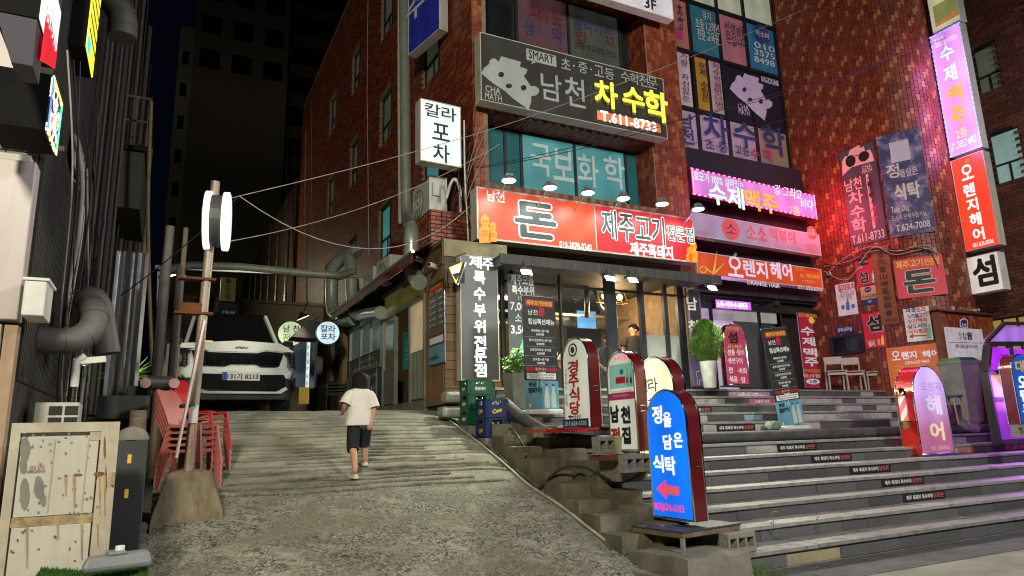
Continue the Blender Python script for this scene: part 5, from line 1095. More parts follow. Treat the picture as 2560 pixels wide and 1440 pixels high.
MB().box(a+.01, c-.01, -.005, -.001, e+.01, e+(b-e)*.22).build('poster', SKY, f.r); MB().box(a+.05, c-.05, -.006, -.001, e+(b-e)*.25, e+(b-e)*.33).build('hours_plate', WHT, f.r); lt('부산갈매기16', .4, .92, .6, .05, NAVY, .03, .009); f.done()
f = Face('wine_menu_board', 'dark menu board with bottle pictures under the alley windows, behind the child', 'sign', onX(910, 1000, 3.97), -90); f.box(873, 905, 950, 1010, mat('board_charcoal', (.02, .022, .022), .5, emit=(.03, .035, .03), es=.3), BLK, .03, .02); a, c, e, b = f.dim; f.oy = -.004
for s, u, v, w_, h_, m_ in (('사장님 추천 메뉴', .6, .12, .5, .07, YELI), ('제주 특수모둠 400g 27.0', .55, .24, .75, .07, WHT), ('400g 14.0', .75, .45, .35, .07, WHT), ('3.5', .8, .68, .12, .07, WHT)): lt(s, u, v, w_, h_, m_, .02)
for u in (.12, .28, .9): x = a+(c-a)*u; MB().prism([(x+q, z) for q, z in ((-.05, e+.12), (-.05, e+.55), (-.02, e+.7), (-.02, e+.85), (.02, e+.85), (.02, e+.7), (.05, e+.55), (.05, e+.12))], -.008, -.003).build('bottle_print', ink('bottle_grey', (.10, .14, .15), .3), f.r)
f.done()
# chalk writing inside the doorway
f = Face('chalk_menu', 'teal chalkboard with yellow heading seen through the open sliding door', 'sign', onX(1022, 880, 4.58), -90)
f.lbox(-.42, .42, -.35, .45, INT, BLK, .02, 0); f.oy = -.004
for s, z, h_, m_ in (('소주의 효능', .36, .09, YELI), ('가까운 마음을 가득', .22, .05, WHT), ('어디가 아파 보여', .13, .05, WHT), ('먹고 앓아도 생명', .04, .05, WHT), ('가 생솟아나 도는', -.05, .05, WHT), ('진한 불맛', -.14, .05, WHT)): f.text(s, 0, 0, 0, 0, m_, .01, lx=(0, z, .7 if z > .3 else .6, h_))
f.done()
# stickers on the risers
def riser(k, x0, x1, yc, label):
    Y = stepy(k)+.012; a = onY(x0, yc, Y).x; c = onY(x1, yc, Y).x; z0 = stepz(k-1)+.012; z1 = stepz(k)-.045
    f = Face('riser_sticker', label, 'sticker', (a, Y, z0), 0, group='black restaurant stickers on the stair risers'); f.lbox(0, c-a, 0, z1-z0, mat('sticker_black', (.015, .015, .018), .4), BLK, .008, 0, hname='backing'); f.oy = -.003; W_ = c-a; hh = z1-z0
    f.text('제주 흑돼지 특수부위', 0, 0, 0, 0, WHT, .03, lx=(W_*.36, hh*.48, W_*.62, hh*.56)); f.text('남천돈', 0, 0, 0, 0, ink('sticker_red', (.6, .12, .12)), .04, lx=(W_*.82, hh*.5, W_*.25, hh*.62)); f.done()
for q in ((2, 2260, 2366, 1253, 'sticker lowest on the stairs, furthest right'), (3, 2206, 2312, 1212, 'sticker on the fourth riser from the bottom'), (4, 2126, 2228, 1178, 'sticker on the fifth riser from the bottom'), (5, 2030, 2130, 1147, 'sticker on the sixth riser from the bottom'), (6, 1944, 2042, 1116, 'sticker on the seventh riser, just under the long hose'), (8, 1792, 1888, 1065, 'sticker above the long hose, left of the white banner foot'), (10, 1690, 1780, 1027, 'sticker half hidden behind the blue arched sign')): riser(q[0], q[1], q[2], q[3], 'black restaurant '+q[4])
def rposter(k, x0, x1, yc, col, label, txt=None):
    Y = stepy(k)+.012; a = onY(x0, yc, Y).x; c = onY(x1, yc, Y).x; z0 = stepz(k-1)+.015; z1 = stepz(k)-.05
    f = Face('torn_sticker', label, 'sticker', (a, Y, z0), 0, group='torn stickers on the stair risers'); f.lbox(0, c-a, 0, z1-z0, mat('torn_sticker_%s' % col, H(col), .5, 0, .3, 6, dirt=.8, ds=7, dcol=(.12, .1, .1)), BLK, .006, 0, hname='backing'); f.oy = -.003
    if txt: f.text(txt, 0, 0, 0, 0, WHT, .02, lx=((c-a)*.5, (z1-z0)*.5, (c-a)*.6, (z1-z0)*.6))
    f.done()
rposter(11, 1873, 1935, 1004, '#c0577a', 'faded pink sticker with white writing beside the leaning banner', '오렌지 미용'); rposter(12, 1822, 1925, 983, '#b98aa8', 'washed-out pink sticker on the top riser left of the leaning banner', '소소')
rposter(5, 2330, 2400, 1158, '#8fa3a0', 'torn silver sticker right of the barber sign foot'); rposter(5, 2400, 2440, 1150, '#b06a60', 'torn copper coloured sticker in the row right of the barber sign'); rposter(5, 2517, 2600, 1143, '#b0506a', 'torn pink sticker by the right edge of the picture', '오렌지'); rposter(9, 1860, 1905, 1030, '#8a9ab0', 'torn pale blue sticker beside the stones')
# ================================================================== people
def skin_body(name, parent, verts, edges, rad, m, sub=2):
    me = bpy.data.meshes.new(name); me.from_pydata(verts, edges, []); o = bpy.data.objects.new(name, me); COL.objects.link(o); o.parent = parent; me.materials.append(m)
    sk = o.modifiers.new('skin', 'SKIN')
    if not me.skin_vertices: me.attributes.new('x', 'INT', 'POINT')
    bpy.context.view_layer.objects.active = o
    if not me.skin_vertices:
        bm = bmesh.new(); bm.from_mesh(me); bm.verts.layers.skin.verify(); bm.to_mesh(me); bm.free()
    for i, v in enumerate(me.skin_vertices[0].data): v.radius = (rad[i], rad[i]) if not isinstance(rad[i], tuple) else rad[i]; v.use_root = (i == 0)
    ss = o.modifiers.new('sub', 'SUBSURF'); ss.levels = sub; ss.render_levels = sub; sk.use_smooth_shade = True
    return o
SKIN = mat('skin', (.52, .28, .18), .5, 0, .1, 10, spec=.4); HAIR = mat('black_hair', (.008, .006, .006), .65, 0, .3, 40, .5, 150, spec=.2)
def ell(cx, cy, z, a, b, n=18, sq=0, wob=0, ph=0):
    r = []
    for i in range(n):
        g = 6.2832*i/n; k = 1+wob*math.sin(g*3+ph)
        c, s = math.cos(g), math.sin(g); r.append((cx+a*k*math.copysign(abs(c)**(1-sq), c), cy+b*k*math.copysign(abs(s)**(1-sq), s), z))
    return r
def tube2(mb, pts, rs, n=14, cap=True): mb.tube(pts, rs, n, cap)
def person(loc, rz, s, label, shirt, trous, J, hair='short', shorts=False, cat='person', sleeve=.6, shoe=None):
    t = root('person', loc, label, cat, rz); S = lambda p: tuple(q*s for q in p)
    P = dict(pel=(0, 0, .50), sp=(0, .005, .60), ch=(0, .01, .72), nk=(0, .015, .80), nk2=(0, .02, .835), hd=(0, .03, .885), ht=(0, .028, .945), face=(0, .06, .875))
    P.update(J); V = []; R = []; ix = {}
    def v(k, p, r): ix[k] = len(V); V.append(S(p)); R.append((r[0]*s, r[1]*s) if isinstance(r, tuple) else r*s)
    v('pel', P['pel'], .075); v('sp', P['sp'], .07); v('ch', P['ch'], .078); v('nk', P['nk'], .036); v('nk2', P['nk2'], .034); v('hd', P['hd'], .062); v('ht', P['ht'], .052)
    E = [('pel', 'sp'), ('sp', 'ch'), ('ch', 'nk'), ('nk', 'nk2'), ('nk2', 'hd'), ('hd', 'ht')]
    for a in 'LR':
        sg = -1 if a == 'L' else 1
        v(a+'sh', P[a+'sh'], .036); v(a+'el', P[a+'el'], .026); v(a+'wr', P[a+'wr'], .018); v(a+'hn', P[a+'hn'], (.022, .014)); E += [('ch', a+'sh'), (a+'sh', a+'el'), (a+'el', a+'wr'), (a+'wr', a+'hn')]
        d = (Vector(P[a+'hn'])-Vector(P[a+'wr'])).normalized(); side_ = Vector((0, 1, 0)).cross(d); side_ = (side_ if side_.length > .1 else Vector((1, 0, 0))).normalized(); pal = d.cross(side_)
        for q, (off, ln) in enumerate(((-.016, .036), (-.005, .042), (.006, .040), (.016, .032))):
            p1 = Vector(P[a+'hn'])+side_*off*1.1+d*.012; p2 = p1+d*ln*.55+pal*.006; p3 = p2+d*ln*.4+pal*.016
            v(a+'f%d' % q, p1, .0065); v(a+'g%d' % q, p2, .0058); v(a+'k%d' % q, p3, .005); E += [(a+'hn', a+'f%d' % q), (a+'f%d' % q, a+'g%d' % q), (a+'g%d' % q, a+'k%d' % q)]
        tb_ = Vector(P[a+'wr'])*.5+Vector(P[a+'hn'])*.5+side_*.024*sg*-1; v(a+'t0', tb_, .007); v(a+'t1', tb_+d*.03+pal*.008, .006); E += [(a+'hn', a+'t0'), (a+'t0', a+'t1')]
        v(a+'hp', P[a+'hp'], .064); v(a+'kn', P[a+'kn'], .040); v(a+'cf', tuple((Vector(P[a+'kn'])*.62+Vector(P[a+'an'])*.38)), .037); v(a+'an', P[a+'an'], .022); v(a+'ft', P[a+'ft'], .020); E += [('pel', a+'hp'), (a+'hp', a+'kn'), (a+'kn', a+'cf'), (a+'cf', a+'an'), (a+'an', a+'ft')]
    skin_body('body', t, V, [(ix[a], ix[b]) for a, b in E], R, SKIN)
    # face details
    hx, hy, hz = P['hd']; fdir = Vector(P['face'])-Vector(P['hd']); fdir.z = 0; fdir.normalize(); rt = Vector((fdir.y, -fdir.x, 0)); c = Vector(P['hd'])
    b = MB(); b.lathe([(.004, -.014), (.012, -.008), (.012, .0), (.005, .02)], tuple((c+fdir*.064-Vector((0, 0, .004)))*s), 8); b.build('nose', SKIN, t, smooth=True)
    for k in (-1, 1):
        p = (c+fdir*.056+rt*.024*k+Vector((0, 0, .012)))*s; MB().lathe([(.001, -.007*s), (.008*s, -.002*s), (.008*s, .002*s), (.001, .007*s)], tuple(p), 8).build('eye', BLKI, t)
        p = (c+rt*.062*k)*s; MB().lathe([(.002, -.02*s), (.012*s, -.01*s), (.014*s, .006*s), (.003, .02*s)], tuple(p), 8).build('ear', SKIN, t, smooth=True)
    p = (c+fdir*.060-Vector((0, 0, .030)))*s; MB().obox(tuple(p), (.03*s, .006*s, .007*s), math.degrees(math.atan2(rt.y, rt.x))).build('mouth', mat('lips', (.35, .08, .07), .5), t)
    # hair: shell of rings over the head plus strand clumps
    hb = MB(); low = {'short': .0, 'bob': -.072}[hair]; rr = []; n = 22
    for i in range(9):
        f_ = i/8; z = (P['ht'][2]+.030)*(1-f_)+(c.z+low)*f_; k = math.sqrt(max(.03, 1-(1-min(1, f_*(1.2 if hair == 'short' else 2.0)+.02))**2))*(1 if hair == 'short' else 1+.10*max(0, f_-.5))
        ring = []
        for j in range(n):
            g = 6.2832*j/n; q = fdir*math.cos(g)+rt*math.sin(g); fr = max(0, q.dot(fdir)); rad_ = (.074 if hair == 'short' else .088)*k*(1-.30*fr*(f_ > .45))*(1+(.03+.07*(f_ > .8))*mnoise.noise(Vector((j*2.3, i*.7, s))))
            ring.append(tuple((Vector((c.x, c.y, 0))-fdir*.006+q*rad_+Vector((0, 0, z+(.035*fr if f_ > .5 else 0)+.006*mnoise.noise(Vector((j*2.1, i, 3))))))*s))
        rr.append(ring)
    hb.rings(rr); hb.build('hair', HAIR, t, smooth=True)
    # shirt
    sh = MB(); ch = Vector(P['ch']); pl = Vector(P['pel']); hem = .445 if shorts else .47
    def cen(z): 
        f_ = (z-pl.z)/(ch.z-pl.z); return pl+(ch-pl)*f_
    rr = []
    for z, a, b_ in ((hem, .130, .095), (hem+.004, .134, .100), (.52, .128, .094), (.60, .120, .088), (.68, .118, .084), (.74, .112, .076), (.785, .100, .066), (.81, .062, .050), (.822, .042, .040)):
        q = cen(z); rr.append([tuple(Vector(p)*s) for p in ell(q.x, q.y, z, a, b_, 26, .12, .05 if z < .7 else .012, z*23)])
    sh.rings(rr, cap=False)
    for a in 'LR':
        s0 = Vector(P[a+'sh']); e0 = Vector(P[a+'el']); m_ = s0.lerp(e0, sleeve); i0 = s0.lerp(ch, .45)
        sh.tube([tuple(p*s) for p in (i0, s0, s0.lerp(e0, sleeve*.5), m_, m_+(e0-s0)*.01)], [.05*s, .058*s, .060*s, .066*s, .062*s], 14, False)
    so = sh.build('shirt', shirt, t, smooth=True); so.modifiers.new('thick', 'SOLIDIFY').thickness = .006*s; sb2 = so.modifiers.new('sub', 'SUBSURF'); sb2.levels = 1; sb2.render_levels = 1
    ts = MB(); rr = []
    for z, a, b_ in ((.545, .098, .072), (.50, .104, .078), (.455, .106, .080)): rr.append([tuple(Vector(p)*s) for p in ell(pl.x, pl.y, z, a, b_, 20, .1)])
    ts.rings(rr)
    for a in 'LR':
        h0 = Vector(P[a+'hp']); k0 = Vector(P[a+'kn']); a0 = Vector(P[a+'an']); 
        if shorts: pts = [h0+Vector((0, 0, .03)), h0.lerp(k0, .5), k0, k0.lerp(a0, .16)]; rs = [.066, .064, .058, .057]
        else: pts = [h0+Vector((0, 0, .03)), h0.lerp(k0, .5), k0, k0.lerp(a0, .5), a0]; rs = [.068, .062, .05, .045, .042]
        ts.tube([tuple(p*s) for p in pts], [q*s for q in rs], 14)
    ts.build('shorts' if shorts else 'trousers', trous, t, smooth=True)
    for a in 'LR':
        an, ft = Vector(P[a+'an']), Vector(P[a+'ft']); d = (ft-an); d.z = 0; d.normalize(); m_ = shoe or BLK; b = MB(); base = (an-d*.022); base.z = min(an.z, ft.z)-.03; ti = (ft.z-an.z+.012)
        rr = []
        for u, w_, h_ in ((-.01, .012, .020), (.0, .026, .034), (.045, .028, .036), (.09, .034, .034), (.125, .032, .028), (.148, .016, .016)):
            q = base+d*u; q.z += ti*u*4 if ti < -.02 else 0; sd_ = Vector((d.y, -d.x, 0)); rr.append([tuple((q+sd_*w_*math.cos(g)+Vector((0, 0, h_*max(0, math.sin(g))-(0 if math.sin(g) > 0 else .004))))*s) for g in [6.2832*i/10 for i in range(10)]])
        b.rings(rr); b.build('shoe', m_, t, smooth=True)
    return t
TEE = mat('white_cotton', (.72, .68, .62), .85, 0, .07, 5, .9, 9); SHORT = mat('black_shorts_cloth', (.008, .01, .014), .8)
hp_ = onY(903, 925, 8.2).z
person((2.10, 8.18, 1.005), 4, (hp_-1.005)/.98, 'child with black bob hair, white t-shirt and dark knee shorts walking up the ramp', TEE, SHORT,
 dict(pel=(-.01, 0, .50), ch=(0, .015, .71), nk=(0, .02, .79), nk2=(0, .025, .825), hd=(.005, .035, .875), ht=(.005, .03, .93), face=(.0, .09, .87),
 Lsh=(-.095, .015, .755), Lel=(-.155, -.01, .635), Lwr=(-.15, .075, .575), Lhn=(-.145, .11, .565), Rsh=(.095, .015, .755), Rel=(.125, -.03, .60), Rwr=(.085, -.075, .49), Rhn=(.072, -.085, .455),
 Lhp=(-.055, 0, .47), Lkn=(-.065, .01, .255), Lan=(-.085, -.15, .03), Lft=(-.095, -.055, .0), Rhp=(.055, 0, .47), Rkn=(.085, .12, .275), Ran=(.105, .13, .10), Rft=(.118, .23, .105)), 'bob', True, sleeve=.95, shoe=mat('cream_clogs', (.62, .52, .42), .6))
BLT = mat('black_polo', (.015, .015, .017), .8); JK = mat('navy_jacket', (.02, .03, .04), .8)
ST = dict(Lsh=(-.105, .01, .77), Lel=(-.15, .02, .62), Lwr=(-.14, .12, .54), Lhn=(-.13, .15, .52), Rsh=(.105, .01, .77), Rel=(.17, -.02, .63), Rwr=(.11, .05, .54), Rhn=(.09, .08, .53), Lhp=(-.055, 0, .48), Lkn=(-.06, .01, .27), Lan=(-.06, 0, .05), Lft=(-.06, .08, .02), Rhp=(.055, 0, .48), Rkn=(.06, .01, .27), Ran=(.06, 0, .05), Rft=(.06, .08, .02))
def shop_person(px, ytop, Y, rz, h, label, sh, J=None):
    P = onY(px, ytop, Y); person((P.x, Y, P.z-h*.98), rz, h, label, sh, JK, dict(ST, **(J or {})))
shop_person(1583, 808, 12.2, -20, 1.72, 'man in a black polo shirt looking left inside the pork restaurant', BLT, dict(face=(-.08, .0, .87), nk=(0, .015, .80)))
shop_person(1520, 834, 11.7, 170, 1.66, 'person in a dark jacket seen from behind between the restaurant door posts', JK)
shop_person(1428, 846, 12.3, 150, 1.6, 'seated-height diner with dark hair seen above the white arched sign', mat('pink_grey_top', (.4, .4, .42), .8))
shop_person(1372, 838, 12.8, 90, 1.62, 'diner in a white top further inside the restaurant behind the menu banner', TEE)
# interior fittings
def onI(px, py, Y=12.5): return onY(px, py, Y)
pd = onI(1530, 742, 12.0); t = root('pendant_lamp', tuple(pd), 'wire framed hanging lamp with three glowing round bulbs in the restaurant', 'lamp')
for i in range(3): MB().lathe([(.005, -.07), (.05, -.05), (.07, 0), (.05, .05), (.005, .07)], (-.2+i*.2, 0, 0), 14).build('bulb', lit('warm_bulb', (1, .72, .28), 6), t, smooth=True)
m = MB()
for x in (-.32, .32):
    for y in (-.1, .1): m.bar((x*.8, y*.7, .12), (x*1.1, y, -.13), .012)
for z, k in ((.12, .8), (-.13, 1.1)): m.bar((-.32*k, -.1, z), (.32*k, -.1, z), .012).bar((-.32*k, .1, z), (.32*k, .1, z), .012).bar((-.32*k, -.1, z), (-.32*k, .1, z), .012).bar((.32*k, -.1, z), (.32*k, .1, z), .012)
m.bar((0, 0, .12), (0, 0, .5), .012); m.build('wire_frame', mat('brass_wire', (.4, .25, .08), .4, .8), t); light('pendant_light', 'POINT', (pd.x, pd.y, pd.z-.2), 110, (1, .68, .32), .15)
light('restaurant_ceiling_light', 'AREA', (7.0, 13.0, 4.35), 150, (1, .86, .62), 1.2, (7, 13.4, 2))
t = root('ceiling_strip_lamp', (7.0, 13.4, 4.36), 'rectangular ceiling lamp at the back of the restaurant', 'lamp'); MB().box(-.6, .6, -.1, .1, 0, .04).build('diffuser', lit('strip_glow', (1, .9, .7), 4), t)
pt_ = onI(1472, 800, 13.2); t = root('television', tuple(pt_), 'television with bright blue picture on the restaurant back wall', 'television', 0); MB().box(-.35, .2, -.02, .03, -.22, .22).build('housing', BLK, t); MB().box(-.33, .18, -.026, -.021, -.2, .2).build('screen', lit('tv_picture', (.12, .45, .9), .85), t)
for i, px in enumerate((1470, 1490)):
    p = onI(px, 770, 11.9+i*.3); t = root('smoke_extractor', (p.x, 11.9+i*.3, p.z), 'black bendable smoke extractor pipe hanging over a grill table, the %s one' % ('left' if i == 0 else 'right'), 'extractor pipe'); MB().tube([(0, 0, 1.0), (0, 0, .35), (.1, 0, .05), (.25, 0, -.1), (.35, 0, .1), (.35, 0, .4)] if i else [(0, 0, 1.0), (-.02, 0, .1), (-.05, 0, -.2)], .055, 12).build('pipe', mat('black_glossy_pipe', (.02, .02, .02), .25), t, smooth=True)
p = onI(1400, 790, 13.5); t = root('round_duct', (p.x-1.2, 13.6, 4.0), 'shiny corrugated duct along the restaurant ceiling', 'duct'); MB().tube([(i*.12, 0, 0) for i in range(36)], [.19 if i % 2 else .18 for i in range(36)], 16).build('duct_pipe', GALV, t, smooth=True)
p = onI(1590, 800, 13.0); t = root('wall_cabinet', (p.x, 13, p.z), 'beige wall cabinet beside the door inside the restaurant', 'cabinet'); MB().box(-.3, .3, 0, .3, -.5, .6).build('carcass', mat('beige_cabinet', (.5, .4, .22), .5), t); MB().box(-.28, .28, -.02, -.001, -.48, .58).build('door', mat('beige_door', (.52, .42, .24), .5), t); MB().box(.22, .24, -.035, -.02, 0, .12).build('handle', BLK, t)
f = Face('shop_notice', 'white notice with red brush letter on an inner door', 'poster', onI(1535, 790, 11.3), 0); f.lbox(-.08, .08, -.25, .25, WHT, BLK, .01, 0); f.text('돈', 0, 0, 0, 0, REDI, .04, lx=(0, 0, .12, .15), d=.012); f.done()
for i, px in enumerate((1440, 1560)):
    p = onI(px, 960, 12.6); t = root('grill_table', (p.x, 12.6, 2.17), 'round steel grill table in the restaurant, %s' % ('left' if i == 0 else 'right'), 'table'); MB().lathe([(.42, .70), (.43, .74), (.12, .745), (.12, .72)], seg=20).build('table_top', ALU, t); MB().lathe([(.18, 0), (.16, .05), (.12, .70)], seg=14).build('drum', BLK, t)
# ================================================================== car
cx0 = onY(444, 900, 10.95).x; cx1 = onY(738, 900, 10.95).x; CXM = (cx0+cx1)/2; hwc = (cx1-cx0)/2
car = root('parked_car', (CXM, 10.85, 1.815), 'white sport utility vehicle with black grille parked at the top of the ramp', 'car')
CW = mat('white_car_paint', (.82, .84, .76), .22, 0, .03, 2, coat=.8); CB = mat('gloss_black_trim', (.008, .009, .01), .18, 0, .1, coat=.5); CP = mat('matt_black_plastic', (.018, .018, .018), .6)
k_ = hwc/.95
def cring(y, hw, zb, zt, cr=.12, tuck=.05):
    hw *= k_; P = [(-hw+tuck, zb), (-hw+.01, zb+.12), (-hw, (zb+zt)/2), (-hw+.015, zt-cr), (-hw+cr*.6, zt-.02), (-hw*.55, zt+.012), (0, zt+.025)]; P = P+[(-x, z) for x, z in P[:-1][::-1]]; return [(x, y, z) for x, z in P]
b = MB(); b.rings([cring(-.02, .74, .52, .97, .06), cring(.03, .86, .50, 1.005), cring(.14, .925, .48, 1.03), cring(.5, .95, .40, 1.06), cring(1.0, .955, .36, 1.10), cring(1.35, .955, .36, 1.14), cring(4.3, .95, .4, 1.18), cring(4.6, .9, .5, 1.12)]); b.build('body', CW, car, smooth=True)
b = MB(); b.rings([cring(-.01, .80, .20, .53, .05), cring(.08, .93, .19, .54), cring(.4, .965, .22, .6), cring(4.5, .96, .25, .6)]); b.build('lower_bumper', CP, car, smooth=True)
gl = MB(); q0 = [(-.80*k_, 1.22, 1.13), (.80*k_, 1.22, 1.13), (.88*k_, 1.9, 1.15), (.88*k_, 4.3, 1.17), (-.88*k_, 4.3, 1.17), (-.88*k_, 1.9, 1.15)]; q1 = [(-.64*k_, 1.98, 1.76), (.64*k_, 1.98, 1.76), (.70*k_, 2.3, 1.79), (.70*k_, 4.0, 1.77), (-.70*k_, 4.0, 1.77), (-.70*k_, 2.3, 1.79)]; gl.rings([q0, q1]); gl.build('windscreen', CB, car)
rf = MB(); rf.rings([[(x*1.01, y, z-.01) for x, y, z in q1], [(x*.93, y+.05 if y < 3 else y-.05, z+.05) for x, y, z in q1]]); rf.build('roof', CB, car, smooth=True)
for sg in (-1, 1):
    MB().bar((sg*.82*k_, 1.2, 1.12), (sg*.66*k_, 1.97, 1.77), .05, .07).build('windscreen_pillar', CW, car)
    MB().bar((sg*.68*k_, 2.1, 1.86), (sg*.68*k_, 3.9, 1.86), .03).build('roof_rail', CB, car)
    t_ = MB(); t_.rings([[(sg*(.99*k_)+x*.12, 1.28+y, 1.17+z) for x, z in ((-.5, -.06), (.6, -.07), (1.0, 0), (.9, .09), (-.3, .09))] for y in (0, .12)]); mr2 = t_.build('mirror', CB, car, smooth=True, bevel=.01)
    MB().bar((sg*.86*k_, 1.36, 1.14), (sg*.97*k_, 1.33, 1.16), .04).build('mirror_arm', CB, car)
def wheel(x, y):
    R = Matrix.Rotation(RAD(90), 3, 'Y'); w_ = MB().lathe([(.20, -.11), (.33, -.12), (.36, -.09), (.36, .09), (.33, .12), (.20, .11)], (x, y, .36), 28, R).build('wheel', mat('tyre_rubber', (.015, .015, .015), .85), car, smooth=True); MB().lathe([(.02, -.1), (.2, -.1), (.2, .1), (.02, .1)], (x, y, .36), 12, R).build('rim', ALU, w_)
for sg in (-1, 1): wheel(sg*.84*k_, .85); wheel(sg*.84*k_, 3.7)
f = Face('x', '', '', car.location, 0, parent=car); f.oy = -.045
def cpoly(name, pts, m, d0=.0, d1=.03, par=None):
    q = [f.at(*p) for p in pts]; return MB().prism(q, -d1-.02, -d0).build(name, m, par or car)
GR = cpoly('grille', [(478, 876), (510, 876), (523, 881), (640, 884), (664, 879), (708, 884), (706, 892), (697, 917), (690, 919), (650, 918), (640, 912), (575, 911), (562, 917), (498, 915), (487, 905)], CB, -.02, .03)
for i in range(8):
    x = 515+i*23
    for j in range(3): y = 887+j*9+ i*.2; cpoly('grille_cell', [(x, y), (x+18, y+.6), (x+17, y+6), (x+1, y+5.4)], mat('grille_gloss', (.02, .022, .025), .1, .6), .045, .05)
for x in (524, 553, 586, 622, 646, 671): cpoly('grille_stud', [(x, 893), (x+2, 893), (x+2, 896), (x, 896)], CHROME, .06, .066)
for pts in ([(444, 872), (478, 876), (469, 884), (468, 912), (462, 918), (446, 917)], [(706, 884), (733, 884), (737, 892), (737, 924), (728, 921), (722, 906), (720, 893)]):
    h = cpoly('headlight', pts, CB, -.03, .03); xs_ = sum(p[0] for p in pts)/len(pts)
    for j in range(4): cpoly('led', [(xs_-3, 886+j*8), (xs_+4, 885+j*8), (xs_+3, 890+j*8), (xs_-2, 891+j*8)], mat('led_unit', (.5, .52, .5), .1, .9), .055, .06)
cpoly('hood_edge', [(455, 858), (600, 852), (700, 860), (735, 881), (705, 881), (662, 876), (640, 881), (523, 878), (512, 873), (447, 869)], CW, -.05, .015)
cpoly('lower_intake', [(492, 934), (560, 936), (560, 952), (646, 956), (648, 938), (708, 938), (713, 948), (712, 972), (690, 976), (500, 972)], CB, -.02, .035)
cpoly('skid_plate', [(498, 972), (520, 978), (690, 980), (712, 968), (718, 974), (700, 985), (510, 984), (496, 980)], ALU, -.02, .04)
cpoly('fog_vent', [(444, 940), (452, 944), (456, 972), (445, 968)], CB, -.06, .01); cpoly('fog_vent', [(732, 945), (738, 945), (738, 978), (731, 974)], CB, -.06, .01)
pl_ = cpoly('number_plate', [(555, 930), (648, 932), (648, 953), (555, 951)], mat('plate_white', (.6, .58, .54), .4), .03, .06)
f.oy = -.083; f.rect(556, 931, 566, 951, ink('plate_blue', (.02, .05, .25)), .001); f.text('131가 8213', 606, 942, 76, 15, BLKI, .03, .002)
f.oy = -.04
for a, b in (((588, 872), (592, 868)), ((592, 868), (592, 872)), ((592, 870), (599, 868)), ((599, 872), (603, 868)), ((603, 868), (603, 872)), ((604, 872), (610, 868)), ((610, 868), (612, 872)), ((613, 872), (620, 869))): f.line(*a, *b, .012, BLKI, .012)
f.done('emblem')
t_ = Face('x', '', '', (car.location.x, car.location.y+1.5, car.location.z), 0, parent=car); MB()
a = Vector(f.at(540, 846)); MB().box(a.x-.16, a.x+.03, 1.28, 1.285, 1.20, 1.225).build('dashboard_display', lit('amber_display', (1, .45, .05), 1.2), car)
# ================================================================== pole with round sign, concrete foot
foot = MB(); zf = ramp_z(0, 7.45)
fr_ = [(-.29, -.24), (.30, -.22), (.34, .22), (-.26, .26)]
foot.rings([[(x*q, y*q, z) for x, y in fr_] for z, q in ((-.2, 1.12), (.0, 1.02), (.34, .66), (.37, .58), (.39, .3))])
ff = tag(foot.build('concrete_foot', mat('stained_foot', (.21, .17, .11), .92, 0, .3, 4, .6, 30, streak=.7, dcol=(.07, .045, .02)), bevel=.012), 'mossy tapered concrete block holding the leaning pole', 'concrete block'); ff.location = (.27, 7.5, zf)
PB = Vector((.26, 7.45, zf+.38)); PT = onY(539, 455, 7.45)
pole = root('sign_pole', tuple(PB), 'rusty leaning steel pole with peeling paint standing in the concrete block', 'pole')
RUST = mat('rust', (.14, .045, .015), .85, .2, .35, 10, .4, 60); PIPE = mat('peeling_pipe', (.34, .27, .22), .5, .4, .2, 6, .2, 40, streak=.9, dcol=(.22, .08, .02))
d = PT-PB; MB().tube([(0, 0, 0), tuple(d*.5), tuple(d)], .045, 14).build('shaft', PIPE, pole, smooth=True)
for k in (.52, .64):
    q = d*k; MB().box(q.x-.26, q.x+.09, q.y-.06, q.y+.06, q.z-.012, q.z+.012).build('bracket_plate', RUST, pole)
MB().box(d.x*.52-.22, d.x*.52-.02, d.y*.52-.05, d.y*.52-.045, d.z*.52+.01, d.z*.52+.10).build('bracket_plate', RUST, pole)
MB().box(-.03, .05, -.052, -.048, .45, .62).build('sticker', mat('old_sticker', (.5, .5, .48), .6, dirt=.6), pole)
SC_ = onY(543, 553, 7.40); rs = root('round_projecting_sign', tuple(SC_), 'double round lit sign with white glowing rims on the leaning pole', 'sign', -8)
R90 = Matrix.Rotation(RAD(90), 3, 'Y')
RIM = lit('rim_glow', (.85, 1, .82), 1.8)
for sg in (-1, 1):
    MB().lathe([(.30, -.028), (.305, -.02), (.305, .028), (.30, .03)], (sg*.085, 0, 0), 40, R90).build('rim', RIM, rs, smooth=True)
    MB().lathe([(.285, 0), (.285, .006)], (sg*.115-(.006 if sg < 0 else 0), 0, 0), 40, R90).build('face_panel', BLKF if sg < 0 else WLF, rs)
MB().lathe([(.27, -.06), (.27, .06)], (0, 0, 0), 32, R90).build('drum', DARK, rs)
ft_ = MB(); v, fcs, bb = glyph('산', .05); ft_.add([(-.124, -(a-(bb[0]+bb[1])/2)*.36, (b-(bb[2]+bb[3])/2)*.36) for a, b in v], fcs); ft_.build('lettering', WGLOW, rs)
v, fcs, bb = glyph('NAMCHEON', .02); light('round_sign_light', 'POINT', (SC_.x+.35, SC_.y-.4, SC_.z), 3, (.9, 1, .85), .1)
# fluorescent tube tied to the pole
a0 = onY(510, 800, 7.3); a1 = onY(440, 1145, 7.25); t = root('metal_strip', tuple(a1), 'pale metal strip tied slantwise to the leaning pole', 'metal strip'); MB().bar((0, 0, 0), tuple(a0-a1), .035, .02).build('strip', mat('pale_pink_metal', (.6, .48, .45), .35, .3), t); MB().tube([tuple((a0-a1)*.36+Vector((-.05, .0, 0))), tuple((a0-a1)*.38+Vector((.06, .1, 0)))], .02, 8).build('tie', CABLE, t)
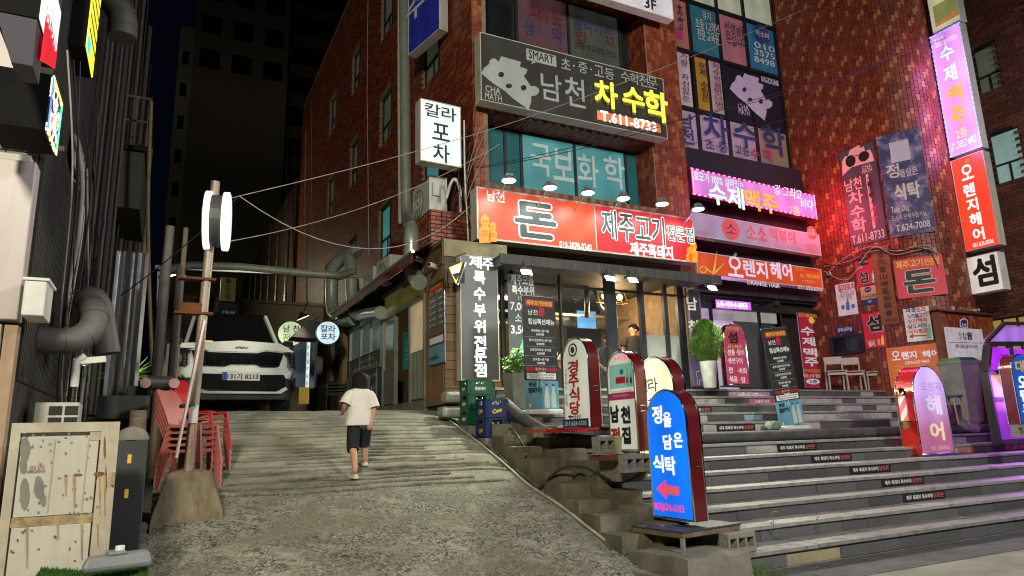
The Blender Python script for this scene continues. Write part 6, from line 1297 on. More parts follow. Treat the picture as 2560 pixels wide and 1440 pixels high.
# ================================================================== stacked plastic chairs
PKC = mat('faded_pink_plastic', (.42, .12, .10), .45, 0, .1, 4, dirt=.15); RDC = mat('bright_red_plastic', (.5, .012, .02), .3, 0, .06, 4)
def red_chair(m, label, grp):
    t = root('plastic_chair', (0, 0, 0), label, 'chair', group=grp)
    s = MB(); rr = []
    for x, z, w_ in ((.23, .405, .40), (.20, .425, .44), (.0, .41, .44), (-.16, .405, .42), (-.21, .43, .40), (-.25, .50, .40), (-.30, .60, .42), (-.36, .70, .42), (-.43, .78, .38), (-.455, .80, .30)):
        rr.append([(x, -w_/2, z), (x, 0, z-.012), (x, w_/2, z), (x-.006, w_/2, z-.012), (x-.006, 0, z-.026), (x-.006, -w_/2, z-.012)])
    s.rings(rr[:5]); s.build('seat', m, t, smooth=True); b = MB(); b.rings(rr[4:]); b.build('backrest', m, t, smooth=True)
    for sx, ex in ((.21, .28), (-.20, -.30)):
        for sg in (-1, 1): MB().rings([[(sx-.02, sg*.20, .41), (sx+.02, sg*.20, .41), (sx+.02, sg*.165, .41), (sx-.02, sg*.165, .41)], [(ex-.03, sg*.245, 0), (ex+.022, sg*.245, 0), (ex+.022, sg*.20, 0), (ex-.03, sg*.20, 0)]]).build('leg', m, t)
    for sg in (-1, 1): MB().prism([(-.22, .40), (.22, .40), (.23, .36), (.17, .385), (-.17, .385), (-.24, .34)], sg*.215-.006, sg*.215+.006).build('side_rail', m, t)
    return t
ords = ('bottom', 'second', 'third', 'fourth', 'fifth', 'top')
cp = red_chair(PKC, 'x', 'stacked red plastic chairs'); cr = red_chair(RDC, 'x', 'stacked red plastic chairs'); used = []
for (X, Y, n, nm) in ((.30, 8.02, 5, 'front'), (.42, 8.45, 5, 'rear')):
    for i in range(n):
        src_ = cr if (nm == 'rear' and i == n-1) else cp
        c_ = src_ if src_ not in used else copy_tree(src_)
        used.append(src_); c_.location = (X+.0*i, Y, ramp_z(X, Y)-.02+i*.062); c_.rotation_euler = (0, 0, RAD(-36+random.uniform(-1, 1))); c_.scale = (.80, .80, .98)
        c_['label'] = ('bright red plastic chair on top of the rear stack by the leaning pole' if src_ is cr else 'faded pink plastic chair, %s from below in the %s stack by the pole' % (('lowest', 'second', 'third', 'fourth', 'fifth')[i], nm))
# ================================================================== crates
def crate(x, y, z, sx, sy, h, m, txt, mt, label, grp, bott):
    t = root('bottle_crate', (x, y, z), label, 'crate', group=grp); b = MB(); th = .012
    s0, s1 = .70*h, .90*h
    for side_ in range(4):
        L_ = sx if side_ % 2 == 0 else sy; o_ = MB()
        def bx(a0, a1, z0, z1, d0=0, d1=th):
            if side_ == 0: o_.box(a0, a1, d0, d1, z0, z1)
            elif side_ == 1: o_.box(sx-d1, sx-d0, a0, a1, z0, z1)
            elif side_ == 2: o_.box(a0, a1, sy-d1, sy-d0, z0, z1)
            else: o_.box(d0, d1, a0, a1, z0, z1)
        k = th+.001 if side_ % 2 else 0
        bx(k, L_-k, 0.004, s0); bx(k, L_*.28, s0, s1); bx(L_*.72, L_-k, s0, s1); bx(k, L_-k, s1, h)
        o_.build('side_panel', m, t); r_ = MB(); o_ = r_
        for u in (.0, .12, .88, 1.0): bx(max(0.001, u*L_-.008), min(L_-.001, u*L_+.008), .004, h, -.008, -.0005)
        bx(.002, L_-.002, h-.016, h-.001, -.01, -.0085) if False else None
        bx(.01, L_-.01, s1+.002, s1+.014, -.012, -.0085); r_.build('rib', m, t)
    MB().box(.013, sx-.013, .013, sy-.013, .002, .012).build('floor', m, t)
    for i in range(4):
        for j in range(4): MB().lathe([(.026, .0), (.026, h*.55), (.012, h*.75), (.012, h*.93)], (sx*(.16+.225*i), sy*(.16+.225*j), .014), 8).build('bottle', bott, t, smooth=True)
    v, fc, bb = glyph(txt, .05)
    for face in (0, 1):
        W_ = (sx if face == 0 else sy)*.42; Hh = h*(.24 if len(txt) > 3 else .22); pts = []
        for a, c in v:
            p_ = (a-(bb[0]+bb[1])/2)/(bb[1]-bb[0])*W_; q_ = (c-(bb[2]+bb[3])/2)/(bb[3]-bb[2])*Hh+h*.38
            if txt == 'Cass': q_ += p_*.25
            pts.append((sx/2+p_, -.004, q_) if face == 0 else (-.004, sy/2-p_, q_))
        MB().add(pts, fc).build('lettering', mt, t)
    return t
GRC = mat('green_crate_plastic', (.005, .085, .035), .35, 0, .12, 5, dirt=.2); BLC = mat('blue_crate_plastic', (.008, .02, .10), .35, 0, .12, 5, dirt=.2); GBT = mat('green_bottle_glass', (.03, .22, .08), .1, spec=.8); CBT = mat('clear_bottle', (.3, .35, .35), .1, spec=.8)
for i, nm in enumerate(('lowest', 'middle', 'top')): crate(4.02+random.uniform(-.006, .006), 9.42, 1.56+i*.222, .40 if i == 2 else .40, .31, .218, GRC, '좋은데이', WHT, '%s of the three green soju crates by the tall charcoal sign' % nm, 'green soju crates', GBT)
for i, nm in enumerate(('lower', 'upper')): crate(4.10, 8.98, 1.37+i*.272, .36, .34, .268, BLC, 'Cass', YELI, '%s of the two dark blue beer crates in front of the green ones' % nm, 'blue beer crates', CBT)
rough_block(4.0, 4.5, 9.38, 9.8, 1.2, 1.555, CONC, side, 'base_block', .006); rough_block(4.06, 4.52, 8.94, 9.36, 1.1, 1.365, CONC, side, 'base_block', .006)
# grey plastic banner weights left of the crates
for i, (y, z) in enumerate(((10.05, 1.80), (10.05, 2.02))):
    o = tag(MB().box(-.22, .2, -.14, .14, 0, .17).build('banner_weight', mat('grey_plastic_tank', (.30, .31, .27), .5), bevel=.05), 'grey plastic water-filled banner weight, %s of the two beside the green crates' % ('lower' if i == 0 else 'upper'), 'banner weight', 'grey banner weights'); o.location = (4.0+.06*i, 9.98, z-.12)
# ================================================================== plants
LEAFM = mat('leaf_green_bright', (.10, .26, .03), .5, 0, .4, 8); LEAFD = mat('shrub_green', (.10, .19, .025), .6, 0, .5, 6); obj_random(LEAFD, .1)
def leaf(mb, p, d, l, w_):
    d = d.normalized(); s_ = d.cross(Vector((0, 0, 1))); s_ = (s_ if s_.length > .05 else Vector((1, 0, 0))).normalized(); tip = p+d*l; m_ = p+d*l*.45; up = s_.cross(d)*w_*.2
    mb.add([tuple(p), tuple(m_+s_*w_/2-up), tuple(tip-Vector((0, 0, l*.15))), tuple(m_-s_*w_/2-up), tuple(m_+up)], [(0, 1, 4), (1, 2, 4), (2, 3, 4), (3, 0, 4)])
pp = onY(1290, 965, 9.55); pot = root('planter', (pp.x+.02, 9.55, 1.70), 'tall grey square planter with bright green leafy plant behind the first banner', 'planter')
MB().rings([[(-.12, -.12, 0), (.12, -.12, 0), (.12, .12, 0), (-.12, .12, 0)], [(-.17, -.17, .62), (.17, -.17, .62), (.17, .17, .62), (-.17, .17, .62)]]).build('pot', mat('grey_stone_pot', (.2, .2, .17), .8, bump=.3), pot)
lf_ = MB(); st_ = MB()
for i in range(46):
    a = random.random()*6.28; r_ = random.uniform(.03, .26); top = Vector((math.cos(a)*r_, math.sin(a)*r_, .62+random.uniform(.12, .42)-r_*.3)); st_.tube([(top.x*.3, top.y*.3, .6), tuple(top)], .004, 4, False)
    for k in range(7):
        b_ = random.random()*6.28; leaf(lf_, top-Vector((top.x*.2, top.y*.2, .05))*random.random(), Vector((math.cos(b_), math.sin(b_), random.uniform(-.3, .6))), random.uniform(.06, .11), random.uniform(.025, .04))
o = lf_.build('leaves', LEAFM, pot); o['kind'] = 'stuff'; o = st_.build('stems', LEAFD, pot); o['kind'] = 'stuff'
sp = onY(1787, 968, 9.98); sh_ = root('potted_conifer', (sp.x+.04, 10.15, 2.17), 'egg shaped green conifer in a tall white tapered pot on the top step', 'plant')
sh_.scale = (.80, .80, .86); MB().lathe([(.13, 0), (.15, .02), (.20, .56), (.21, .60), (.19, .60), (.17, .5)], seg=24).build('pot', mat('white_ceramic', (.55, .56, .54), .3, coat=.4), sh_, smooth=True)
MB().lathe([(.03, .5), (.025, 1.2)], seg=8).build('trunk', WOOD, sh_)
lf_ = MB()
for i in range(6500):
    z = random.random(); a = random.random()*6.283; prof = math.sqrt(max(.02, 1-((z-.42)/.58)**2)) if z > .42 else math.sqrt(max(.05, 1-((.42-z)/.5)**2)); rr_ = .36*prof*(random.random()**.3)*(1+.45*mnoise.noise(Vector((math.cos(a)*2, math.sin(a)*2, z*5))))
    p = Vector((math.cos(a)*rr_, math.sin(a)*rr_, .60+z*.92)); d = Vector((math.cos(a), math.sin(a), random.uniform(.3, 2.2))); leaf(lf_, p, d, random.uniform(.05, .10), random.uniform(.012, .026))
o = lf_.build('foliage', LEAFD, sh_); o['kind'] = 'stuff'
GRS = mat('weed_green', (.06, .11, .02), .7, 0, .4, 8)
def weeds(name, label, cx, cy, z, rx, ry, n, h):
    m_ = MB()
    for i in range(n):
        x, y = random.gauss(0, rx), random.gauss(0, ry); a = random.random()*6.28; hh = random.uniform(.4, 1)*h; dx, dy = math.cos(a)*hh*.4, math.sin(a)*hh*.4; w_ = .003
        m_.add([(x-w_, y, 0), (x+w_, y, 0), (x+dx*.5+w_, y+dy*.5, hh*.7), (x+dx*.5-w_, y+dy*.5, hh*.7), (x+dx, y+dy, hh)], [(0, 1, 2, 3), (3, 2, 4)])
    o = tag(m_.build(name, GRS), label, 'grass'); o.location = (cx, cy, z); o['kind'] = 'stuff'
weeds('weeds', 'tuft of wild grass at the foot of the stairs beside the table legs', 5.02, 5.18, 0, .16, .07, 420, .16)
weeds('weeds', 'moss and small weeds in the corner between the ramp and the old side steps', 4.6, 4.98, 0, .3, .04, 260, .09)
for i, (x, k) in enumerate(((6.05, 1), (6.75, 1))):
    t = root('stair_weed', (x, stepy(k)+.0, stepz(k-1)), 'small %s weed growing from a joint low on the stairs' % ('bright leafy' if i == 0 else 'dry thin'), 'weed'); m_ = MB()
    for j in range(9 if i == 0 else 7): leaf(m_, Vector((0, 0, .04+.03*j)), Vector((math.cos(j*2.3), math.sin(j*2.3)-.6, .8)), .09 if i == 0 else .05, .018)
    m_.build('leaves', LEAFM if i == 0 else GRS, t); MB().tube([(0, 0, 0), (.01, -.01, .3)], .003, 4).build('stem', GRS, t)
# ================================================================== hose and cables on the stairs
def cable(name, label, cat, pts, r, m, seg=8, smooth=True, wrap=False):
    P = [Vector(p) for p in pts]; out = []
    for i in range(len(P)-1):
        a, b, c, d = P[max(i-1, 0)], P[i], P[i+1], P[min(i+2, len(P)-1)]
        for k in range(8):
            t = k/8; out.append(.5*((2*b)+(c-a)*t+(2*a-5*b+4*c-d)*t*t+(3*b-a-3*c+d)*t**3))
    out.append(P[-1]); o0 = out[0].copy(); rs = [r*(1+.05*mnoise.noise(p*2)) for p in out] if wrap else r
    o = MB().tube([tuple(p-o0) for p in out], rs, seg).build(name, m, smooth=smooth); o.location = o0; return tag(o, label, cat)
HOSE = mat('wrapped_hose', (.05, .05, .05), .75, 0, .25, 8, .5, 25, dirt=.4, dcol=(.12, .11, .1))
zk = stepz(6)+.085
cable('insulated_hose', 'thick dark wrapped hose running down past the crates and along a stair tread', 'hose', [tuple(onY(1262, 1008, 9.1)), tuple(onY(1300, 1040, 8.85)), tuple(onY(1345, 1070, 8.6)), tuple(onY(1395, 1095, 8.3)), tuple(onY(1440, 1100, 8.1)), (5.6, 8.09, zk), (7, 8.10, zk), (9, 8.10, zk), (11, 8.11, zk), (13, 8.1, zk), (14.6, 8.1, zk)], .085, HOSE, 14, wrap=True)
cable('insulated_hose', 'thick grey hose dropping beside the purple lit kiosk at the right', 'hose', [tuple(onY(2390, 975, 8.6)), tuple(onY(2412, 1010, 8.5)), tuple(onY(2440, 1052, 8.3)), tuple(onY(2400, 1062, 8.1)), (14.0, 8.0, zk)], .09, mat('grey_hose', (.22, .21, .22), .6), 12, wrap=True)
def rp(x, y, dz=.02): return (x, y, rz(x, y)+dz)
cable('white_conduit', 'dirty white conduit pipe running down the right edge of the ramp', 'conduit', [rp(3.95, 10.2), rp(4.0, 9.6), rp(4.02, 8.9), rp(4.03, 8.2), rp(4.02, 7.6), rp(4.1, 7.0), rp(4.12, 6.6), rp(4.15, 6.2)], .018, mat('dirty_conduit', (.42, .40, .33), .6, dirt=.5), 8)
cable('black_cable', 'black cable beside the white conduit down the ramp edge', 'cable', [rp(4.02, 10.15), rp(4.07, 9.4), rp(4.08, 8.6), rp(4.08, 7.9), rp(4.07, 7.4)], .012, CABLE)
cable('black_cable', 'thick black cable crossing the old side steps to the cream sign', 'cable', [rp(4.12, 7.5), (4.3, 7.3, .98), (4.5, 7.1, 1.0), (4.7, 6.7, .84), (4.85, 6.4, .95), (4.93, 6.2, 1.08)], .014, CABLE)
cable('black_cable', 'short black cable hanging from the hose over the side steps', 'cable', [(4.45, 9.0, 1.5), (4.38, 8.6, 1.42), (4.3, 8.2, 1.2), (4.2, 8.0, 1.08)], .010, CABLE)
for i, (px, py) in enumerate(((1935, 1040), (1960, 1052))):
    p = onY(px, py, 8.55+.1*i); v_, f_ = rock((0, 0, 0), .13-.02*i, 9+i, 2, (1.4, .8, .7)); o = tag(MB().add(v_, f_).build('loose_stone', ROCK if i else mat('green_rag', (.12, .16, .14), .8), smooth=False), '%s lying beside the foot of the leaning banner' % ('dark green folded tarp lump' if i == 0 else 'rough brown stone'), 'stone' if i else 'tarp'); o.location = (p.x, 8.6+.1*i, stepz(7)+.08)
tis = MB()
for i in range(14): a = Vector((random.uniform(-.06, .06), random.uniform(-.04, .04), random.uniform(.0, .05))); tis.add([tuple(a), tuple(a+Vector((.06, .01, .02))), tuple(a+Vector((.02, .05, .05)))], [(0, 1, 2)])
o = tag(tis.build('crumpled_paper', WHT), 'crumpled white paper on the old side steps below the big hose', 'litter'); o.location = (4.72, 8.55, 1.42)
# chairs on the terrace
def wood_chair(label):
    t = root('wooden_chair', (0, 0, 0), label, 'chair', group='pale wooden chairs on the top step'); m = mat('pale_ash_wood', (.38, .33, .27), .5, 0, .12, 6)
    MB().rings([[(-.21, -.2, z), (.21, -.2, z), (.19, .19, z), (-.19, .19, z)] for z in (.43, .455)]).build('seat', m, t, bevel=.008)
    MB().rings([[(-.2, .19+.02*q, .62+.18*z), (.2, .19+.02*q, .62+.18*z), (.2, .215+.02*q, .62+.18*z), (-.2, .215+.02*q, .62+.18*z)] for z, q in ((0, 0), (.3, .3), (1, 1.5))]).build('backrest', m, t, bevel=.02)
    for sg in (-1, 1):
        MB().bar((sg*.18, -.17, .43), (sg*.19, -.2, 0), .03).build('leg', m, t); MB().bar((sg*.18, .19, .66), (sg*.19, .27, 0), .035).build('leg', m, t); MB().bar((sg*.18, -.17, .38), (sg*.185, .21, .38), .025, .05).build('rail', m, t)
    MB().bar((-.18, -.17, .38), (.18, -.17, .38), .025, .05).build('rail', m, t)
    return t
wc = None
for nm, px in (('leftmost', 2095), ('middle', 2138), ('rightmost', 2190)):
    p = onZ(px, 972, 2.175) if False else onY(px, 972, 10.72); t = wood_chair('x') if wc is None else copy_tree(wc); wc = wc or t; t.location = (p.x, 10.72, 2.174); t.rotation_euler = (0, 0, RAD(-42)); t['label'] = '%s of the three pale wooden chairs against the tiled corner' % nm
# ================================================================== bin, stool, slab, kiosk at the right
pB = onY(2415, 990, 8.45); zb = stepz(7)
bn = root('wheeled_bin', (pB.x, 8.5, zb), 'grey wheeled bin with green lid under the white parking sign', 'bin', -6)
zt_ = onY(2415, 900, 8.5).z-zb
MB().rings([[(-.20, -.2, .05), (.20, -.2, .05), (.20, .2, .05), (-.20, .2, .05)], [(-.27, -.25, zt_-.1), (.27, -.25, zt_-.1), (.27, .25, zt_-.1), (-.27, .25, zt_-.1)]]).build('bin_body', mat('grey_bin_plastic', (.20, .22, .20), .5), bn)
MB().box(-.29, .29, -.27, .27, zt_-.1, zt_-.04).build('rim', mat('grey_bin_plastic', (.20, .22, .20), .5), bn, bevel=.01); MB().rings([[(-.28, -.26, zt_-.04), (.28, -.26, zt_-.04), (.28, .26, zt_-.04), (-.28, .26, zt_-.04)], [(-.22, -.2, zt_+.03), (.22, -.2, zt_+.03), (.22, .2, zt_+.03), (-.22, .2, zt_+.03)]]).build('lid', mat('green_lid', (.02, .22, .07), .45), bn)
for sg in (-1, 1): MB().lathe([(.09, -.03), (.09, .03)], (sg*.22, .2, .09), 14, R90).build('wheel', CP, bn)
pS = onY(2385, 1000, 8.0); sl = root('round_stool', (pS.x, 8.05, stepz(7)), 'dark round-topped stool with bent wooden legs in front of the bin', 'stool')
MB().lathe([(.19, .52), (.20, .54), (.19, .56)], seg=20).build('seat', DARK, sl)
for i in range(4): a = .785+i*1.571; MB().tube([(.10*math.cos(a), .10*math.sin(a), .525), (.16*math.cos(a), .16*math.sin(a), .50), (.23*math.cos(a), .23*math.sin(a), 0)], .016, 8).build('leg', mat('bent_wood', (.3, .2, .12), .5), sl)
mb_ = tag(MB().box(-.55, .55, -.03, .03, 0, .36).build('marble_slab', mat('dark_marble', (.04, .05, .045), .25, 0, .3, 3, dirt=.9, ds=4, dcol=(.3, .3, .27)), bevel=.004), 'dark green marble slab with pale veins leaning behind the barber sign', 'slab'); pM = onY(2395, 1060, 7.95); mb_.location = (pM.x, 8.2, stepz(7)+.02)
zk0 = stepz(5); pK = onY(2490, 1060, 7.2)
ki = root('glass_kiosk', (pK.x, 7.2, zk0), 'purple lit glass kiosk with sloping dark frame at the right edge', 'kiosk', 4)
zt2 = onY(2520, 862, 7.2).z-zk0; wk = 2.4; PG = mat('purple_glass', (.05, .0, .10), .15, 0, .4, 2.2, emit=(.42, .02, .85), es=1.0); PCH = mat('peach_panel', (.5, .25, .14), .5, 0, .15, 2, emit=(.85, .42, .25), es=.6)
hA = onY(2480, 998, 7.2).z-zk0; hB = onY(2480, 930, 7.2).z-zk0; 
def kx(z): return .0 if z < hB else (z-hB)/(zt2-hB)*.28
MB().prism([(kx(hB)+.05, hB+.04), (wk, hB+.04), (wk, zt2-.05), (kx(zt2)+.05, zt2-.05)], .02, .04).build('glass_pane', PG, ki); MB().prism([(.05, hA+.04), (wk, hA+.04), (wk, hB-.04), (.05, hB-.04)], .02, .04).build('panel', PCH, ki); MB().prism([(.05, .05), (wk, .05), (wk, hA-.04), (.05, hA-.04)], .02, .04).build('glass_pane', mat('violet_panel', (.08, .01, .14), .3, 0, .3, 3, emit=(.32, .05, .6), es=.6), ki)
m = MB(); m.bar((0, 0, 0), (0, 0, hB), .07).bar((0, 0, hB), (.28, 0, zt2), .07).bar((.28, 0, zt2), (wk, 0, zt2+.1), .08).bar((0, 0, hB), (wk, 0, hB), .07).bar((0, 0, hA), (wk, 0, hA), .07).bar((0, 0, .02), (wk, 0, .02), .08).bar((1.0, 0, hB), (1.05, 0, zt2), .05); m.build('frame', CP, ki)
MB().prism([(0, 0), (0, hB), (.28, zt2), (.28, 0)], .05, .12).build('side_wall', CP, ki); MB().prism([(.2, zt2+.05), (wk, zt2+.15), (wk, zt2+.45), (.9, zt2+.38)], .05, .09).build('gable_pane', mat('violet_gable', (.3, .15, .5), .4, emit=(.35, .15, .65), es=.7), ki); MB().bar((.2, 0, zt2+.05), (.95, 0, zt2+.42), .06).bar((.95, 0, zt2+.42), (wk, 0, zt2+.5), .06).build('roof_bar', CP, ki)
DP = ink('deep_purple_print', (.10, .0, .2), .3)
for s_, x_, z_, w_, h_ in (('코인', .62, .62, .30, .30), ('노래', 1.1, .55, .3, .3)):
    v, fc, bb = glyph(s_, .0); MB().add([(x_+(a-bb[0])/(bb[1]-bb[0])*w_, .012, hB+(zt2-hB)*z_-.25+(c-bb[2])/(bb[3]-bb[2])*h_) for a, c in v], fc).build('lettering', DP, ki)
light('kiosk_light', 'AREA', (pK.x+1.0, 7.0, zk0+1.0), 130, (.6, .15, 1), 1.0, (pK.x+.2, 5.5, .8))

# small litter, stains and crack repairs
LIT = mat('cigarette_white', (.55, .52, .45), .8); random.seed(31)
for i in range(26):
    if i < 12: k = random.randint(0, 7); x = random.uniform(5.4, 9.5); y = stepy(k)+random.uniform(.08, .38); z = stepz(k)+.004
    else: x = random.uniform(.5, 3.8); y = random.uniform(6.1, 9.6); z = rz(x, y)+.006
    a = random.random()*6.28; o = tag(MB().tube([(0, 0, 0), (.03*math.cos(a), .03*math.sin(a), .001)], .004, 6).build('cigarette_end', LIT), 'cigarette end lying on the %s' % ('stair treads' if i < 12 else 'concrete ramp'), 'litter', 'cigarette ends on the %s' % ('stairs' if i < 12 else 'ramp')); o.location = (x, y, z)
lfm = mat('dry_leaf', (.16, .09, .03), .8)
for i in range(10):
    x = random.uniform(3.3, 4.0) if i % 2 else random.uniform(5.0, 7.5); y = random.uniform(6.2, 9.3) if i % 2 else random.uniform(4.9, 5.3); b = MB(); leaf(b, Vector((0, 0, .01)), Vector((math.cos(i*2.1), math.sin(i*2.1), .1)), .06, .035); o = tag(b.build('dry_leaf', lfm), 'small dry leaf lying %s' % ('near the conduit on the ramp edge' if i % 2 else 'on the dark strip before the stairs'), 'leaf', 'dry leaves %s' % ('on the ramp' if i % 2 else 'before the stairs')); o.location = (x, y, (rz(x, y) if i % 2 else .004)+.004)
for x0_, x1_ in ((-.62, .02), (.06, .66)): MB().bar((x0_*k_, 1.19, 1.135), (x1_*k_, 1.22, 1.17), .016).build('wiper', CP, car)
for sg in (-1, 1): MB().bar((sg*.60*k_, .10, 1.045), (sg*.70*k_, 1.18, 1.125), .006).build('hood_seam', CP, car)
# ================================================================== left building and its clutter
WX = -1.0
lb = root('left_building', (WX, 6.15, 0), 'left building with pale front panels and dark corrugated siding along the alley', 'building')
SID = mat('dark_siding', (.035, .033, .032), .6, .1, .2, 3, streak=.4, dcol=(.02, .02, .02)); PANEL = mat('pale_panel', (.50, .44, .43), .45, 0, .06, 2, streak=.25, dcol=(.28, .22, .18))
MB().box(-6, 0, .1, 24, 0, 10.5).build('wall', mat('left_wall', (.03, .028, .026), .9, 0, .3, 3), lb)
sb2_ = MB(); y = .12
while y < 4.2: sb2_.box(.0, .018, y, y+.045, 1.9, 4.1); y += .075
o = sb2_.build('siding_ribs', SID, lb); o['kind'] = 'stuff'
z1 = onY(90, 405, 6.05).z; z0 = onY(50, 800, 6.05).z
MB().box(-3.5, .0, -.10, .09, z0, z1).build('front_panel', PANEL, lb, bevel=.01); MB().box(-3.5, -.05, -.06, .09, z1, z1+.06).build('coping', mat('coping_metal', (.5, .46, .42), .5), lb)
MB().box(-3.5, -.09, -.08, .09, 0, z0-.03).build('front_panel', PANEL, lb, bevel=.01); MB().box(-.08, -.0, -.04, .09, 0, z0-.03).build('tan_post', mat('tan_post_paint', (.40, .27, .18), .6, streak=.5, dcol=(.2, .1, .06)), lb)
PBR = [(.05, .045, .055), (.065, .06, .07), (.04, .038, .045)]; PB_S = ramp_mat('black_painted_brick', PBR, [1, 1, 1], True, .5)
tile_wall(lb, lambda u, v, d: (u, .095-d, v), -2.0, 0, z1+.06, z1+.6, .22, .075, [], PB_S, PB_S, stag='h', name='brick')
MB().box(-2.5, -.12, .06, .098, z1+.6, z1+1.35).build('white_band', PANEL, lb)
MB().box(-2.5, -.25, .03, .098, z1+1.35, z1+2.1).build('window_pane', mat('leaf_print_window', (.3, .4, .15), .5, 0, .6, 2, emit=(.32, .42, .14), es=.5), lb)
tile_wall(lb, lambda u, v, d: (u, .095-d, v), -2.0, 0, z1+2.1, z1+4, .22, .075, [], BRK_S, BRK_O, stag='h', name='brick')
# sign boxes facing along the alley
def xsign2(name, label, px, py, x0, y0, x1, y1, mface, hd=.24, X=-.86):
    f = Face(name, label, 'sign', onX(px, py, X), 90); a, b = f.at(x0, y0); c, e = f.at(x1, y1); MB().box(a, c, .004, hd, e, b).build('housing', mat('dull_black', (.006, .006, .007), .85, spec=.2), f.r); MB().box(a+.01, c-.01, -.008, .002, e+.01, b-.01).build('face_panel', mface, f.r); f.dim = (a, c, e, b); f.oy = -.01; return f
f = xsign2('red_white_sign', 'tall black sign box with lit white and red face at the top left', 120, 100, 118, -110, 133, 172, WLF)
f.poly([(113, 12), (95, 150), (133, 172), (140, 118)], lit('red_lit', (.75, .01, .03), 1.0), .001)
a, c, e, b = f.dim
for s_, zz in (('SKY부동산', .36), ('051-910', .16)): f.text(s_, 0, 0, 0, 0, WGLOW, .04, lx=((a+c)/2, e+zz*.9, (c-a)*.8, .12))
f.done(); MB().rings([[(a+.01, .01, e-.002), (a+.3, .01, e-.002), (a+.3, .22, e-.002), (a+.01, .22, e-.002)], [(a+.05, .01, e-.3), (a+.3, .01, e-.3), (a+.3, .12, e-.3), (a+.05, .12, e-.3)]]).build('tin_flashing', mat('blue_tin', (.05, .05, .075), .7, .1, dirt=.3), f.r)
LEDM = bpy.data.materials.new('led_picture'); LEDM.use_nodes = True; N = LEDM.node_tree.nodes; L = LEDM.node_tree.links; b_ = N['Principled BSDF']; b_.inputs['Base Color'].default_value = (.01, .01, .01, 1)
tcn = N.new('ShaderNodeTexCoord'); nn = N.new('ShaderNodeTexNoise'); nn.inputs['Scale'].default_value = 9; L.new(tcn.outputs['Object'], nn.inputs['Vector']); cc = N.new('ShaderNodeValToRGB'); cc.color_ramp.interpolation = 'CONSTANT'
cc.color_ramp.elements[0].color = (.01, .01, .015, 1); cc.color_ramp.elements[1].position = .46; cc.color_ramp.elements[1].color = (1, 1, .9, 1); e_ = cc.color_ramp.elements.new(.60); e_.color = (.9, .05, .03, 1); e_ = cc.color_ramp.elements.new(.66); e_.color = (.1, .9, .5, 1)
L.new(nn.outputs[0], cc.inputs[0]); L.new(cc.outputs[0], b_.inputs['Emission Color']); b_.inputs['Emission Strength'].default_value = 1.4
f = xsign2('led_screen_sign', 'slim LED screen sign glowing white, red and rainbow seen edge-on at the left', 130, 290, 130, 187, 136, 388, LEDM, .32); a, c, e, b = f.dim
for k, (q, cl) in enumerate((((a, a+.02, e, b), (.1, .2, 1)), ((c-.02, c, e, b), (.1, 1, .4)), ((a, c, b-.02, b), (1, .8, .1)), ((a, c, e, e+.02), (1, .9, .2)))): MB().box(q[0], q[1], -.016, -.009, q[2], q[3]).build('led_border', lit('led_edge_%d' % k, cl, 2), f.r)
light('led_screen_light', 'POINT', (f.p0.x+.35, f.p0.y, f.p0.z-.1), 4, (1, .95, .9), .1)
f = xsign2('led_screen_sign', 'slim LED screen sign glowing yellow and turquoise, cut by the top edge at the left', 230, 90, 240, -110, 229, 197, lit('yellow_led_face', (1, .85, .05), 1.3), .34); a, c, e, b = f.dim
MB().box(a+.01, a+(c-a)*.35, -.012, -.009, e+.01, b-.8).build('led_panel', lit('cyan_led_face', (.02, .8, .75), 1.3), f.r)
for i in range(9): MB().box(a+.01, c-.01, -.014, -.0125, e+.2+i*.13, e+.23+i*.13).build('led_line', BLKI, f.r)
f = Face('faded_notice', 'grey weathered notice board with black writing on the alley side of the left building', 'sign', onX(198, 390, -.93), 90); f.box(194, 330, 206, 480, mat('grey_notice', (.35, .33, .36), .6), ALU, .02, 0); f.text('부동산', 200, 395, 6, 60, BLKI, .0, .006); f.done()
# white junction box
zb0 = onY(95, 795, 5.95).z; zb1 = onY(95, 708, 5.95).z; xb0 = onY(62, 750, 5.95).x; xb1 = onY(118, 750, 5.95).x
jb = tag(MB().box(xb0, xb1, 5.85, 6.2, zb0, zb1).build('junction_box', WHITEP, bevel=.01), 'white metal box fixed low on the corner of the pale panels', 'electrical box')
MB().box(xb0-.01, xb1+.015, 5.84, 6.22, zb1, zb1+.02).build('lid', WHITEP, jb)
# big ducts
def pipe(name, label, cat, pts, r, m, seg=16, rings=0, **k):
    P = [Vector(p) for p in pts]; out = []
    for i in range(len(P)-1):
        a_, b_, c_, d_ = P[max(i-1, 0)], P[i], P[i+1], P[min(i+2, len(P)-1)]
        for t in (0, .25, .5, .75): out.append(.5*((2*b_)+(c_-a_)*t+(2*a_-5*b_+4*c_-d_)*t*t+(3*b_-a_-3*c_+d_)*t**3))
    out.append(P[-1]); o0 = out[0].copy(); t = root(name, tuple(o0), label, cat); MB().tube([tuple(p-o0) for p in out], r, seg).build('duct_pipe', m, t, smooth=True)
    tot = 0
    for i in range(1, len(out)-1):
        tot += (out[i]-out[i-1]).length
        if tot > (rings or .35):
            tot = 0; d = (out[i+1]-out[i-1]).normalized()*.012; MB().tube([tuple(out[i]-o0-d), tuple(out[i]-o0+d)], r*1.05, seg, False).build('seam', m, t, smooth=True)
    return t
GD = mat('dull_duct_metal', (.15, .145, .135), .6, .4, .15, 4, .05, 20, dirt=.3)
def Yp(px, py, Y): return tuple(onY(px, py, Y))
pipe('exhaust_duct', 'fat grey exhaust duct bending upward above the air conditioner at the left', 'duct', [Yp(95, 850, 7.0), Yp(150, 852, 7.0), Yp(195, 846, 7.05), Yp(228, 822, 7.1), Yp(238, 785, 7.2), Yp(225, 762, 7.4)], .112, GD, 18, .16)
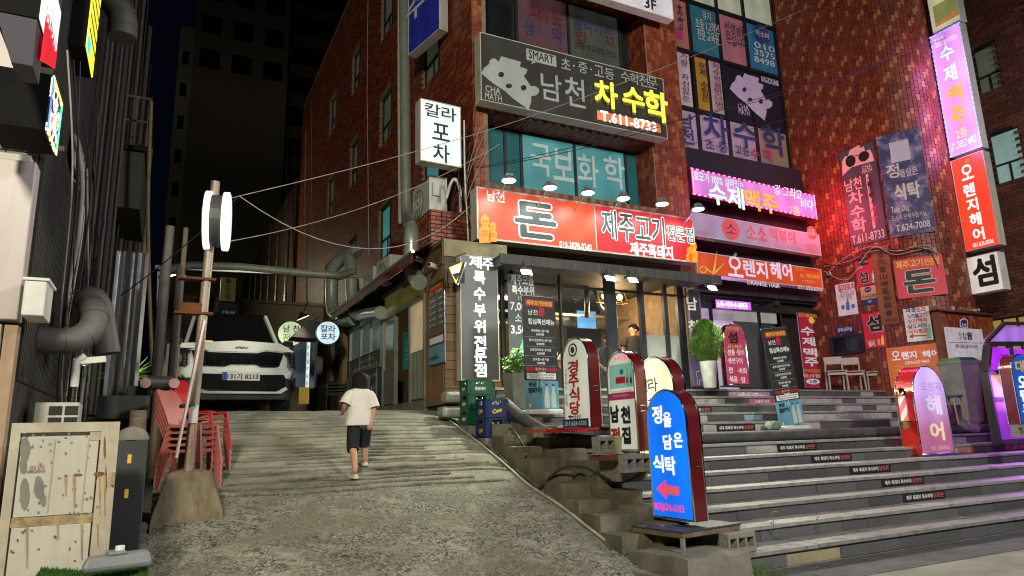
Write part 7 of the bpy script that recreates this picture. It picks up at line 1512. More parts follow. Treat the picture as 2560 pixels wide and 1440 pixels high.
pipe('exhaust_duct', 'upright fat grey duct with rounded top beside the bending one at the left', 'duct', [Yp(212, 770, 7.6), Yp(228, 745, 7.6), Yp(246, 770, 7.6), Yp(258, 830, 7.6), Yp(266, 885, 7.6)], .12, GD, 18, .6)
pipe('exhaust_duct', 'corrugated elbow duct high on the left building, cut by the top edge', 'duct', [Yp(240, -40, 8.2), Yp(280, 0, 8.2), Yp(305, 40, 8.2), Yp(306, 95, 8.2)], .15, GD, 18, .1)
# conduits and cables on the alley wall
ci = 0; ORD = ('first', 'second', 'third', 'fourth', 'fifth', 'sixth', 'seventh', 'eighth', 'ninth', 'tenth', 'eleventh', 'twelfth', 'thirteenth')
for px, r_ in ((208, .02), (222, .014), (236, .03), (250, .02), (262, .04), (276, .025), (288, .02), (298, .035), (310, .018), (322, .05), (334, .02), (344, .03), (354, .02)):
    p = onX(px, 600, -.95); o = tag(MB().tube([(0, 0, 0), (0, 0, 9.5)], r_, 8).build('wall_conduit', mat('conduit_tone_%d' % (ci*7 % 4), ((.06, .055, .05), (.12, .11, .10), (.03, .028, .025), (.13, .10, .07))[ci*7 % 4], .75, .0, dirt=.5), smooth=True), 'vertical conduit on the left alley wall among many, number hidden in the row', 'conduit', 'conduits on the left alley wall'); o['label'] = 'upright conduit, %s from the left in the dark row on the left alley wall' % ORD[ci]; o.location = (-.92, p.y, lz(-1, p.y)); ci += 1
random.seed(11)
for i in range(9):
    y0 = 6.3+i*.35; cable('wall_cable', '%s cable drooping on the left alley wall, %s one counted from the pale panels' % ('black' if i % 3 else 'pale', ORD[i]), 'cable', [(-.93, y0, random.uniform(3.9, 5.6)), (-.84, y0+.4, random.uniform(3.0, 4.2)), (-.9, y0+random.uniform(.5, 1.2), random.uniform(2.0, 3.0)), (-.9, y0+1.3+random.random(), random.uniform(1.2, 4.5))], random.uniform(.006, .012), CABLE if i % 3 else CABLEW, 6)['group'] = 'cables drooping on the left alley wall'
cable('wall_cable', 'pale flexible conduit curling past the dark siding', 'cable', [(-.9, 7.0, 4.2), (-.84, 7.3, 3.9), (-.84, 7.5, 3.4), (-.9, 7.7, 2.9), (-.88, 7.6, 2.4)], .022, CABLEW, 8)
# pink pipes
cable('pink_pipe', 'old pink painted water pipe turning below the LED screen', 'pipe', [Yp(62, 260, 6.1), Yp(58, 330, 6.1), Yp(62, 358, 6.1), Yp(100, 365, 6.1), Yp(160, 372, 6.1)], .022, mat('pink_pipe_paint', (.35, .2, .17), .5, dirt=.4), 8)
# fire-escape style balcony frame
P = onX(372, 480, -.2); bf_ = root('steel_balcony', (-.95, 12.5, 5.2), 'dark steel balcony frame sticking out of the left building against the night sky', 'balcony'); zt3 = onY(372, 248, 12.5).z-5.2; zb3 = onY(372, 368, 12.5).z-5.2; xo = onY(372, 300, 12.5).x+.95
m = MB(); STL = mat('weathered_steel', (.18, .16, .12), .6, .4, dirt=.5)
for y in (0, 2.2): m.bar((xo, y, zb3), (xo, y, zt3), .04).bar((.0, y, zt3), (xo, y, zt3), .035).bar((0, y, (zb3+zt3)/2), (xo, y, (zb3+zt3)/2), .03)
m.bar((xo, 0, zt3), (xo, 2.2, zt3), .035).bar((xo*.5, 0, zb3), (xo*.5, 0, zt3), .03); m.build('railing', STL, bf_); MB().box(0, xo, 0, 2.2, zb3-.08, zb3).build('platform', BLK, bf_); MB().box(0, xo*.95, .05, 2.2, zb3-1.1, zb3-.1).build('box_below', mat('olive_box', (.07, .07, .055), .7), bf_)
cable('yellow_pipe', 'tall thin yellowish scaffold pipe standing at the alley edge', 'pipe', [Yp(378, 255, 12.0), Yp(370, 500, 12.0), Yp(374, 750, 12.0), Yp(385, 1000, 12.0)], .03, mat('ochre_pipe', (.28, .21, .09), .6, dirt=.3), 8)
# AC unit
a0 = onY(82, 1054, 6.7); a1 = onY(198, 1012, 6.7); ac = root('air_conditioner', tuple(a0), 'old beige air conditioner unit standing behind the rusty cabinet', 'air conditioner'); W_, H_ = a1.x-a0.x, a1.z-a0.z+.02
MB().box(0, W_, 0, .3, -.3, H_).build('casing', CREAM, ac, bevel=.006); g = MB()
for i in range(2):
    for j in range(3): MB().box(.10+i*(W_*.36), .10+i*(W_*.36)+W_*.30, -.008, -.001, H_-.10-j*.09, H_-.03-j*.09).build('vent', BLK, ac)
cb = onX(262, 900, -.9); wb = root('white_bracket_bar', Yp(185, 905, 6.6), 'white square bar held by a rounded pipe bend under the fat ducts', 'bracket'); q = onY(265, 898, 6.6)-onY(185, 905, 6.6); MB().bar((0, 0, 0), tuple(q), .07, .05).build('bar', WHITEP, wb); MB().tube([(.02, 0, -.2), (.02, -.02, .0), (.08, -.02, .05)], .03, 8).build('bend', WHITEP, wb, smooth=True)
# rusty cabinet
CY = 5.25
f = Face('rusty_cabinet', 'cream metal cabinet with peeling paint, grey patches and rust streaks', 'cabinet', (onY(45, 1058, CY).x-.03, CY, 0), 0); xl = 0; xr_ = onY(300, 1058, CY).x-f.p0.x; zt = onY(160, 1056, CY).z
CAB = mat('cream_cabinet_paint', (.50, .475, .41), .55, 0, .1, 3, .05, 40, streak=.18, ds=4.5, dcol=(.36, .26, .13)); RU = mat('rust_stain', (.20, .075, .02), .85, 0, .4, 14); RU2 = mat('faint_rust_run', (.36, .25, .12), .7, 0, .3, 8); GP = mat('grey_primer', (.20, .20, .18), .7, 0, .15, 8)
MB().box(xl, xr_-.06, .03, .7, 0, zt-.02).build('carcass', CAB, f.r); m = MB(); m.box(xl, xr_, -.005, .03, zt-.06, zt).box(xl, xl+.05, -.005, .03, 0, zt-.06).box(xr_-.10, xr_, -.005, .03, 0, zt-.06); m.build('frame', mat('yellowed_frame', (.47, .43, .33), .5, dirt=.5, ds=12, dcol=(.26, .14, .06)), f.r)
zmid = onY(150, 1300, CY).z
MB().box(xl+.06, xr_-.11, -.001, .028, zmid+.03, zt-.09).build('door', CAB, f.r, bevel=.003); MB().box(xl+.06, xr_-.11, -.001, .028, .05, zmid-.03).build('door', CAB, f.r, bevel=.003); MB().box(xl+.052, xr_-.102, .005, .029, zmid-.028, zmid+.028).build('rusty_seam', mat('rusty_seam_paint', (.40, .30, .17), .8, 0, .3, 10, dirt=1, ds=11, dcol=(.13, .045, .015)), f.r)
for x in (.40, .71): MB().box(x*xr_, x*xr_+.006, -.005, -.002, zmid+.05, zt-.1).build('panel_seam', mat('seam_cream', (.38, .34, .24), .6), f.r)
f.oy = -.003
random.seed(21)
def blob(cx_, cy_, w_, h_, m_, n=11, d=.001):
    ph = random.random()*9; f.poly([(cx_+w_/2*math.cos(6.283*i/n)*(1+.28*mnoise.noise(Vector((i*1.7, ph, 0)))), cy_+h_/2*math.sin(6.283*i/n)*(1+.28*mnoise.noise(Vector((i*1.9, ph, 5))))) for i in range(n)], m_, d+random.random()*.0018)
blob(62, 1125, 24, 70, GP); blob(58, 1165, 18, 40, GP); blob(62, 1235, 24, 85, GP); blob(98, 1220, 24, 60, GP); blob(108, 1250, 18, 34, GP); blob(61, 1080, 12, 12, GP)
for i in range(46): blob(random.uniform(45, 250), random.uniform(1080, 1290), random.uniform(4, 9), random.uniform(4, 9), GP, 7)
for i in range(12): blob(random.uniform(25, 230), random.uniform(1320, 1420), random.uniform(4, 8), random.uniform(5, 9), RU, 7)
for x, y, w_, h_ in ((248, 1185, 26, 14), (195, 1187, 22, 7), (165, 1190, 8, 6), (262, 1120, 6, 60), (265, 1200, 5, 70)): blob(x, y, w_, h_, RU)
for x, y0_, y1_ in ((250, 1190, 1290), (186, 1190, 1270), (165, 1192, 1240), (262, 1190, 1290), (68, 1310, 1420), (205, 1310, 1400), (245, 1310, 1370), (145, 1310, 1350)):
    f.poly([(x-3, y0_), (x+3, y0_), (x+2, y1_), (x-1, y1_)], RU2, .0031)
f.rect(226, 1080, 252, 1100, mat('faded_label', (.36, .32, .22), .6), .002); f.text('5800-2010-010', 93, 1178, 40, 8, BLKI, .0, .003); f.text('원룸 임대', 92, 1168, 36, 10, REDI, .0, .003); f.done()
MB().tube([(xl+.03+i*.045, -.012, .24+.035*math.sin(i*1.9)+.02*math.sin(i*.8)) for i in range(14)], .012, 6).build('graffiti_line', mat('brown_graffiti', (.12, .03, .02), .6), f.r)
MB().box(xr_-.02, xr_-.0, -.03, -.006, zt-.40, zt-.32).build('hinge', RU2, f.r)
# dark post, cement cap, wooden post
bp_ = root('dark_post', (onY(318, 1250, 6.6).x, 6.6, lz(-1, 6.6)), 'dark grey square post with rounded cement cap and two small pale tags', 'post'); zt4 = onY(320, 1100, 6.6).z-lz(-1, 6.6)
MB().box(-.115, .115, -.11, .11, 0, zt4).build('shaft', mat('dark_blue_grey_metal', (.035, .04, .045), .55, 0, .2, 4), bp_, bevel=.006); MB().lathe([(.125, 0), (.12, .03), (.09, .08), (.04, .105), (.005, .11)], (0, 0, zt4), 18).build('cement_cap', CONC, bp_, smooth=True)
for z in (zt4-.15, zt4-.42): MB().box(-.02, .008, -.114, -.111, z-.035, z+.035).build('tag', YG2, bp_)
wp = tag(MB().lathe([(.07, 0), (.075, .6), (.07, 1.5), (.07, 1.62)], seg=12).build('wooden_post', mat('split_wood', (.16, .12, .08), .9, 0, .4, 8, .6, 30, dirt=.6), smooth=True), 'thick old wooden post with broken top behind the dark grey post', 'post'); wp.location = (onY(341, 1100, 7.2).x, 7.2, lz(-1, 7.2)-.1); k = onY(341, 1026, 7.2).z-wp.location.z; wp.scale = (1, 1, k/1.62)
# water weight on the turf
jw = root('parasol_base', (onY(292, 1422, 4.75).x, 4.75, onY(292, 1422, 4.75).z), 'grey plastic water filled parasol base lying on the turf', 'parasol base', 12); MB().rings([[(-.24, -.09, 0), (.22, -.10, 0), (.24, .10, 0), (-.22, .10, 0)], [(-.25, -.10, .04), (.23, -.11, .04), (.25, .11, .04), (-.23, .11, .04)], [(-.22, -.08, .11), (.21, -.09, .12), (.22, .09, .12), (-.2, .08, .11)]]).build('tank', mat('grey_tank_plastic', (.20, .22, .23), .5, 0, .08), jw, bevel=.02); jw.scale = (.72, .72, .72); MB().box(-.08, .05, -.085, .085, .11, .14).build('ridge', mat('grey_tank_plastic', (.20, .22, .23), .5), jw, bevel=.012); MB().lathe([(.035, .13), (.035, .17), (.03, .175)], (0.01, 0, 0), 14).build('filler_cap', WHITEP, jw, smooth=True)
# cable roller pole behind the chairs
tp = root('roller_post', (onY(400, 960, 8.6).x, 8.6, 1.05), 'rusty pipe post with a dark horizontal roller and pink round ends behind the plastic chairs', 'post'); ht = onY(400, 958, 8.6).z-1.05
MB().tube([(0, 0, 0), (0, 0, ht)], .06, 12).build('shaft', mat('brown_pipe', (.17, .11, .08), .6, .3, streak=.5), tp, smooth=True); MB().tube([(-.13, -.05, ht), (.15, -.05, ht)], .075, 14).build('roller', DARK, tp, smooth=True)
for x in (-.14, .14): MB().tube([(x, -.16, ht-.01), (x, -.02, ht-.01)], .055, 14).build('roller_end', mat('pink_end_cap', (.45, .25, .24), .5), tp, smooth=True)
for i, (px, r_) in enumerate(((372, .03), (382, .05), (415, .035), (424, .03))): o = tag(MB().tube([(0, 0, 0), (.02, 0, 2.4+.5*(i % 2))], r_, 8).build('standing_pipe', mat('conduit_tone_%d' % (i % 4), (.1, .1, .1)), smooth=True), '%s pipe standing upright behind the stacked plastic chairs' % ('leftmost thin', 'thick left', 'thick right', 'rightmost thin')[i], 'pipe', 'pipes behind the plastic chairs'); o.location = (onY(px, 1050, 9.0).x, 9.0, 1.1)
cable('cable_bundle', 'thick grey bundle of cables arching down beside the car', 'cable', [Yp(445, 895, 9.6), Yp(420, 900, 9.5), Yp(400, 930, 9.4), Yp(392, 980, 9.4), Yp(388, 1040, 9.4)], .07, mat('cable_bundle_grey', (.16, .16, .14), .6, 0, .5, 30, .8, 60), 10)
pk = tag(MB().box(-.07, .07, -.01, .01, 0, .45).build('pink_board', mat('pink_board_paint', (.42, .27, .22), .6)), 'small pinkish upright board beside the grey cable bundle', 'board'); pk.location = Yp(427, 955, 9.0)
# boxes, plants and lamp deep on the left
for i, (px, py, w_, h_, c_) in enumerate(((310, 1020, .5, .25, (.09, .10, .09)), (300, 1065, .45, .3, (.06, .07, .07)), (352, 1010, .3, .4, (.07, .07, .06)))):
    o = tag(MB().box(-w_/2, w_/2, -.2, .2, -h_/2, h_/2).build('stored_box', mat('stored_box_%d' % i, c_, .7, dirt=.3), bevel=.01), '%s grey box stored in the dark passage left of the wooden post' % ('upper', 'lower', 'tall')[i], 'box', 'boxes in the dark passage'); o.location = Yp(px, py, 8.8+.3*i)
pl2 = root('potted_palm', Yp(315, 1000, 10.2), 'small palm like plant lit from below in the dark passage', 'plant'); m = MB(); random.seed(4)
for i in range(60):
    a_ = random.random()*6.28; leaf(m, Vector((0, 0, .25)), Vector((math.cos(a_), math.sin(a_), random.uniform(.1, 1.3))), random.uniform(.25, .5), .035)
o = m.build('leaves', LEAFD, pl2); o['kind'] = 'stuff'; MB().lathe([(.1, -.35), (.15, 0), (.14, .02)], seg=14).build('pot', DARK, pl2); MB().tube([(0, 0, 0), (0, 0, .3)], .02).build('stem', WOOD, pl2)
P = onY(296, 990, 9.9); gl_ = root('garden_lamp', tuple(P), 'small bright white lamp glowing in the dark passage at the left', 'lamp'); MB().lathe([(.03, -.08), (.035, .04), (.0, .05)], seg=10).build('bulb', lit('lamp_white', (1, 1, .85), 12), gl_, smooth=True); MB().tube([(0, 0, -.5), (0, 0, -.08)], .02).build('stem', DARK, gl_); light('garden_lamp_light', 'POINT', (P.x+.05, P.y-.12, P.z+.05), 22, (1, 1, .8), .05)
ms = tag(MB().rings([[(i*.04, (.03 if i % 2 else 0), z) for i in range(10)] for z in (0, 1.9)], closed=False, cap=False).build('metal_sheet', ALU), 'shiny corrugated metal sheet upright in the dark passage', 'metal sheet'); ms.location = Yp(255, 1010, 9.6)
# ================================================================== things on the brick building
GV = mat('spiral_duct_metal', (.46, .52, .48), .33, .45, .08, 4, .04, 20)
def Xp(px, py, X): return tuple(onX(px, py, X))
pipe('spiral_duct', 'long bright spiral ventilation duct climbing the brick wall past the blue sign', 'duct', [Xp(1010, -60, 4.66), Xp(1012, 150, 4.66), Xp(1014, 350, 4.66), Xp(1016, 500, 4.66), Xp(1018, 540, 4.64), Xp(1024, 562, 4.5)], .13, GV, 18, .22)
pipe('spiral_duct', 'lower bend of the bright duct ending in an open mouth above the alley door', 'duct', [Xp(1026, 545, 4.45), Xp(1030, 560, 4.1), Xp(1030, 580, 3.88), Xp(1029, 640, 3.86), Xp(1030, 668, 3.86), Xp(1038, 690, 3.86), Xp(1048, 706, 3.84)], .145, GV, 18, .2)
pipe('spiral_duct', 'S shaped duct dropping from the roof edge and turning into the alley window', 'duct', [Xp(866, 640, 4.2), Xp(845, 655, 3.9), Xp(832, 672, 3.75), Xp(830, 700, 3.72), Xp(830, 760, 3.72), Xp(838, 790, 3.74), Xp(862, 800, 3.78), Xp(885, 796, 3.84)], .16, GV, 18, .25)
pipe('spiral_duct', 'upright duct with hooded top joining the alley window duct', 'duct', [Xp(893, 636, 3.95), Xp(886, 628, 3.9), Xp(876, 640, 3.85), Xp(878, 680, 3.8), Xp(880, 740, 3.8), Xp(884, 775, 3.8), Xp(900, 788, 3.82), Xp(925, 785, 3.84), Xp(952, 782, 3.86)], .14, GV, 18, .25)
cable('white_drain_pipe', 'pale rain pipe beside the spiral duct on the brick wall', 'pipe', [Xp(998, -40, 4.7), Xp(998, 200, 4.7), Xp(999, 400, 4.7), Xp(1000, 560, 4.7)], .045, CREAM, 8)
for i, (px, y0_, y1_) in enumerate(((920, 0, 640), (848, 60, 460), (765, 330, 880), (735, 360, 960), (718, 330, 900), (700, 470, 880), (780, 250, 660))):
    cable('wall_cable', '%s running down the brick wall, %s counted from the spiral duct' % ('conduit' if i in (2, 3) else 'thin cable', ('nearest', 'second', 'fourth', 'fifth', 'sixth', 'farthest', 'third')[i]), 'cable', [Xp(px, y0_, 4.76), Xp(px-2, (y0_*2+y1_)/3, 4.74), Xp(px, (y0_+2*y1_)/3, 4.75), Xp(px+2, y1_, 4.74)], .012+.02*(i in (2, 3)), CABLEW if i % 2 == 0 else GALV, 6)['group'] = 'cables down the brick wall'
# brick planter with AC on top
pz0 = onX(1090, 650, 4.0).z; bpX0 = 4.02; by1 = 10.75; by0 = 10.35
pln = root('brick_planter_box', (3.98, 10.9, 4.62), 'boxed out brick ledge carrying the corner air conditioner', 'ledge')
MB().box(.0, .8, .0, 1.25, .0, .72).build('core', DMORT, pln)
tile_wall(pln, lambda u, v, d: (u, -d, v), 0, .8, 0, .72, .2, .075, [], TILE_S, TILE_O, stag='h', name='brick', keep=60, kregion=lambda u, v: True)
tile_wall(pln, lambda u, v, d: (-d, u, v), 0, 1.25, 0, .72, .2, .075, [], TILE_S, TILE_O, stag='h', name='brick', keep=80, kregion=lambda u, v: True)
def acunit(loc, label, w_=.85, h_=.68, d_=.33, rz_=-90, logo=False):
    t = root('air_conditioner', loc, label, 'air conditioner', rz_, group='outdoor air conditioning units'); m_ = mat('white_ac_casing', (.55, .57, .52), .45, 0, .05, 3, dirt=.25)
    MB().box(0, w_, 0, d_, .04, h_).build('casing', m_, t, bevel=.01); MB().box(.08, .16, .02, d_-.02, 0, .04).box(w_-.16, w_-.08, .02, d_-.02, 0, .04).build('feet', BLK, t)
    cx_, cz_, R_ = w_*.38, h_*.48, h_*.38; M_ = Matrix.Rotation(RAD(90), 3, 'X')
    MB().lathe([(R_, -.004), (R_*1.03, .006), (R_*1.03, .012)], (cx_, 0, cz_), 28, M_).build('fan_recess', mat('fan_dark', (.08, .085, .08), .6), t)
    g = MB()
    for k_i in range(1, 7): g.tube([(cx_+R_*k_i/6*math.cos(a*.2618), -.02, cz_+R_*k_i/6*math.sin(a*.2618)) for a in range(25)], .0045, 5, False)
    for a in range(12): g.tube([(cx_+.04*math.cos(a*.5236), -.02, cz_+.04*math.sin(a*.5236)), (cx_+R_*math.cos(a*.5236+.3), -.02, cz_+R_*math.sin(a*.5236+.3))], .0045, 5, False)
    o_ = g.build('fan_grille', m_, t); MB().box(w_+.001, w_+.05, .06, .18, h_*.45, h_*.8).build('service_cover', m_, t)
    if logo: v_, f_, bb_ = glyph('LG', .03); MB().add([(w_*.75+(a-bb_[0])*.1, -.004, h_*.86+(c-bb_[2])*.08) for a, c in v_], f_).build('emblem', REDI, t)
    return t
acunit((4.05, 12.1, 5.36), 'white air conditioner on the brick ledge at the corner, pipes curling behind', .95, .72, .35, -90, True)
for i, y in enumerate((14.6, 15.75, 17.1)): acunit((4.05, y, 4.58), 'white air conditioner on the low roof, %s from the spiral duct' % ('first', 'second', 'third')[i], .88, .66, .33, -88+random.uniform(-3, 3))
for i, (px, py) in enumerate(((600, 0),)): pass
acunit((4.1, 22.5, 4.4), 'air conditioner half in the dark beyond the duct bends', .8, .6, .33, -90)
cable('white_hose', 'white insulated pipe curling from the corner air conditioner', 'pipe', [(4.3, 10.95, 5.6), (4.35, 10.85, 5.85), (4.42, 10.8, 5.92), (4.5, 10.78, 5.7), (4.5, 10.78, 5.3)], .028, WHITEP, 8)
cable('white_conduit', 'thin upright conduit in front of the brick corner ending at the timber fascia', 'conduit', [(4.52, 10.6, 7.0), (4.52, 10.6, 6.0), (4.53, 10.55, 5.2), (4.53, 10.5, 4.65)], .014, WHITEP, 6)
random.seed(8)
for i in range(7):
    cable('corner_wire', '%s thin wire tangled at the brick corner over the timber shop' % ('pale' if i % 2 else 'black'), 'wire', [(4.75+random.uniform(0, .3), 10.72, random.uniform(6.3, 7.8)), (4.5+random.uniform(-.1, .2), 10.68, random.uniform(5.6, 6.2)), (4.45+random.uniform(-.2, .3), 10.6, random.uniform(4.9, 5.3)), (4.7+random.uniform(-.3, .4), 10.4, random.uniform(4.6, 4.9))], random.uniform(.004, .008), CABLEW if i % 2 else CABLE, 5)['group'] = 'tangled wires at the brick corner'
for i in range(6):
    cable('tower_wire', '%s thin wire looping loosely over the boards on the curved wall' % ('black' if i % 2 else 'pale'), 'wire', [tuple(onT(x_, y_, .09)[0]) for x_, y_ in ((2060, 690-i*6), (2120, 640+random.uniform(-20, 60)), (2180, 622+random.uniform(-6, 14)), (2240, 628+random.uniform(-8, 14)), (2320, 618+random.uniform(-8, 30)), (2352, 660+random.uniform(-20, 50)))], random.uniform(.006, .012), CABLE if i % 2 else CABLEW, 5)['group'] = 'tangled wires on the curved wall'
def cctv(loc, rz_, label):
    t = root('security_camera', loc, label, 'camera', rz_, group='security cameras'); MB().tube([(0, .16, .0), (0, .06, 0), (0, .02, -.03)], .018, 8).build('arm', WHITEP, t, smooth=True); MB().box(-.04, .04, -.16, .06, -.07, .01).build('camera_body', WHITEP, t, bevel=.012); MB().lathe([(.03, 0), (.03, .012)], (0, -.16, -.03), 12, Matrix.Rotation(RAD(90), 3, 'X')).build('lens', BLK, t)
cctv(Xp(1052, 645, 3.9), -60, 'white camera on the timber fascia right of the duct mouth'); cctv(Xp(1085, 662, 3.9), -50, 'white camera nearest the timber corner'); cctv(Xp(963, 706, 3.75), -70, 'white camera under the red awning near the doors'); cctv(Xp(896, 750, 3.75), -70, 'white camera under the red awning above the windows'); pc = onT(2074, 683, .12)[0]; cctv(tuple(pc), -60, 'small camera on the tiled wall beside the orange hair sign')
# far end of the timber shop: round signs, lamps, small sign
f = Face('round_lit_sign', 'round pale lit sign lettered 칼라포차 over the alley', 'sign', onY(820, 832, 15.6), 0); R0 = abs(f.at(849, 832)[0]); MB().lathe([(R0, 0), (R0, .1)], (0, 0, 0), 32, Matrix.Rotation(RAD(-90), 3, 'X')).build('drum', CREAM, f.r); MB().lathe([(R0*.97, .003), (R0*.97, .008)], (0, 0, 0), 32, Matrix.Rotation(RAD(90), 3, 'X')).build('face_panel', lit('pale_blue_lit', (.62, .85, .95), 1.0), f.r); f.oy = -.01; f.text('칼라', 820, 822, 38, 18, DINK, .03); f.text('포차', 820, 842, 38, 18, ink('purple_ink', (.1, .02, .12)), .04); f.done()
f = Face('round_lit_sign', 'round yellow-green lit sign with coloured letters behind the small awning', 'sign', onY(727, 834, 17.5), 0); R0 = abs(f.at(759, 834)[0]); MB().lathe([(R0, 0), (R0, .1)], (0, 0, 0), 32, Matrix.Rotation(RAD(-90), 3, 'X')).build('drum', CREAM, f.r); MB().lathe([(R0*.97, .003), (R0*.97, .008)], (0, 0, 0), 32, Matrix.Rotation(RAD(90), 3, 'X')).build('face_panel', lit('pale_lime_lit', (.68, .82, .50), .9), f.r); f.oy = -.01; f.text('남', 716, 822, 16, 18, NAVY, .03); f.text('천', 740, 822, 16, 18, DINK, .03); f.text('전', 716, 846, 20, 24, ink('lime_ink', (.25, .5, .05), .5), .03); f.text('집', 741, 846, 18, 20, REDI, .03); f.done()
P = onY(776, 812, 16.2); sl2 = root('bulb_lamp', tuple(P), 'glaring bare lamp under the small dark awning by the round signs', 'lamp'); MB().lathe([(.01, -.06), (.05, -.03), (.05, .03), (.01, .06)], seg=12).build('bulb', lit('glare', (1, 1, .8), 25), sl2, smooth=True); MB().tube([(0, 0, .05), (.2, 0, .2)], .015).build('arm', DARK, sl2); light('bulb_light', 'POINT', (P.x-.05, P.y-.12, P.z-.08), 120, (1, 1, .78), .08)
P = onY(758, 795, 15.8); c3 = root('cone_lamp', tuple(P), 'black cone shade lamp with white opening tilted over the round signs', 'lamp'); Mx = Matrix.Rotation(RAD(-25), 3, 'Y'); MB().lathe([(.03, .16), (.05, .10), (.17, 0), (.165, 0), (.04, .09)], (0, 0, 0), 20, Mx).build('shade', BLK, c3, smooth=True); MB().lathe([(.15, .005), (.15, .008)], (0, 0, 0), 20, Mx).build('lens', lit('cone_white', (1, 1, .95), 2.5), c3); MB().tube([(0, 0, .15), (.1, 0, .4)], .012).build('stem', BLK, c3); light('cone_lamp_light', 'SPOT', (P.x, P.y, P.z-.03), 60, (1, 1, .9), .1, (P.x-.6, P.y, P.z-2), 110)
sa = root('small_awning', tuple(onY(730, 842, 16.0)), 'small dark sloping awning between the two round signs', 'awning'); w1 = onY(800, 842, 16).x-onY(730, 842, 16).x; h1 = onY(770, 800, 16).z-onY(770, 842, 16).z; MB().prism([(0, 0), (w1, -.02), (w1, h1), (w1*.55, h1)], 0, .7).build('canopy', mat('brown_black_awning', (.03, .02, .018), .6), sa)
f = Face('narrow_lit_sign', 'narrow upright white lit sign with small coloured letters under the small awning', 'sign', onX(766, 905, 3.5), -80); f.lbox(-.02, .3, -.75, .75, lit('cool_white_lit', (.8, .95, .95), 1.0), CREAM, .12, .02); f.stack('남천전집막걸리', 0, 0, 0, 0, 0, 0, WHT) if False else None
for i in range(7): f.text('남천전집막걸리'[i], 0, 0, 0, 0, NAVY if i % 2 else REDI, .03, lx=(.14, .6-i*.2, .16, .12), d=.012)
f.done()
st2 = None
for i in range(4):
    t = root('dark_plastic_chair', (3.3, 15.0, 1.94+i*.07), '%s of the stacked dark plastic chairs beside the car' % ('lowest', 'second', 'third', 'top')[i], 'chair', -100, group='stacked dark chairs'); MB().box(-.2, .2, -.2, .2, .40, .42).build('seat', CP, t); MB().rings([[(-.2, .2, .42), (.2, .2, .42), (.2, .22, .42), (-.2, .22, .42)], [(-.17, .32, .8), (.17, .32, .8), (.17, .34, .8), (-.17, .34, .8)]]).build('backrest', CP, t)
    for sx_ in (-.19, .17):
        for sy_ in (-.19, .17): MB().box(sx_, sx_+.025, sy_, sy_+.025, 0, .4).build('leg', CP, t)
f = Face('yellow_poster', 'yellow poster low behind the stacked dark chairs', 'poster', onY(757, 985, 18.5), 0); f.box(748, 968, 772, 1010, mat('yellow_poster', (.5, .33, .05), .6, emit=(.5, .33, .05), es=.3), ALU, .02, 0); f.done()
f = Face('blue_shutter', 'bluish lit shutter and notices deep in the alley behind the car', 'shutter', onY(755, 930, 20), 0); f.box(735, 850, 790, 968, mat('blue_shutter', (.05, .08, .12), .5, 0, .3, 4, emit=(.05, .08, .12), es=.4), DARK, .05, 0); f.done(); f.r['category'] = 'shutter'
# pipe gate across the alley
g0 = onY(388, 668, 14.0); g1 = onY(900, 690, 14.0); gate = root('pipe_gate', tuple(g0), 'pair of long horizontal grey pipes crossing the alley over the car with one bent end', 'pipe frame'); q = g1-g0; q2 = onY(860, 655, 14)-g0
MB().bar((0, 0, 0), tuple(q*.98), .07).build('lower_bar', ALU, gate); g3 = [tuple(onY(x_, y_, 14.0)-g0) for x_, y_ in ((404, 700), (412, 685), (430, 672), (480, 664), (600, 668), (760, 683), (850, 690), (885, 680))]; MB().tube(g3, .085, 12).build('upper_pipe', mat('green_grey_pipe', (.16, .18, .13), .5, .2), gate, smooth=True); MB().bar(tuple(onY(400, 680, 14)-g0), tuple(onY(395, 1010, 14)-g0), .09).build('post', ALU, gate)
# cream building, yellow sign behind the car
cbd = root('cream_back_building', (-1.0, 24, 2.2), 'low cream building closing the alley behind the car', 'building'); p0_ = onY(418, 745, 24); p1_ = onY(600, 745, 24); MB().box(p0_.x+1, 6.2, 0, 5, 0, p0_.z-2.2).build('wall', mat('cream_render', (.30, .26, .18), .8, 0, .15, 1, dirt=.3), cbd); MB().box(p0_.x+1-.1, 6.3, -.1, 5, p0_.z-2.2, p0_.z-2.1).build('parapet', mat('cream_render', (.30, .26, .18), .8), cbd)
f = Face('yellow_vertical_sign', 'dim yellow vertical sign with black letters behind the car', 'sign', onY(570, 720, 22), 0); f.box(553, 692, 588, 755, mat('olive_yellow', (.16, .15, .02), .5, emit=(.16, .15, .02), es=.12), DARK, .15, .01); f.oy = -.014; f.disc(571, 702, 13, 13, BLKI); f.stack('모드콜', 571, 717, 570, 743, 12, 10, BLKI, .03); f.done()
f = Face('dark_vertical_sign', 'dark vertical sign with grey letters under the yellow one behind the car', 'sign', onY(570, 800, 22.05), 0); f.box(550, 757, 592, 850, mat('dark_teal_sign', (.02, .035, .03), .5), DARK, .15, .01); f.oy = -.014; f.text('대선', 571, 783, 30, 13, GRYI, .02); f.text('주', 560, 797, 13, 13, GRYI, .02); f.text('오', 580, 797, 13, 13, GRYI, .02); f.text('리', 580, 812, 13, 13, GRYI, .02); f.done()
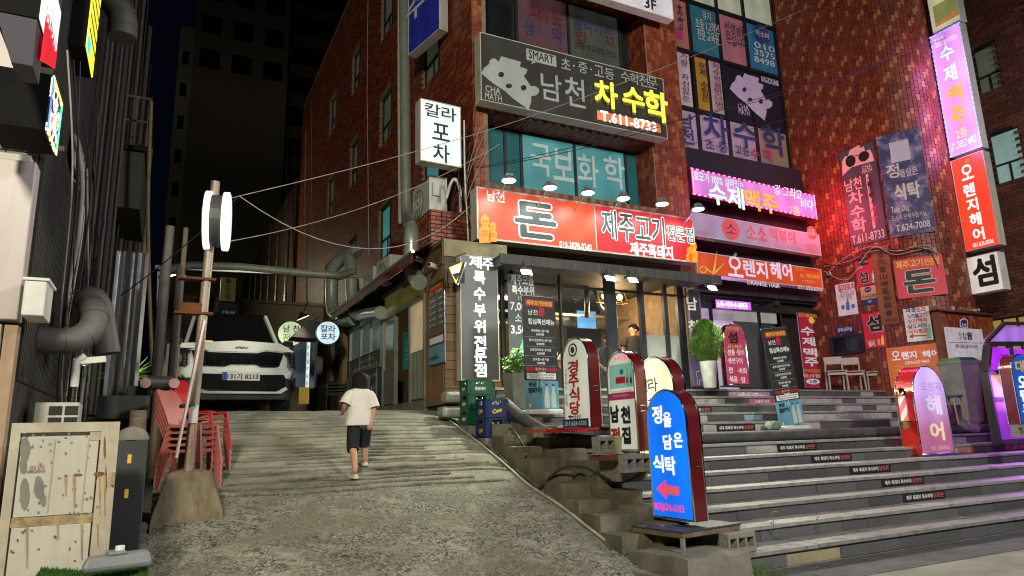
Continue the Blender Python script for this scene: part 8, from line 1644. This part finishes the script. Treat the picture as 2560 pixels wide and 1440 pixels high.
# dark buildings far behind
APT = mat('apartment_concrete', (.20, .17, .12), .9, 0, .1, .3); APT2 = mat('apartment_pale', (.36, .33, .25), .9, 0, .1, .3); WIN = mat('dark_window', (.01, .014, .02), .2)
def tower_b(name, label, pxs, Y, htop, m, wins, dep=14):
    x0 = onY(pxs[0], 600, Y).x; x1 = onY(pxs[1], 600, Y).x; t = root(name, (x0, Y, 2.3), label, 'building'); W_ = x1-x0; MB().box(0, W_, 0, dep, 0, htop).build('wall', m, t)
    nc, z0_, dz, ww_, wh = wins
    for i in range(nc):
        z = z0_
        while z < htop-1.5:
            x = W_*(i+.5)/nc; MB().box(x-ww_/2, x+ww_/2, -.05, .02, z, z+wh).build('window', WIN, t); z += dz
    return t
tower_b('apartment_tower', 'pale narrow edge of a high apartment block with a column of small windows', (408, 447), 60, onY(440, 60, 60).z-2.3, APT2, (1, 4, 3, .5, 1.2))
tower_b('apartment_tower', 'huge dark apartment block rising over the alley', (447, 700), 58, 70, APT, (3, 30, 3.2, 1.6, 1.7))
tower_b('apartment_tower', 'dark apartment block with large square windows above the brick roof line', (660, 960), 62, 75, mat('apartment_brown', (.12, .10, .07), .9), (5, 12, 3.2, 2.6, 1.9))
rw2 = root('dark_row_building', (5.0, 31, 2.3), 'dark brick row building continuing the alley beyond the brick block', 'building'); MB().box(-.2, 7, 0, 24, 0, 11).build('wall', mat('dark_row_brick', (.07, .03, .02), .9, bump=.4, bs=20), rw2)
for i in range(6): MB().tube([(-.28, 1.5+i*3.2, 0), (-.28, 1.5+i*3.2, 9+(i % 3))], .07, 8).build('drain_pipe', GALV, rw2, smooth=True)
al = root('added_alley_lamp', (-.4, 33, 8.5), 'added lamp on a post deep in the alley, brightening the far blocks', 'street lamp'); MB().tube([(0, 0, -6.2), (0, 0, 0), (.5, 0, .3)], .05, 8).build('post', GALV, al); MB().box(.3, .9, -.12, .12, .22, .32).build('lamp_head', DARK, al); light('added_alley_light', 'POINT', (.1, 33, 8.4), 420, (1, .92, .6), .2)  # unseen lamp, added so the apartment fronts behind get some light
# assumed street lamps behind the viewer, out of view, taken from the frontal light
for i, (x, y) in enumerate(((-3.4, -3.9), (8.6, -3.7))):
    t = root('assumed_street_lamp', (x, y, 0), 'assumed street lamp, out of view on the road behind the viewer, %s side' % ('left', 'right')[i], 'street lamp', group='assumed street lamps behind the viewer'); MB().tube([(0, 0, 0), (0, 0, 7.4), (0, .2, 7.6)], .07, 10).build('post', GALV, t, smooth=True); MB().box(-.16, .16, -.1, .55, 7.56, 7.64).build('lamp_head', DARK, t); MB().box(-.12, .12, .1, .5, 7.545, 7.558).build('lens', lit('assumed_street_lens', (1, .9, .7), 10), t)
# overhead wires
WN_ = [0]; WL = ('rising from the leaning pole across the black academy sign to the top right', 'sagging deepest from the leaning pole to the timber shop corner', 'lowest in the dark, passing under the round pole sign to the white lightbox', 'slanting from the pole down to the fat ducts at the left', 'crossing the teal windows towards the poster bay', 'running from above the red sign to the top right corner', 'passing from the poster bay to the curved tiled wall')
def wire(pts, r_=.009, m_=CABLE):
    P = []
    for a, b, s_ in pts:
        a = Vector(a); b = Vector(b)
        for i in range(17): t = i/16; P.append(a.lerp(b, t)-Vector((0, 0, s_*4*t*(1-t))))
    o0 = P[0].copy(); o = MB().tube([tuple(p-o0) for p in P], r_, 6).build('overhead_wire', m_, smooth=True); o.location = o0; tag(o, 'thin wire '+WL[WN_[0]], 'wire', 'overhead wires'); WN_[0] += 1; return o
A0 = onY(598, 490, 7.9)
wire([(onY(560, 500, 7.5), A0, .0), (A0, onY(1300, 300, 9.6), .05), (onY(1300, 300, 9.6), onY(2085, -10, 11.0), .1)], .0045, CABLEW)
wire([(A0, onX(1190, 500, 4.7), .75)], .006, CABLEW); wire([(onY(520, 612, 9), onX(1250, 360, 4.78), .25)], .005, CABLEW); wire([(onY(300, 740, 9), A0, .05)], .007)
wire([(onY(1180, 420, 9.8), onY(1560, 330, 9.9), .06), (onY(1560, 330, 9.9), onY(2210, 160, 9.5), .1)], .007); wire([(onY(1200, 690-270, 10.0), onY(1700, 300, 9.9), .1), (onY(1700, 300, 9.9), onY(2560, 20, 8), .15)], .007)
wire([(onY(1560, 395, 10.0), onY(1990, 290, 9.6), .05), (onY(1990, 290, 9.6), onY(2330, 210, 9.0), .05)], .006)
